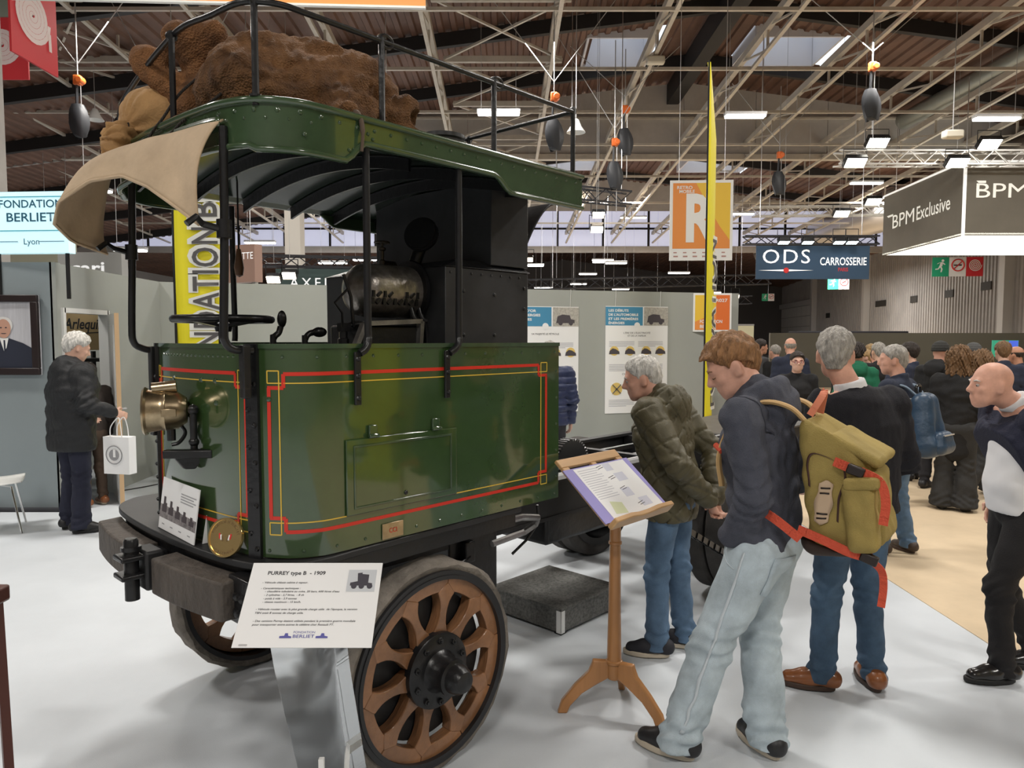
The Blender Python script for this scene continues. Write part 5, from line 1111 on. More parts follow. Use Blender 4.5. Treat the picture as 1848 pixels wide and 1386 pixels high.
text('BPM', bx, BW, .7, .78, 1.40, .42, bold=0, align='l', fn=side); text('Exclusive', bx, BW, 2.25, .80, 1.85, .40, bold=.005, align='l', fn=side)
m = MB(); m.prism([(.30, 1.24), (.72, 1.24), (.72, 1.18), (.40, 1.18)], lambda a, b, d: side(a, d, b), -.01, -.002); m.build('logo_wing', BW, bx, smooth=None)
for x, y in ((.2, .3), (5.2, .3), (.5, 4.4)): MB().tube([(x, y, 1.9), (x, y, 4.2)], .012, 6).build('hanging_wire', ALU, bx)
r, w, h = sign('screen', 'small green and blue screen above the crowd at far right', 12.2, 12.85, 1.3, 1.72, 18.3, M('screen_green', (.03, .25, .16), .4, emit=((.03, .28, .17), .5)), 0, .05, 'screen'); rect(MB(), .08, w / 2 - .01, -h / 2 + .01, h / 2 - .01, -.001).build('blue_half', M('screen_blue', (.06, .12, .6), .4, emit=((.06, .12, .65), .5)), r, smooth=None); text('BPM', r, LTW, -.05, -.05, .26, .07, y=-.005)
MB().tube([(0, .03, -h / 2), (0, .03, -1.51)], .03).build('screen_stand', BLACK, r)
# emergency sign clusters on the right wall
GRN = M('exit_green', (.02, .33, .17), .5); REDS = M('hose_red', (.62, .03, .04), .5)
def spiral(m, cx, cz, rr, y, turns=4, w=.5, fn=None):
    a = np.linspace(.6, turns * 2 * math.pi, turns * 22); r0 = rr * a / a[-1]; hw = rr / turns * .5 * w
    P = [(cx + r0[i] * math.cos(a[i]), cz + r0[i] * math.sin(a[i])) for i in range(len(a))]; vs = []
    for i, (x, z) in enumerate(P):
        nx, nz = math.cos(a[i]), math.sin(a[i]); vs += [(x - hw * nx, y, z - hw * nz), (x + hw * nx, y, z + hw * nz)]
    m.add(vs, [(2 * i, 2 * i + 1, 2 * i + 3, 2 * i + 2) for i in range(len(P) - 1)])
def runner(m, cx, cz, s):
    P = lambda pts: m.prism([(cx + a * s, cz + b * s) for a, b in pts], lambda a, b, d: (a, d, b), -.006, -.003)
    disc(m, cx + .12 * s, cz + .38 * s, .09 * s, .09 * s, -.004, 12); P([(-.02, .28), (.14, .26), (.08, -.02), (-.1, 0)]); P([(-.1, .02), (.02, 0), (.12, -.2), (.06, -.42), (-.02, -.42), (.02, -.2)]); P([(-.1, .02), (0, -.02), (-.14, -.22), (-.36, -.26), (-.36, -.18), (-.18, -.16)]); P([(-.02, .28), (-.08, .22), (-.26, .12), (-.22, .2)]); P([(.14, .26), (.3, .12), (.24, .08), (.1, .18)])
def cluster(x0, y, z1, s, n, label, rz):
    r = thing('emergency_sign', label, 'sign', (x0, y, z1), rz, 'emergency signs on the side wall')
    for k, (nm, mt) in enumerate((('exit_panel', GRN), ('no_smoking_panel', PAPER), ('hose_panel', REDS))[:n]):
        p = MB().b2((k * s, 0, -s * 1.2), (k * s + s * .97, .03, 0)).build(nm, mt, r, smooth=None); m = MB(); cx = k * s + s / 2
        if k == 0: runner(m, cx, -s * .55, s * .9); m.build('running_figure', WHITE, p, smooth=None)
        elif k == 1:
            m.tube([(cx + s * .36 * math.cos(a), -.006, -s * .5 + s * .36 * math.sin(a)) for a in np.linspace(0, 2 * math.pi, 25)[:-1]], s * .04, 6, closed=True); m.bar((cx - s * .25, -.01, -s * .75), (cx + s * .25, -.01, -s * .25), s * .06, .01, up=(0, 1, 0)); m.build('prohibition_ring', RED, p)
            m2 = MB(); m2.bar((cx - s * .24, -.006, -s * .5), (cx + s * .22, -.006, -s * .5), s * .08, .006, up=(0, 1, 0)); m2.build('cigarette', INK, p)
        else: spiral(m, cx, -s * .5, s * .38, -.006); m.build('hose_spiral', WHITE, p)
    MB().tube([(s * n / 2, .02, 0), (s * n / 2, .02, roofz(x0) + .02 - z1)], .012, 6).build('hanger', ALU, r)
cluster(19.1, 33, 5.45, .72, 3, 'green, white and red emergency signs hanging below the BPM box', R(-8)); cluster(20.9, 48, 5.85, .68, 2, 'green and white emergency signs below the navy banner', R(-8)); cluster(20.7, 60, 5.5, .5, 2, 'green and white emergency signs by the loading door', R(-8))
# fire hose signs on the left column
r = thing('hose_sign', 'large red fire hose sign with a white spiral at the top left', 'sign', (-6.76, 10.0, 5.64), R(90))
MB().b2((0, 0, 0), (1.0, .03, 1.22)).build('panel', REDS, r, smooth=None)
m = MB(); spiral(m, .46, .66, .36, -.004, 5, .95); m.build('hose_spiral', M('spiral_pink', (.8, .66, .64), .5), r)
m = MB(); m.bar((.82, -.004, .55), (.83, -.004, .30), .06, .004, up=(0, 1, 0)); m.build('hose_nozzle', M('spiral_pink', (0, 0, 0)), r, smooth=None)
MB().b2((0, 0, 1.24), (1.0, .03, 1.6)).build('upper_board', M('sage_board', (.24, .27, .22), .6), r, smooth=None)
r = thing('hose_sign', 'second red hose sign half hidden behind the left column', 'sign', (-8.15, 11.3, 5.72)); MB().b2((0, 0, 0), (.75, .03, .92)).build('panel', REDS, r, smooth=None); m = MB(); spiral(m, .36, .5, .27, -.004, 4, .95); m.build('hose_spiral', MATS['spiral_pink'], r); MB().b2((0, 0, .93), (.75, .03, 1.25)).build('upper_board', MATS['sage_board'], r, smooth=None)
r, w, h = sign('overhead_banner', 'long orange banner hanging along the top of the view', -4.7, -.83, 4.95, 5.9, 7.05, M('orange_banner', (.80, .33, .09), .6), R(3), .03, 'banner'); MB().b2((-w / 2, -.005, -h / 2 - .02), (w / 2, .035, -h / 2)).build('white_hem', WHITE, r, smooth=None)
for x in (-1.7, 1.7): MB().tube([(x, .015, h / 2), (x, .015, 3.6)], .006, 6).build('hanging_wire', ALU, r)
# hanging hoists with bagged chains, luminaires, pendants
HOR = M('hoist_orange', (.75, .16, .03), .45); BAG = M('chain_bag', (.035, .037, .042), .5); WIRE = M('steel_wire', (.5, .5, .5), .4, .5)
def hoist(x, y, z, label, s=1., drop=.45):
    t = thing('chain_hoist', label, 'hoist', (x, y, z), 0, 'hoists hanging from the roof')
    m = MB(); m.box((0, 0, 0), (.14 * s, .12 * s, .18 * s)); m.lathe([(.07 * s, -.08 * s), (.07 * s, .08 * s)], (.05 * s, 0, 0), (0, 1, 0), 12); m.build('motor', HOR, t, bevel=.02)
    m = MB(); m.tube([(0, 0, .09 * s), (0, 0, 8.6 - z)], .012, 6); m.tube([(.05, 0, -.1), (.05, 0, -1.6)], .008, 6); m.build('chain', WIRE, t)
    m = MB(); m.tube([(-.02, 0, -.08), (-.03, 0, -drop)], .025, 6); m.grid(lambda a, b: ((.03 + .15 * math.sin(math.pi * min(1., .1 + .78 * b)) ** .6) * s * math.cos(2 * math.pi * a) * (1 + .15 * math.sin(10 * a * math.pi + 3 * b)) - .02 + .04 * b, (.03 + .10 * math.sin(math.pi * min(1., .1 + .78 * b)) ** .6) * s * math.sin(2 * math.pi * a), -drop - .60 * s * b + .04 * s * math.sin(4 * math.pi * a) * b), 16, 5, True); m.ell((.02, 0, -drop - .57 * s), (.125 * s, .085 * s, .05 * s), 12, 6); m.build('chain_bag', BAG, t)
    for e in (-1, 1): MB().tube([(0, 0, .3), (e * 1.3, .1, 8.7 - z)], .009, 6).build('bridle_wire', WIRE, t)
for a in ((-8.24, 14, 6.65, 'orange hoist with black bag beside the red hose sign'), (.857, 15, 6.67, 'orange hoist with black bag above the roof rack corner'), (2.38, 17, 6.3, 'lower orange hoist with black bag right of the cab roof'), (2.69, 17.5, 7.2, 'hoist with black bag just above the lower one'), (7.32, 15, 7.27, 'orange hoist with large bag high at the upper right'), (7.3, 20, 6.76, 'orange hoist with bag left of the bright truss'), (-6.9, 15, 6.0, 'small hoist hanging above the tan sack')): hoist(*a[:3], a[3])
TUBE = M('luminaire_glow', (1, 1, 1), .4, emit=((1, .98, .93), 9)); LBODY = M('luminaire_body', (.55, .55, .55), .5)
def lumi(x, y, z, L, label, rz=0):
    t = thing('ceiling_light', label, 'ceiling light', (x, y, z), rz, 'hall luminaires'); MB().b2((-L / 2, -.1, 0), (L / 2, .1, .07)).build('housing', LBODY, t, bevel=.01); MB().b2((-L / 2 + .02, -.11, -.05), (L / 2 - .02, .11, 0)).build('diffuser', TUBE, t, bevel=.02)
    for e in (-1, 1): MB().tube([(e * L * .4, 0, .06), (e * L * .4, 0, 9.2 - z)], .006, 6).build('hanger', WIRE, t)
for i, (x, y, z, L) in enumerate(((-.31, 17, 6.97, 1.0), (5.39, 17, 6.91, .95), (11.2, 17, 6.85, 1.05), (12.6, 26, 7.3, 1.15), (6.0, 36, 7.75, 1.3), (4.3, 30, 4.9, .9), (5.0, 42, 6.2, .7), (6.3, 42, 6.2, .7), (5.0, 40, 6.1, 1.2), (4.6, 44, 5.7, 1.1), (4.4, 48, 5.4, 1.1), (4.2, 54, 5.0, 1.2), (9.2, 40, 5.4, 1.2), (7.5, 50, 5.2, 1.2), (-12.5, 22, 6.2, .9), (-9, 26, 5.2, 1.1), (-12, 28, 5.0, 1.), (-7.4, 30, 4.9, 1.2), (-10.5, 20, 4.2, .9), (-15, 24, 5.8, .9), (-5.2, 26, 4.6, 1.), (1.0, 34, 5.2, 1.), (2.0, 46, 5.0, 1.2), (9.5, 30, 6.9, .9))):
    lumi(x, y, z, L, ['glowing strip light behind the roof rack', 'glowing strip light left of the feather flag top', 'glowing strip light at the upper right edge', 'glowing strip light left of the BPM box'][i] if i < 4 else 'small strip light in the far part of the hall')
for x, y, z, l in ((-10.2, 18, 7.1, 'white dome pendant left of the tan sack'), (1.35, 15.5, 6.1, 'white dome pendant behind the roof rack corner')):
    t = thing('pendant_lamp', l, 'lamp', (x, y, z)); MB().lathe([(.03, .28), (.06, .26), (.12, .12), (.2, .0), (.19, .0), (.1, .12)], n=20, caps=False).build('shade', WHITE, t, smooth=50); MB().tube([(0, 0, .28), (0, 0, 9 - z)], .008, 6).build('cable', WIRE, t)
for x, y, z, l in ((3.3, 17, 8.15, 'pale floodlight box under the truss left of the skylight'), (9.6, 16, 6.2, 'pale floodlight box above the bright truss')):
    t = thing('emergency_light', l, 'light', (x, y, z)); MB().box((0, 0, 0), (.42, .2, .18)).build('housing', M('cream_plastic', (.66, .62, .52), .5), t, bevel=.04); MB().tube([(0, 0, .09), (0, 0, roofz(x) + .02 - z)], .010, 6).build('bracket', WIRE, t)
# ------------------------------------------------------------------ chairs at the left, store room contents
PLA = M('white_moulded_plastic', (.80, .80, .77), .3)
def shell_chair(loc, rz, label):
    t = thing('shell_chair', label, 'chair', loc, rz)
    def f(a, b):
        w = .235 * (1 - .35 * math.exp(-((b - .52) / .13) ** 2)) * (1 - .5 * max(0, b - .85) / .15 * .6); x = (a - .5) * 2 * w
        if b < .5: y = .22 - .44 * b / .5 * .95; z = .45 - .015 * math.sin(math.pi * b / .5) + .02 * (2 * a - 1) ** 2
        else: k = (b - .5) / .5; y = -.20 - .06 * k - .03 * math.sin(k * math.pi); z = .46 + .37 * k; y += .03 * (2 * a - 1) ** 2
        return (x, y, z)
    m = MB(); m.grid(f, 10, 24); m.build('seat_shell', PLA, t, smooth=80, thick=.012)
    for sx, sy in ((-1, -1), (1, -1), (-1, 1), (1, 1)): MB().tube([(sx * .04, sy * .04, .425), (sx * .16, sy * .14, .42), (sx * .23, sy * .21, .0)], .009, 8).build('leg', M('chrome', (.7, .7, .7), .15, 1.), t)
    return t
shell_chair((-4.72, 6.5, 0), R(-60), 'white moulded chair with metal legs cut off at the left edge'); shell_chair((-4.05, 8.75, 0), R(200), 'white moulded chair behind the headlamp by the back wall')
box = thing('cardboard_box', 'cardboard carton marked Arlequin inside the store room doorway', 'box', (-5.02, 8.50, 1.62), R(60)); MB().b2((-.42, 0, 0), (.42, .3, .46)).build('carton', M('cardboard', (.50, .36, .19), .8), box, bevel=.005); text('Arlequin', box, INK, -.02, .25, .46, .12, bold=.02, shear=.25, y=-.004)
m = MB(); m.grid(lambda a, b: (-.13 + .3 * a, -.006, .185 + .02 * a + .012 * b), 8, 1); m.build('underline', INK, box)
sh = thing('storage_rack', 'black storage rack seen through the open doorway', 'rack', (-5.15, 8.40, 0), R(60))
for z in (.5, 1.0, 1.5): MB().b2((-.5, -.05, z - .02), (.5, .4, z + .02)).build('shelf', BLACK, sh)
for x in (-.5, .5):
    for y in (-.05, .4): MB().b2((x - .02, y - .02, 0), (x + .02, y + .02, 1.6)).build('upright', BLACK, sh)
tag(sdfobj('coat_heap', [el((-5.05, 8.2, 1.28), (.28, .22, .14)), rc((-5.2, 8.25, 1.30), (-4.85, 8.15, 1.22), .11, .08)], M('dark_cloth', (.03, .025, .022), .8), None, .02, .05, lambda p: .02 * wrinkle(p, 22, 4)), 'heap of dark coats on the storage rack', 'coats')
cb = MB(); cb.tube(catmull([(-4.50, 8.2, .008), (-4.3, 8.5, .008), (-4.1, 9.0, .008), (-3.9, 9.5, .008), (-3.4, 9.7, .008)], 6), .007, 6); tag(cb.build('floor_cable', BLACK), 'black cable along the foot of the back wall', 'cable')
tb = thing('dark_stool', 'dark red-brown stool just entering at the left edge', 'stool', (-1.99, 2.42, 0)); MB().b2((-.16, -.16, .80), (.16, .16, .86)).build('seat', M('mahogany', (.10, .03, .02), .4), tb, bevel=.01)
for sx in (-1, 1):
    for sy in (-1, 1): MB().bar((sx * .13, sy * .13, .80), (sx * .14, sy * .14, 0), .03, .03).build('leg', MATS['mahogany'], tb)
# ------------------------------------------------------------------ people
def patch(name, target, grid_pts, mat, parent, off=.003, th=.003, label=None, proj=None):
    """a sheet of cloth laid on a garment: rows of points, pressed onto the target surface"""
    nu, nv = len(grid_pts), len(grid_pts[0]); m = MB(); m.add([p for r_ in grid_pts for p in r_], [(i * nv + k, (i + 1) * nv + k, (i + 1) * nv + k + 1, i * nv + k + 1) for i in range(nu - 1) for k in range(nv - 1)])
    me = m.mesh(name, 60); me.materials.append(mat); o = link(name, me, parent)
    w = o.modifiers.new('wrap', 'SHRINKWRAP'); w.target = target; w.wrap_method = 'PROJECT' if proj else 'NEAREST_SURFACEPOINT'; w.wrap_mode = 'ABOVE_SURFACE'; w.offset = off
    if proj: w.use_project_x = proj == 'X'; w.use_project_y = proj == 'Y'; w.use_project_z = False; w.use_positive_direction = True; w.use_negative_direction = False
    k = o.modifiers.new('solid', 'SOLIDIFY'); k.thickness = th; k.offset = 1
    if label: o['label'] = label
    return o
def seam(name, target, path, w, mat, parent, off=.002, side=(0, 1, 0), proj=None):
    P = catmull(path, 10); sd = nrm(side) * w / 2; return patch(name, target, [[tuple(p - sd), tuple(p + sd)] for p in P], mat, parent, off, .002, None, proj)
SKIN = [M('skin_fair', (.66, .40, .30), .5, noise=(14, .10), spec=.4), M('skin_warm', (.50, .25, .16), .5, noise=(14, .12), spec=.4), M('skin_ruddy', (.66, .36, .265), .5, noise=(12, .16), spec=.4)]
def cloth(name, col, f=40, b=.25, rough=.85, var=.12): return M(name, col, rough, noise=(f * .3, var), bump=('noise', f * 5, b))
DENIM_L = M('light_denim', (.47, .55, .60), .85, noise=(5, .28), bump=('noise', 320, .3)); DENIM = M('blue_denim', (.066, .118, .19), .85, noise=(4, .45), bump=('noise', 320, .3)); DENIM2 = M('mid_denim', (.10, .17, .27), .85, noise=(4, .4), bump=('noise', 300, .3))
HAIRM = {k: M('hair_' + k, c, .6, noise=(55, .45, (1, 1, .3)), bump=('noise', 150, .6, (1, 1, .25))) for k, c in dict(brown=(.17, .095, .045), grey=(.34, .32, .29), white=(.66, .64, .60), dark=(.03, .022, .018), ginger=(.26, .13, .055), blond=(.42, .28, .13)).items()}
SOLE = M('cream_sole', (.55, .48, .38), .7); EYEW = M('eye_white', (.42, .36, .33), .3); EYED = M('eye_dark', (.02, .015, .012), .2)
def rotm(yaw=0, pitch=0, roll=0):      # yaw left+, pitch down+ (forward is +y)
    cy, sy = math.cos(R(yaw)), math.sin(R(yaw)); cp, sp = math.cos(R(pitch)), math.sin(R(pitch)); cr, sr = math.cos(R(roll)), math.sin(R(roll))
    Y = np.array([[cy, -sy, 0], [sy, cy, 0], [0, 0, 1]]); P = np.array([[1, 0, 0], [0, cp, sp], [0, -sp, cp]]); Q = np.array([[cr, 0, sr], [0, 1, 0], [-sr, 0, cr]]); return Y @ P @ Q
def person(name_label, x, y, yaw, H=1.76, h=.008, lean=0, head=(0, 0), J=None, top=None, legs=None, hair=None, skin=0, shoes=(INK, SOLE), hands=(True, True), bulk=1., group=None, eyes=False, hips=0., feetrot=(8, -8), extra=None, noarm=False, brow=None, stoop=0, hd=1.):
    s = H / 1.78; t = thing('person', name_label, 'person', (x, y, 0), R(yaw), group)
    S = lambda *a: np.array(a, float) * s
    ca, sa = math.cos(R(lean)), math.sin(R(lean)); hipz = .94
    def ln(p):        # forward lean about the hips
        p = np.array(p, float); dz = p[2] - hipz; return np.array([p[0], p[1] * ca + dz * sa, hipz + dz * ca - p[1] * sa])
    j = dict(hipL=(-.09, 0, .92), hipR=(.09, 0, .92), kneeL=(-.10, .02, .50), kneeR=(.10, .02, .50), ankL=(-.105, -.02, .09), ankR=(.105, -.02, .09),
             waist=(0, -.005, 1.06), chest=(0, 0, 1.30), neckb=(0, -.025, 1.475), shL=(-.185, -.01, 1.425), shR=(.185, -.01, 1.425))
    hb = ['waist', 'chest', 'neckb', 'shL', 'shR']
    for k in hb: j[k] = ln(j[k])
    j['elL'] = ln((-.245, -.03, 1.14)); j['elR'] = ln((.245, -.03, 1.14)); j['wrL'] = ln((-.25, .05, .90)); j['wrR'] = ln((.25, .05, .90))
    hc = np.array([0, .03, 1.655]); hc = ln(hc)
    for k, v in (J or {}).items():
        if k == 'head': hc = np.array(v, float)
        else: j[k] = v
    j = {k: np.array(v, float) * s for k, v in j.items()}; hc = hc * s
    HM = rotm(*head)
    hs = s * hd
    hp = lambda a, b, c: hc + HM @ (np.array([a, b, c]) * hs)
    # ---- body: head, neck, core, arms, hands, legs in one surface
    B = [el(hp(0, -.012, .035), np.array([.076, .096, .088]) * hs, HM), el(hp(0, .022, -.02), np.array([.066, .072, .080]) * hs, HM), rc(hp(-.022, .045, -.075), hp(.022, .045, -.075), .036 * hs), rc(hp(0, .066, -.095), hp(0, .060, -.092), .022 * hs),
         rc(hp(0, -.025, -.04), (j['neckb'] + np.array([0, .005, 0])), .056 * s, .060 * s)]
    face = [rc(hp(0, .086, .018), hp(0, .112, -.024), .009 * hs, .0125 * hs), rc(hp(-.011, .098, -.030), hp(.011, .098, -.030), .010 * hs), rc(hp(-.036, .078, .024), hp(.036, .078, .024), .013 * hs), rc(hp(-.018, .086, -.058), hp(.018, .086, -.058), .0085 * hs), rc(hp(-.014, .083, -.070), hp(.014, .083, -.070), .0085 * hs),
            el(hp(-.042, .062, -.022), np.array([.022, .02, .022]) * hs), el(hp(.042, .062, -.022), np.array([.022, .02, .022]) * hs)]
    for e in (-1, 1):
        face += [el(hp(e * .077, -.012, -.008), np.array([.009, .020, .031]) * hs, HM @ rotm(e * 18, 0, 0)), rc(hp(e * .079, -.014, -.034), hp(e * .076, -.004, -.034), .009 * hs)]
    core = [rc(j['waist'], j['chest'], .09 * s, .10 * s, (1, 0, 0), 1.3), rc(j['chest'], j['neckb'] - S(0, 0, .03), .09 * s, .065 * s, (1, 0, 0), 1.4), rc((j['hipL'] + j['hipR']) / 2, j['waist'], .095 * s, .085 * s, (1, 0, 0), 1.3), rc(j['neckb'] - S(0, 0, .04), j['shL'], .05 * s), rc(j['neckb'] - S(0, 0, .04), j['shR'], .05 * s)]
    limbs = []
    for e in 'LR':
        limbs += [rc(j['hip' + e], j['knee' + e], .07 * s, .05 * s), rc(j['knee' + e], j['ank' + e], .048 * s, .035 * s), rc(j['ank' + e], j['ank' + e] + S(-.09 * math.sin(R(feetrot['LR'.index(e)])), .09 * math.cos(R(feetrot['LR'.index(e)])), -.045), .028 * s, .022 * s), rc(j['sh' + e], j['el' + e], .042 * s, .034 * s), rc(j['el' + e], j['wr' + e], .034 * s, .026 * s)]
    fing = []
    for e, on in zip('LR', hands):
        d = nrm(j['wr' + e] - j['el' + e]); sd = 1 if e == 'R' else -1
        if isinstance(on, dict): d = nrm(on.get('dir', d)); acr = nrm(on.get('across', (0, 1, 0))); curl = on.get('curl', .5)
        else: acr = np.array([0., 1, 0]); curl = .45
        acr = nrm(acr - d * (acr @ d)); pn = np.cross(d, acr); pn = pn if isinstance(on, dict) and on.get('flip') else (-pn if pn[0] * sd > 0 else pn)      # palm normal (fingers curl towards it)
        if on is None: continue
        w0 = j['wr' + e]; fing.append(rc(w0 + d * .02 * s, w0 + d * .085 * s, .020 * s, .021 * s, acr, 1.75))
        if not on: continue
        for i, (o, L) in enumerate(((.030, .072), (.010, .082), (-.010, .077), (-.030, .060))):
            k0 = w0 + d * .095 * s + acr * o * s; d1 = nrm(d + pn * curl); d2 = nrm(d + pn * curl * 3.); k1 = k0 + d1 * L * .55 * s; k2 = k1 + d2 * L * .5 * s
            fing += [rc(k0, k1, .0095 * s, .0085 * s), rc(k1, k2, .0085 * s, .0068 * s)]
        b0 = w0 + d * .03 * s + acr * .030 * s; b1 = b0 + nrm(acr * .8 + d * .7 + pn * .4) * .045 * s; b2 = b1 + nrm(d + pn * .5 + acr * .1) * .035 * s
        fing += [rc(b0, b1, .013 * s, .011 * s), rc(b1, b2, .011 * s, .008 * s)]
    allp = B + core + limbs
    def bodyfn(p):
        d = union(allp, p, .03 * s); nearh = ((p - hc) ** 2).sum(1) < (.22 * s) ** 2
        if nearh.any():
            q = p[nearh]; dd = union(face, q, .010 * hs); e = smin(d[nearh], dd, .014 * hs)
            for sg in (-1, 1):
                e = np.maximum(e, -(np.sqrt(((q - hp(sg * .033, .098, .004)) ** 2).sum(1)) - .011 * hs) * .6 - .0) if True else e
            d[nearh] = e
        return smin(d, union(fing, p, .008 * s), .012 * s) if fing else d
    P_, F_ = surf(bodyfn, np.array([-.55, -.5, 0]) * s, np.array([.55, .6, 1.0]) * s + np.array([0, 0, hc[2] - .85 * s]), h); qmesh('body', P_, F_, SKIN[skin], t)
    if eyes == 'down':
        for sg in (-1, 1):
            m = MB(); m.tube([hp(sg * .020, .0905, -.004), hp(sg * .034, .0905, -.008), hp(sg * .048, .080, -.005)], .0022 * s, 5); m.build('eyelash', HAIRM['brown'], t)
            m = MB(); m.tube([hp(sg * .018, .094, .024), hp(sg * .035, .092, .029), hp(sg * .052, .080, .024)], [.003 * s, .0042 * s, .002 * s], 6); m.build('eyebrow', HAIRM[brow or 'dark'], t)
    elif eyes:
        for sg in (-1, 1):
            m = MB(); m.ell(hp(sg * .033, .0785, .003), (.0115 * hs,) * 3, 10, 8); ey = m.build('eye', EYEW, t, smooth=60); m = MB(); m.ell(hp(sg * .033, .0845, .001), (.0062 * hs,) * 3, 8, 6); m.build('iris', EYED, ey, smooth=60)
            m = MB(); m.tube([hp(sg * .018, .094, .024), hp(sg * .035, .092, .029), hp(sg * .052, .080, .024)], [.003 * s, .0042 * s, .002 * s], 6); m.build('eyebrow', HAIRM[brow or 'dark'], t)
    # ---- hair
    if hair:
        st, colr = hair['style'], HAIRM[hair['col']]
        HI = HM.T
        def loc(p): return (p - hc) @ HM / hs
        th = hair.get('th', .014)
        base = [el(hp(0, -.016, .037), (np.array([.079, .098, .091]) + th) * hs, HM)]
        if st == 'short': base.append(rc(hp(0, -.06, -.02), hp(0, -.058, -.06), .058 * hs, .045 * hs))
        if st == 'fringe': base += [rc(hp(-.035, .072, .072), hp(.035, .072, .070), .027 * hs), rc(hp(0, -.06, -.02), hp(0, -.058, -.05), .058 * hs, .045 * hs)]
        if st == 'curly': base += [el(hp(0, -.03, .0), np.array([.13, .12, .14]) * hs, HM), el(hp(0, -.06, -.13), np.array([.12, .08, .13]) * hs, HM)]
        def cutf(p):
            q = loc(p)
            if st == 'short' or st == 'fringe':
                fz = .055 if st == 'short' else .045
                face_ = np.minimum(q[:, 1] - (.02 + .55 * np.maximum(q[:, 2] - fz + .02, -.03)), 1)      # in front of the hairline
                c = np.where(q[:, 2] < fz + .035, q[:, 1] - (.012 + np.clip((q[:, 2] - .0) * .9, -.02, .2)), -1)
                ear = .026 - np.sqrt((q[:, 1] + .012) ** 2 + ((q[:, 2] + .012) * .8) ** 2); c = np.maximum(c, np.where(np.abs(q[:, 0]) > .05, ear, -1)); return np.maximum(c, -.075 - q[:, 2]) * hs
            if st == 'balding': c = np.where(q[:, 2] < .045, q[:, 1] - .028, 1); ear = .026 - np.sqrt((q[:, 1] + .012) ** 2 + ((q[:, 2] + .012) * .8) ** 2); c = np.maximum(c, np.where(np.abs(q[:, 0]) > .05, ear, -1)); c = np.maximum(c, q[:, 2] - .035 - .3 * np.maximum(-q[:, 1], 0)); return np.maximum(c, -.07 - q[:, 2]) * hs
            if st == 'crop': c = np.maximum(q[:, 1] - .0 - .5 * np.maximum(q[:, 2], 0), -.055 - q[:, 2]); ear = .028 - np.sqrt((q[:, 1] + .012) ** 2 + ((q[:, 2] + .012) * .8) ** 2); return np.maximum(c, np.where(np.abs(q[:, 0]) > .05, ear, -1)) * hs
            if st == 'curly': return np.where(q[:, 1] > .03, q[:, 1] - .03 - np.maximum(0, (q[:, 2] - .05)) * 2, -1) * hs
            if st == 'beanie': return np.maximum(.012 - q[:, 2] - .0 * q[:, 1], -1) * hs
            return -np.ones(len(p))
        am = hair.get('amp', .003)
        def hd_(p): q = loc(p); return am * (np.sin(q @ np.array([150, 30, 60.]) + 3 * np.sin(q @ np.array([30, 40, 20.]))) + .7 * np.sin(q @ np.array([90, 120, -40.]) + 2 * np.sin(q @ np.array([-50, 20, 60.])))) if st != 'beanie' else .002 * np.sin(loc(p)[:, 2] * 200)
        if st not in ('beanie', 'curly', 'balding'):
            h0 = hd_
            hd_ = lambda p: h0(p) + (th - .002) * hs * np.clip(1 + cutf(p) / (.028 * hs), 0, 1)
        sdfobj('hat' if st == 'beanie' else 'hair', base, hair.get('mat', colr), t, min(h, .007), .02, hd_, cutf)
    # ---- trousers
    L = legs or {}; lm = L.get('mat', DENIM); tr = L.get('r', 1.); cu = L.get('cuff', .058)
    Q = [rc((j['hipL'] + j['hipR']) / 2 + S(0, -.005, .0), (j['hipL'] + j['hipR']) / 2 * .6 + j['waist'] * .4, .118 * s * bulk, .108 * s * bulk, (1, 0, 0), 1.38), rc((j['hipL'] + j['hipR']) / 2 + S(0, -.045, -.02), (j['hipL'] + j['hipR']) / 2 + S(0, -.04, -.03), .095 * s * bulk, None, (1, 0, 0), 1.6)]
    for e in 'LR':
        hem = j['ank' + e] + S(0, .005, -.035)
        Q += [rc(j['hip' + e] + S(0, 0, -.02), j['knee' + e], .095 * s * tr * min(bulk, 1.1), .070 * s * tr), rc(j['knee' + e], hem, .069 * s * tr, cu * s * tr)]
    def ldisp(p):
        d = .0065 * wrinkle(p, 30, 11) *  (1 + .8 * np.exp(-((p[:, 2] - .50 * s) / .10) ** 2) + 1.2 * np.exp(-((p[:, 2] - .14 * s) / .07) ** 2)); return d + .007 * np.sin(p[:, 2] * 95 + 6 * np.sin(p[:, 0] * 14 + p[:, 1] * 9)) * (np.exp(-((p[:, 2] - .12 * s) / .07) ** 2) + .8 * np.exp(-((p[:, 2] - .50 * s) / .09) ** 2))
    def lcut(p):
        c = np.full(len(p), -1.)
        for e in 'LR':
            hem = j['ank' + e] + S(0, 0, -.045); m_ = ((p[:, :2] - hem[:2]) ** 2).sum(1) < .03; c = np.where(m_ & (p[:, 2] < .3), np.maximum(c, hem[2] - p[:, 2]), c)
        return c
    to_ = sdfobj('trousers', Q, lm, t, h * 1.15, .022 * s, ldisp, lcut)
    # ---- shoes
    for e, fr in zip('LR', feetrot):
        a = j['ank' + e]; rz_ = R(fr + 0.); f = np.array([-math.sin(rz_), math.cos(rz_), 0]); sd_ = np.array([math.cos(rz_), math.sin(rz_), 0]); g = a[2] - .085 * s
        hl = np.array([a[0], a[1], g]) - f * .045 * s; toe = np.array([a[0], a[1], g]) + f * .185 * s; z = lambda v: np.array([0, 0, v * s])
        SH = [rc(hl + z(.055), np.array([a[0], a[1], g]) + f * .08 * s + z(.05), .042 * s, .040 * s), rc(np.array([a[0], a[1], g]) + f * .06 * s + z(.045), toe - f * .03 * s + z(.035), .043 * s, .034 * s, sd_, 1.15), rc(hl + z(.06), hl + f * .05 * s + z(.09), .040 * s, .042 * s)]
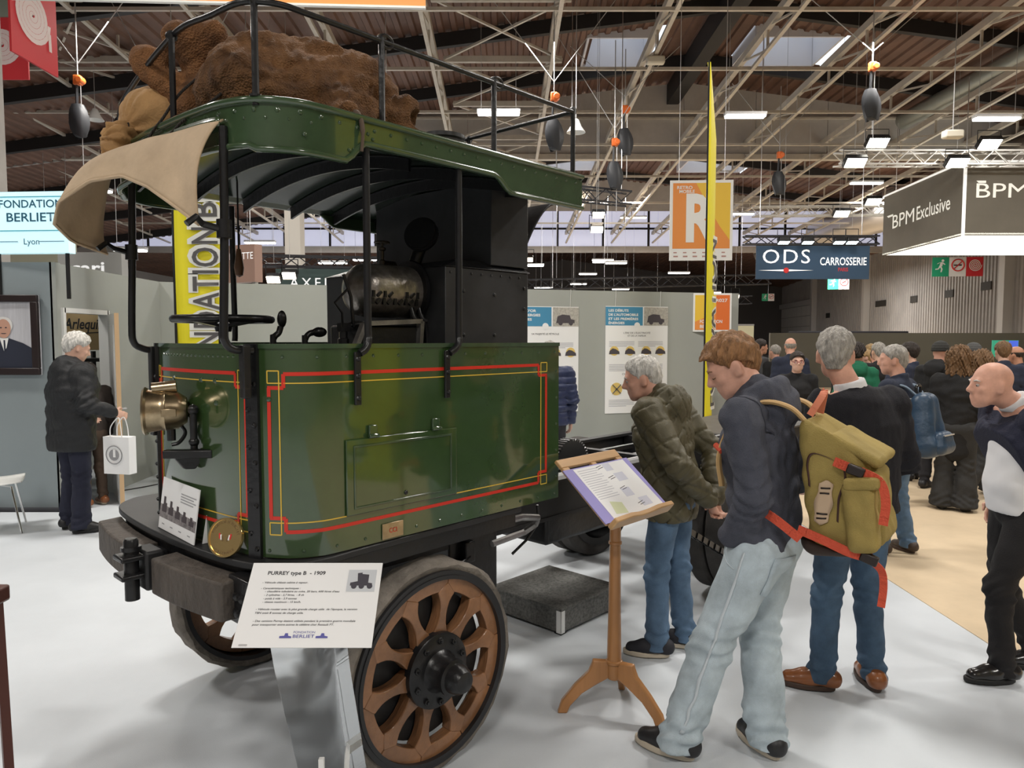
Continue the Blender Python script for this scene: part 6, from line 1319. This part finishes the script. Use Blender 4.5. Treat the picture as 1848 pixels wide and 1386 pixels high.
        sh_ = sdfobj('shoe', SH, shoes[0], t, min(.009, h * 1.3), .03 * s, None, lambda p, g=g: (g + .022 * s) - p[:, 2])
        m = MB(); pts = []
        for k in range(20):
            an = 2 * math.pi * k / 20; lx = .050 * math.cos(an); ly = .07 + .135 * math.sin(an); pts.append((lx * (1.05 if ly > .07 else .92), ly))
        m.prism(pts, lambda p, q, d: tuple(np.array([a[0], a[1], g]) + sd_ * p * s + f * q * s + z(d)), .0, .028); m.build('sole', shoes[1], sh_, bevel=.006)
    # ---- top garment
    T = top or {}; tm = T.get('mat'); k_ = T.get('bulk', 1.) * bulk; hemz = T.get('hem', .86) * s; sl_ = T.get('sleeve', 1.)
    A = [rc((j['hipL'] + j['hipR']) / 2 + S(0, 0, T.get('low', -.02)), j['waist'], .122 * s * k_, .118 * s * k_, (1, 0, 0), 1.36), rc(j['waist'], j['chest'], .118 * s * k_, .128 * s * k_, (1, 0, 0), 1.40), rc(j['chest'], j['neckb'] - S(0, 0, .06), .125 * s * k_, .088 * s * k_, (1, 0, 0), 1.5), rc(j['neckb'] - S(0, 0, .035), j['shL'] - S(0, 0, .005), .062 * s, .066 * s * k_), rc(j['neckb'] - S(0, 0, .035), j['shR'] - S(0, 0, .005), .062 * s, .066 * s * k_)]
    if T.get('belly'): A.append(el((j['waist'] * .7 + (j['hipL'] + j['hipR']) / 2 * .3) + S(0, T['belly'], .02), np.array([.15, .11, .16]) * s * k_))
    ar = T.get('arm', 1.) * sl_
    for e in 'LR':
        d = nrm(j['wr' + e] - j['el' + e]); A += [rc(j['sh' + e], j['el' + e], .066 * s * ar * min(k_, 1.15), .056 * s * ar), rc(j['el' + e], j['wr' + e] - d * .0, .056 * s * ar, T.get('cuff', .043) * s * ar)]
    if T.get('collar', True): A.append(rc(j['neckb'] - S(0, 0, .01), j['neckb'] * .75 + hc * .25 - S(0, .012, .0), .072 * s, T.get('cr', .069) * s))
    if T.get('hood'): 
        nb = j['neckb'] + S(0, -.03, .01); A += [to(nb + S(0, .03, .02), nrm(np.array([0, .45, 1.])), .085 * s, .034 * s), el(nb + S(0, -.065, -.035) + S(0, 0, T.get('hoodz', 0)), np.array([.11, .055, .08]) * s * T.get('hoods', 1.)), rc(nb + S(-.06, -.045, .0), nb + S(.06, -.045, .0), .042 * s * T.get('hoods', 1.))]
    seed = T.get('seed', 3); wa = T.get('wr', .007) * 1.25
    def tdisp_(p):
        d = wa * wrinkle(p, T.get('wf', 22), seed) + wa * .5 * wrinkle(p, 55, seed + 1)
        for e in 'LR':
            r2 = ((p - j['el' + e]) ** 2).sum(1); d = d + wa * .9 * np.sin((p - j['el' + e]) @ nrm(j['wr' + e] - j['sh' + e]) * 110 + 4 * np.sin(p[:, 0] * 22)) * np.exp(-r2 / (.11 * s) ** 2)
        if T.get('quilt'):
            u_ = np.arctan2(p[:, 0], p[:, 1] + .02) * .17 + p[:, 0] * .25; pq = T['quilt']; a1 = np.abs(((p[:, 2] + u_ * 1.1) / pq) % 1 - .5); a2 = np.abs(((p[:, 2] - u_ * 1.1) / pq) % 1 - .5); g_ = np.maximum(a1, a2); d = d + .010 * np.clip((g_ - .42) / .08, 0, 1) - .004
        if T.get('rings'): g_ = np.abs((p[:, 2] / T['rings']) % 1 - .5); d = d + .014 * np.clip((g_ - .36) / .14, 0, 1) - .006
        return d
    neckcut = j['neckb'] * .70 + hc * .30; nax = nrm(hc - j['neckb'])
    def tcut(p):
        c = hemz + T.get('hemtilt', 0) * p[:, 1] - p[:, 2]; c = np.maximum(c, np.where(((p - neckcut) ** 2).sum(1) < (.16 * s) ** 2, (p - neckcut) @ nax - T.get('ncut', .0), -1)) if not T.get('hood') else c
        if T.get('open'): c = np.maximum(c, np.where(p[:, 2] < j['chest'][2] + .1 * s, p[:, 1] - (T['open'] - .55 * (j['chest'][2] + .1 * s - p[:, 2])), -1))
        return c
    tp = sdfobj(T.get('name', 'jacket'), A, tm, t, h * 1.1, T.get('k', .028) * s, tdisp_, tcut)
    t['joints'] = 0; del t['joints']
    person.last = (tp, to_)
    return t, j, hc, HM, s, hp
# ---------------- the visitors near the truck
# young man reading, hoodie and light jeans, olive backpack
NAVYH = cloth('slate_hoodie', (.074, .079, .105), 60, .5)
HX, HY, HR = 1.045, 2.925, 54
t, jh, hch, HMh, sh, hph = person('young man in slate blue hoodie and pale jeans looking down at the reading stand', HX, HY, HR, 1.81, .0062, 6, (24, 30), J=dict(ankL=(-.20, .27, .09), kneeL=(-.15, .16, .49), ankR=(.035, -.02, .09), kneeR=(.075, .04, .50), shL=(-.185, .05, 1.42), shR=(.185, .06, 1.42), elL=(-.235, -.02, 1.13), wrL=(-.155, .085, .945), elR=(.25, .02, 1.14), wrR=(.20, .14, .95), head=(.035, .165, 1.605)),
    top=dict(mat=NAVYH, name='hoodie', hem=.90, hood=True, wr=.008, bulk=1.12, cuff=.05, arm=1.1, hoods=1.05), legs=dict(mat=DENIM_L, r=1.17, cuff=.072), hair=dict(style='fringe', col='ginger', th=.020, amp=.0045), skin=2, shoes=(M('black_leather_shoe', (.018, .018, .02), .45), SOLE), hands=(None, None), eyes='down', brow='ginger', feetrot=(-2, -36))
tp_, tr_ = person.last; sD = sh
DST = M('denim_seam', (.56, .62, .66), .85); POC = M('denim_pocket', (.45, .53, .58), .85, noise=(6, .25), bump=('noise', 320, .3))
zp = lambda *a: tuple(np.array(a) * sD)
patch('back_pocket', tr_, [[zp(-.06 - .10 * k_ / 4, -.30 - .0 * i, .885 - .15 * i / 6 - (.02 * (1 - abs(k_ - 2) / 2) if i == 6 else 0)) for k_ in range(5)] for i in range(7)], POC, t, .002, .003, None, 'Y')
seam('side_seam', tr_, [zp(-.20, .02, .90), zp(-.21, .06, .75), zp(-.22, .12, .55), zp(-.23, .18, .35), zp(-.25, .24, .14)], .010, DST, t)
seam('pocket_edge', tr_, [zp(-.13, .14, .90), zp(-.18, .11, .86), zp(-.21, .06, .83)], .008, DST, t)
seam('sleeve_seam', tp_, [zp(-.14, .16, 1.44), zp(-.20, .08, 1.50), zp(-.19, -.06, 1.47), zp(-.17, -.12, 1.36)], .006, M('hoodie_rib', (.050, .053, .072), .9), t, .001, (1, 0, .3))
# backpack worn by him
PO = M('olive_canvas', (.33, .245, .072), .8, noise=(5, .15), bump=('noise', 240, .35)); STR = M('orange_webbing', (.62, .085, .04), .7, bump=('wave', 120, .3)); LEA = M('pale_leather', (.55, .40, .27), .6); BKL = M('buckle_plastic', (.02, .012, .01), .4); DKB = M('dark_brown_base', (.035, .018, .012), .7)
bp = thing('backpack', 'olive canvas backpack with orange straps on the hoodie man', 'backpack', (HX + .02, HY - .012, -.02), R(HR))
TILT = np.array(Matrix.Rotation(R(-7), 3, 'X'))
pr = [bxp((0, -.265, 1.235), (.165, .115, .25), .055, TILT), bxp((0, -.375, 1.15), (.135, .05, .14), .035, TILT)]
def bcut(p): return np.maximum(p[:, 2] - (1.475 + .55 * (p[:, 1] + .15)) - .012 * np.sin(p[:, 0] * 22), .99 - p[:, 2])
bag = sdfobj('bag', pr, PO, bp, .008, .02, lambda p: .006 * wrinkle(p, 24, 21) + .003 * np.sin(p[:, 2] * 60 + 5 * np.sin(p[:, 0] * 20 + p[:, 1] * 14)), bcut)
sdfobj('side_pocket', [bxp((-.165, -.365, 1.13), (.05, .055, .125), .03, TILT)], PO, bp, .008, .02, lambda p: .005 * wrinkle(p, 34, 22))
sdfobj('pocket_flap', [bxp((-.168, -.367, 1.255), (.055, .06, .022), .014, TILT)], PO, bp, .007, .02, lambda p: .003 * wrinkle(p, 34, 23))
sdfobj('top_flap', [bxp((0, -.33, 1.365), (.165, .10, .022), .018, np.array(Matrix.Rotation(R(28), 3, 'X')))], PO, bp, .008, .02, lambda p: .005 * wrinkle(p, 26, 25))
sdfobj('base', [bxp((0, -.262, 1.03), (.168, .12, .075), .055, TILT)], DKB, bp, .010, .03, None, lambda p: p[:, 2] - .995 - .25 * (p[:, 1] + .25))
def strap(path, w=.03, name='strap', mat=None, th=.005):
    m = MB(); P = catmull(path, 6); n = len(P)
    for i in range(n - 1): m.bar(P[i], P[i + 1] + (P[i + 1] - P[i]) * .1, w, th, up=strap.up)
    return m.build(name, mat or STR, bp)
strap.up = (-1, 0, 0)
TANW = M('tan_webbing', (.50, .32, .14), .7)
m = MB(); m.tube(catmull([(-.11, -.16, 1.445), (-.125, -.09, 1.51), (-.125, .02, 1.52), (-.135, .12, 1.44), (-.15, .17, 1.30), (-.17, .15, 1.18)], 6), .010, 8, sq=2.2); m.build('shoulder_strap', TANW, bp)
m = MB(); m.tube(catmull([(.11, -.16, 1.445), (.125, -.09, 1.51), (.125, .02, 1.52), (.135, .12, 1.44), (.15, .17, 1.30), (.17, .15, 1.18)], 6), .010, 8, sq=2.2); m.build('shoulder_strap', TANW, bp)
strap([(-.19, -.16, 1.02), (-.20, -.06, 1.09), (-.185, .06, 1.14)], .035)
strap([(-.185, -.15, 1.055), (-.19, -.24, 1.03), (-.19, -.33, 1.0), (-.17, -.40, .985)], .034)
strap([(-.16, -.405, .97), (-.13, -.43, .93), (-.12, -.435, .87), (-.125, -.43, .80)], .026)
strap([(-.185, -.27, 1.325), (-.19, -.33, 1.305)], .034); strap([(-.19, -.36, 1.30), (-.20, -.425, 1.27), (-.20, -.445, 1.20), (-.205, -.44, 1.12)], .030)
strap([(-.05, -.15, 1.475), (-.04, -.19, 1.55), (-.0, -.19, 1.565), (.03, -.17, 1.48)], .026, 'haul_loop', M('salmon_webbing', (.72, .25, .15), .7))
for c in ((-.195, -.345, 1.30), (-.18, -.395, .985)): m = MB(); m.box(c, (.026, .06, .036), Matrix.Rotation(R(18), 3, 'X')); m.build('buckle', BKL, bp, bevel=.005)
# leather lash patch on the camera side, zip outline
cap = []
for i in range(13):
    zz = -.085 + .17 * i / 12; wv = .028 * math.sqrt(max(.02, 1 - max(0, abs(zz) - .055) ** 2 / .03 ** 2)) * (1 + .15 * math.cos(zz * 70)); cap.append([(-.22, -.235 - .10 * zz + wv * k_, 1.165 + zz) for k_ in (-1, -.5, 0, .5, 1)])
cap = [[(-.30, q_[1], q_[2]) for q_ in r_] for r_ in cap]
lp = patch('lash_patch', bag, cap, LEA, bp, .003, .004, None, 'X')
for dz in (.055, .035, -.04, -.058): patch('slot', bag, [[(-.30, -.235 - .1 * dz + q_ * .018, 1.165 + dz + e_ * .003) for q_ in (-1, 0, 1)] for e_ in (-1, 1)], BKL, bp, .0085, .001, None, 'X')
seam('zip', bag, [(-.3, -.185, 1.22), (-.3, -.175, 1.31), (-.3, -.20, 1.345), (-.3, -.285, 1.315), (-.3, -.305, 1.26), (-.3, -.285, 1.18), (-.3, -.285, 1.10)], .008, M('zip_brown', (.06, .025, .02), .6), bp, .003, (0, 1, .6), 'X')
m = MB(); m.tube([(-.165, .155, 1.32), (-.14, .19, 1.34)], .012, 8); m.build('chest_buckle', STR, bp)
# sweater man from behind
BLK = cloth('black_sweater', (.010, .010, .015), 50, .4); WSH = M('white_shirt', (.74, .74, .76), .7)
t, j, hc, HM, s, hp = person('grey-haired man in black sweater and jeans seen from behind the hoodie man', 1.70, 3.52, 14, 1.79, .0075, 2, (-38, 4), J=dict(ankL=(-.15, .02, .09), kneeL=(-.125, .03, .5), ankR=(.11, -.03, .09), elR=(.29, .0, 1.13), wrR=(.19, .18, .98), elL=(-.28, .02, 1.13), wrL=(-.17, .2, 1.0), head=(-.10, .05, 1.665), neckb=(-.05, -.02, 1.475)), top=dict(mat=BLK, name='sweater', hem=.90, bulk=1.2, arm=1.08, wr=.006, collar=True, ncut=-.035, low=-.03), legs=dict(mat=DENIM, r=1.0, cuff=.06), hair=dict(style='short', col='grey', th=.010, amp=.003), skin=2, shoes=(M('tan_leather_shoe', (.26, .09, .03), .35, coat=.3), M('dark_sole', (.06, .035, .025), .6)), hands=(False, False), feetrot=(55, -20), bulk=1.08)
sdfobj('shirt_collar', [rc(j['neckb'] - np.array([0, 0, .015]), j['neckb'] * .62 + hc * .38 - np.array([0, .012, 0]), .080, .071)], WSH, t, .009, .01, None, lambda p: np.maximum((p - (j['neckb'] * .66 + hc * .34)) @ nrm(hc - j['neckb'] + np.array([0, -.06, 0])), (j['neckb'][2] - .03) - p[:, 2]))
# elderly man in quilted green jacket, hands behind his back
GRQ = cloth('olive_quilted_nylon', (.088, .076, .040), 30, .15, .55); 
t, j, hc, HM, s, hp = person('grey-haired man in olive quilted jacket with hands clasped behind his back', .885, 3.95, 54, 1.70, .0072, 9, (26, 14), J=dict(elL=(-.27, -.15, 1.16), elR=(.25, -.15, 1.16), wrL=(-.06, -.235, .955), wrR=(.045, -.235, .95), ankL=(-.11, .02, .09), ankR=(.10, -.06, .09), kneeL=(-.10, .04, .5), kneeR=(.10, .0, .5), head=(-.03, .185, 1.60)), top=dict(mat=GRQ, bulk=1.20, hem=.80, quilt=.135, wr=.006, hood=True, hoods=1.1, arm=1.18, cuff=.05, low=-.06), legs=dict(mat=DENIM2, r=1.0, cuff=.062), hair=dict(style='short', col='white', th=.012, amp=.003), skin=2, shoes=(M('navy_suede_shoe', (.02, .02, .026), .7), SOLE), hands=(dict(dir=(.35, -.35, -.85), across=(.6, .7, 0), curl=.7), dict(dir=(-.35, -.25, -.9), across=(-.6, .7, 0), curl=.8)), eyes=True, brow='white', feetrot=(22, 10))
# bald man at the right edge, open navy jacket over white shirt
NVJ = cloth('navy_jacket', (.014, .016, .036), 30, .3)
t, j, hc, HM, s, hp = person('bald man in navy jacket over white shirt at the right edge', 2.61, 3.66, 84, 1.70, .0075, 5, (0, 0), J=dict(ankL=(-.10, .10, .09), kneeL=(-.10, .14, .50), ankR=(.10, -.20, .09), kneeR=(.10, .02, .50), elL=(-.28, -.14, 1.16), wrL=(-.27, -.16, .92), elR=(.28, -.1, 1.14), wrR=(.25, -.02, .92), head=(0, .17, 1.585)), top=dict(mat=NVJ, bulk=1.24, hem=.84, open=.20, wr=.008, arm=1.12, ncut=-.03, low=-.06), legs=dict(mat=cloth('black_trousers', (.012, .011, .012), 30, .2), r=.98, cuff=.056), hair=None, skin=2, shoes=(M('black_polished_shoe', (.014, .013, .013), .25, coat=.4), M('black_sole', (.012, .012, .012), .6)), hands=(True, True), eyes=True, brow='white', bulk=1.05, feetrot=(4, -4))
sdfobj('shirt', [rc((j['hipL'] + j['hipR']) / 2 + np.array([0, .02, .0]), j['waist'] + np.array([0, .035, 0]), .118, .118, (1, 0, 0), 1.3), rc(j['waist'] + np.array([0, .03, 0]), j['chest'] + np.array([0, .0, 0]), .118, .110, (1, 0, 0), 1.3)], WSH, t, .011, .03, lambda p: .006 * wrinkle(p, 20, 30), lambda p: .865 - p[:, 2])
sdfobj('shirt_collar', [rc(j['neckb'] - np.array([0, 0, .015]), j['neckb'] * .62 + hc * .38 - np.array([0, .012, 0]), .080, .070)], WSH, t, .009, .01, None, lambda p: np.maximum((p - (j['neckb'] * .70 + hc * .30)) @ nrm(hc - j['neckb'] + np.array([0, -.05, 0])), (j['neckb'][2] - .03) - p[:, 2]))
# striped sweater man with blue backpack
STRIPE = M('navy_knit', (.018, .024, .045), .85, bump=('noise', 200, .3))
nt = STRIPE.node_tree; b = nt.nodes['Principled BSDF']; tc = nt.nodes.new('ShaderNodeTexCoord'); sp_ = nt.nodes.new('ShaderNodeSeparateXYZ'); nt.links.new(tc.outputs['Object'], sp_.inputs[0])
mm = nt.nodes.new('ShaderNodeMath'); mm.operation = 'MULTIPLY'; mm.inputs[1].default_value = 1 / .085; nt.links.new(sp_.outputs['Z'], mm.inputs[0]); fr = nt.nodes.new('ShaderNodeMath'); fr.operation = 'FRACT'; nt.links.new(mm.outputs[0], fr.inputs[0])
lt = nt.nodes.new('ShaderNodeMath'); lt.operation = 'LESS_THAN'; lt.inputs[1].default_value = .10; nt.links.new(fr.outputs[0], lt.inputs[0]); l2 = nt.nodes.new('ShaderNodeMath'); l2.operation = 'LESS_THAN'; l2.inputs[1].default_value = 1.335; nt.links.new(sp_.outputs['Z'], l2.inputs[0])
mu = nt.nodes.new('ShaderNodeMath'); mu.operation = 'MULTIPLY'; nt.links.new(lt.outputs[0], mu.inputs[0]); nt.links.new(l2.outputs[0], mu.inputs[1]); mx = nt.nodes.new('ShaderNodeMix'); mx.data_type = 'RGBA'; mx.inputs[6].default_value = (.018, .024, .045, 1); mx.inputs[7].default_value = (.6, .62, .66, 1); nt.links.new(mu.outputs[0], mx.inputs[0]); nt.links.new(mx.outputs[2], b.inputs['Base Color'])
t, j, hc, HM, s, hp = person('man in navy sweater with white stripes and jeans carrying a blue backpack', 3.12, 5.80, 38, 1.70, .011, 2, (28, 4), J=dict(elR=(.27, -.06, 1.13), wrR=(.22, .14, 1.04), elL=(-.27, -.02, 1.12), wrL=(-.18, .2, 1.02), ankL=(-.12, .05, .09), ankR=(.13, -.07, .09)), top=dict(mat=STRIPE, name='sweater', hem=.90, bulk=1.08, wr=.006), legs=dict(mat=DENIM2, r=1.05, cuff=.066), hair=dict(style='short', col='grey', th=.008, amp=.002), skin=2, shoes=(M('brown_shoe', (.06, .04, .03), .5), M('dark_sole', (0, 0, 0))), hands=(False, False), feetrot=(0, -25))
BPB = M('blue_leather', (.030, .060, .105), .4, noise=(6, .2), bump=('noise', 30, .2)); b2 = thing('backpack', 'blue leather backpack on the man in striped sweater', 'backpack', (3.12, 5.80, -.07), R(38))
sdfobj('bag', [rc((-.10, -.24, 1.0), (-.05, -.20, 1.32), .095, .08), rc((.10, -.24, 1.0), (.05, -.20, 1.32), .095, .08), rc((-.09, -.28, .99), (.09, -.28, .99), .085)], BPB, b2, .012, .04, lambda p: .005 * wrinkle(p, 22, 41))
sdfobj('front_pocket', [rc((-.07, -.34, .99), (.07, -.34, .99), .065), rc((-.06, -.34, 1.06), (.06, -.34, 1.06), .05)], BPB, b2, .012, .03)
m = MB(); m.tube([(-.09, -.385, 1.085), (0, -.398, 1.09), (.09, -.385, 1.085)], .006, 6); m.build('zip', ALU, b2)
for e in (-1, 1): m = MB(); m.tube(catmull([(e * .06, -.16, 1.38), (e * .10, -.08, 1.45), (e * .12, .03, 1.44), (e * .13, .11, 1.34), (e * .14, .10, 1.2)], 6), .010, 8, sq=2.2); m.build('shoulder_strap', M('grey_blue_strap', (.14, .19, .25), .7), b2)
m = MB(); m.tube(catmull([(-.04, -.15, 1.40), (-.03, -.15, 1.45), (.03, -.15, 1.45), (.04, -.15, 1.40)], 5), .012, 8); m.build('top_loop', BLACK, b2)
# man in black jacket at the store room door, with paper bag
BJ = cloth('black_rain_jacket', (.011, .012, .014), 25, .25, .6); NTR = cloth('navy_trousers', (.016, .018, .036), 30, .25)
t, j, hc, HM, s, hp = person('white-haired man in black hooded jacket at the open store door', -3.99, 6.50, -34, 1.80, .010, 3, (-8, 22), J=dict(elR=(.31, -.02, 1.16), wrR=(.33, .19, 1.08), elL=(-.29, .0, 1.15), wrL=(-.25, .2, 1.02), ankL=(-.13, .0, .09), ankR=(.12, -.02, .09)), top=dict(mat=BJ, bulk=1.48, hem=.74, wr=.011, wf=16, hood=True, hoods=1.15, arm=1.2, low=-.12, k=.04), legs=dict(mat=NTR, r=1.08, cuff=.075), hair=dict(style='short', col='white', th=.020, amp=.004), skin=0, shoes=(M('black_leather_shoe', (0, 0, 0)), M('black_sole', (0, 0, 0))), hands=(True, dict(curl=.5)), feetrot=(6, -30))
pb = thing('paper_bag', 'white paper carrier bag with round grey logo beside the black jacket', 'bag', (-3.49, 6.30, .56), R(-12)); MB().b2((-.13, 0, 0), (.13, .09, .33)).build('bag', PAPER, pb, smooth=None)
m = MB(); m.tube([(-.02 + .08 * math.cos(a), -.004, .17 + .08 * math.sin(a)) for a in np.linspace(0, 2 * math.pi, 25)[:-1]], .004, 5, closed=True); m.build('logo_ring', PGREY, pb); m = MB(); disc(m, -.02, .17, .05, .05, -.003); m.build('logo_disc', PGREY, pb, smooth=None); m = MB(); rect(m, -.025, .0, .15, .22, -.006); m.build('logo_bar', PAPER, pb, smooth=None)
for yy in (.005, .085): m = MB(); m.tube(catmull([(-.06, yy, .325), (-.05, yy, .42), (.03, yy - .02 * (yy > .05), .50), (.05, yy, .42), (.06, yy, .325)], 5), .004, 6); m.build('handle', PAPER, pb)
def crowd(label, x, y, yaw, H, topc, hair, legc=None, skin=0, head=(0, 0), h=.016, J=None, topk=None, shoes=None, eyes=False, bulk=1., legk=None):
    tk = dict(mat=topc, bulk=1.08, hem=.84, wr=.008); tk.update(topk or {}); lk = dict(mat=legc or cloth('dark_trousers', (.02, .02, .024), 25, .2)); lk.update(legk or {})
    return person(label, x, y, yaw, H, h, 2, head, J=J, top=tk, legs=lk, hair=hair, skin=skin, shoes=shoes or (M('black_leather_shoe', (0, 0, 0)), M('black_sole', (0, 0, 0))), hands=(True, True), eyes=eyes, bulk=bulk, group='visitors in the aisle')
crowd('person in brown trousers and brown shoes inside the store doorway', -4.40, 7.50, 60, 1.50, cloth('dark_brown_top', (.04, .03, .025), 25, .2), dict(style='short', col='dark'), cloth('brown_trousers', (.07, .045, .03), 25, .2), shoes=(M('tan_leather_shoe', (0, 0, 0)), SOLE))
PUF = cloth('navy_puffer', (.022, .032, .085), 25, .15, .5)
crowd('person in shiny navy puffer jacket behind the cab rear edge', .41, 7.7, 10, 1.72, PUF, dict(style='short', col='grey'), topk=dict(rings=.075, bulk=1.2, arm=1.2, hem=.86), h=.013)
BLKC = cloth('black_coat', (.012, .012, .013), 25, .2); GRC = cloth('grey_coat', (.055, .055, .058), 25, .2); GHO = cloth('green_hoodie', (.01, .13, .065), 30, .3); REDC = cloth('red_scarf', (.45, .02, .04), 30, .3); NVC = cloth('navy_coat', (.02, .026, .05), 25, .2); TANT = cloth('tan_trousers', (.42, .29, .16), 25, .2); GRP = cloth('charcoal_trousers', (.030, .030, .030), 25, .2)
crowd('dark bearded man in profile behind the hoodie man, far left of crowd', 4.10, 12.0, -80, 1.74, GRC, dict(style='short', col='dark', th=.016), skin=1)
crowd('man with cropped grey hair behind the dark bearded man', 4.15, 11.3, 20, 1.66, BLKC, dict(style='crop', col='grey', th=.005), skin=2)
crowd('bald man half hidden behind the boy with glasses', 4.10, 10.6, -10, 1.77, NVC, dict(style='balding', col='grey', th=.004), skin=2)
t, j, hc, HM, s, hp = crowd('boy with glasses facing the camera beside the grey-haired man', 3.30, 8.35, 168, 1.60, BLKC, dict(style='fringe', col='dark', th=.014, amp=.003), eyes=True, h=.010, skin=0)
m = MB()
for e in (-1, 1): m.tube([hp(e * .033 + .023 * math.cos(a), .105 - .004 * abs(math.cos(a)), .002 + .016 * math.sin(a)) for a in np.linspace(0, 2 * math.pi, 17)[:-1]], .0028, 6, closed=True); m.tube([hp(e * .056, .10, .005), hp(e * .078, .0, .01)], .0025, 5)
m.tube([hp(-.010, .107, .004), hp(.010, .107, .004)], .0028, 5); m.build('glasses', M('red_glasses', (.25, .03, .05), .3), t)
crowd('person with dark hair behind the green hoodie', 5.05, 10.8, 15, 1.72, BLKC, dict(style='short', col='brown', th=.02), skin=1)
crowd('person with curly dark hair in green hoodie seen from behind', 4.22, 8.8, -15, 1.68, GHO, dict(style='crop', col='dark', th=.034, amp=.008), topk=dict(hood=True, name='hoodie'), skin=1, head=(-25, 0))
crowd('fair-haired child looking left behind the red scarf', 5.42, 10.95, 70, 1.58, GRC, dict(style='fringe', col='blond', th=.018))
t, j, hc, HM, s, hp = crowd('man with cropped hair and bright red scarf in the crowd', 5.05, 10.0, -30, 1.62, GRC, dict(style='crop', col='dark', th=.004), skin=2)
sdfobj('scarf', [to(j['neckb'] + np.array([0, .02, .01]), (0, .15, 1), .085, .045)], REDC, t, .014, .01)
crowd('dark-haired person behind the striped sweater man', 4.95, 8.9, 40, 1.70, NVC, dict(style='short', col='dark', th=.02))
t, j, hc, HM, s, hp = crowd('man in black beanie and hooded black jacket in the crowd', 4.91, 8.3, -60, 1.72, BLKC, dict(style='beanie', col='dark', th=.014, mat=cloth('charcoal_knit', (.03, .03, .028), 30, .4)), topk=dict(hood=True, hoods=1.1), h=.012, skin=2)
crowd('woman with long curly brown hair in black coat', 4.53, 7.3, -35, 1.66, BLKC, dict(style='curly', col='brown', th=.03, amp=.012), h=.012, topk=dict(hem=.55, low=-.25), legk=dict(r=1.3, cuff=.1), legc=GRP)
crowd('woman in dark grey jacket striding with wide trousers and white trainers', 5.10, 7.85, -70, 1.62, GRC, dict(style='curly', col='brown', th=.02, amp=.01), h=.013, J=dict(ankL=(-.09, .38, .09), kneeL=(-.09, .26, .50), ankR=(.09, -.36, .16), kneeR=(.09, -.02, .50)), legc=GRP, legk=dict(r=1.3, cuff=.10), shoes=(PLA, SOLE))
crowd('person in tan trousers and brown shoes beyond the striped sweater man', 3.98, 7.5, 60, 1.66, NVC, dict(style='short', col='grey'), TANT, shoes=(M('tan_leather_shoe', (0, 0, 0)), M('dark_sole', (0, 0, 0))))
crowd('person in grey cap behind the bald man', 6.05, 9.4, 20, 1.70, GRC, dict(style='beanie', col='grey', th=.010, mat=cloth('grey_cap', (.09, .09, .09), 30, .3)))
crowd('brown-haired man right of the bald man', 5.94, 8.7, -15, 1.72, NVC, dict(style='short', col='brown', th=.012))
crowd('bald man in navy coat at the far right edge', 6.55, 9.3, 30, 1.66, NVC, dict(style='balding', col='dark', th=.003), skin=1)
crowd('man in black coat left of the curly-haired woman', 4.9, 9.6, 0, 1.70, BLKC, dict(style='short', col='grey', th=.012))
crowd('person in light grey coat behind the red scarf man', 5.7, 11.5, 200, 1.66, GRC, dict(style='short', col='blond', th=.02))
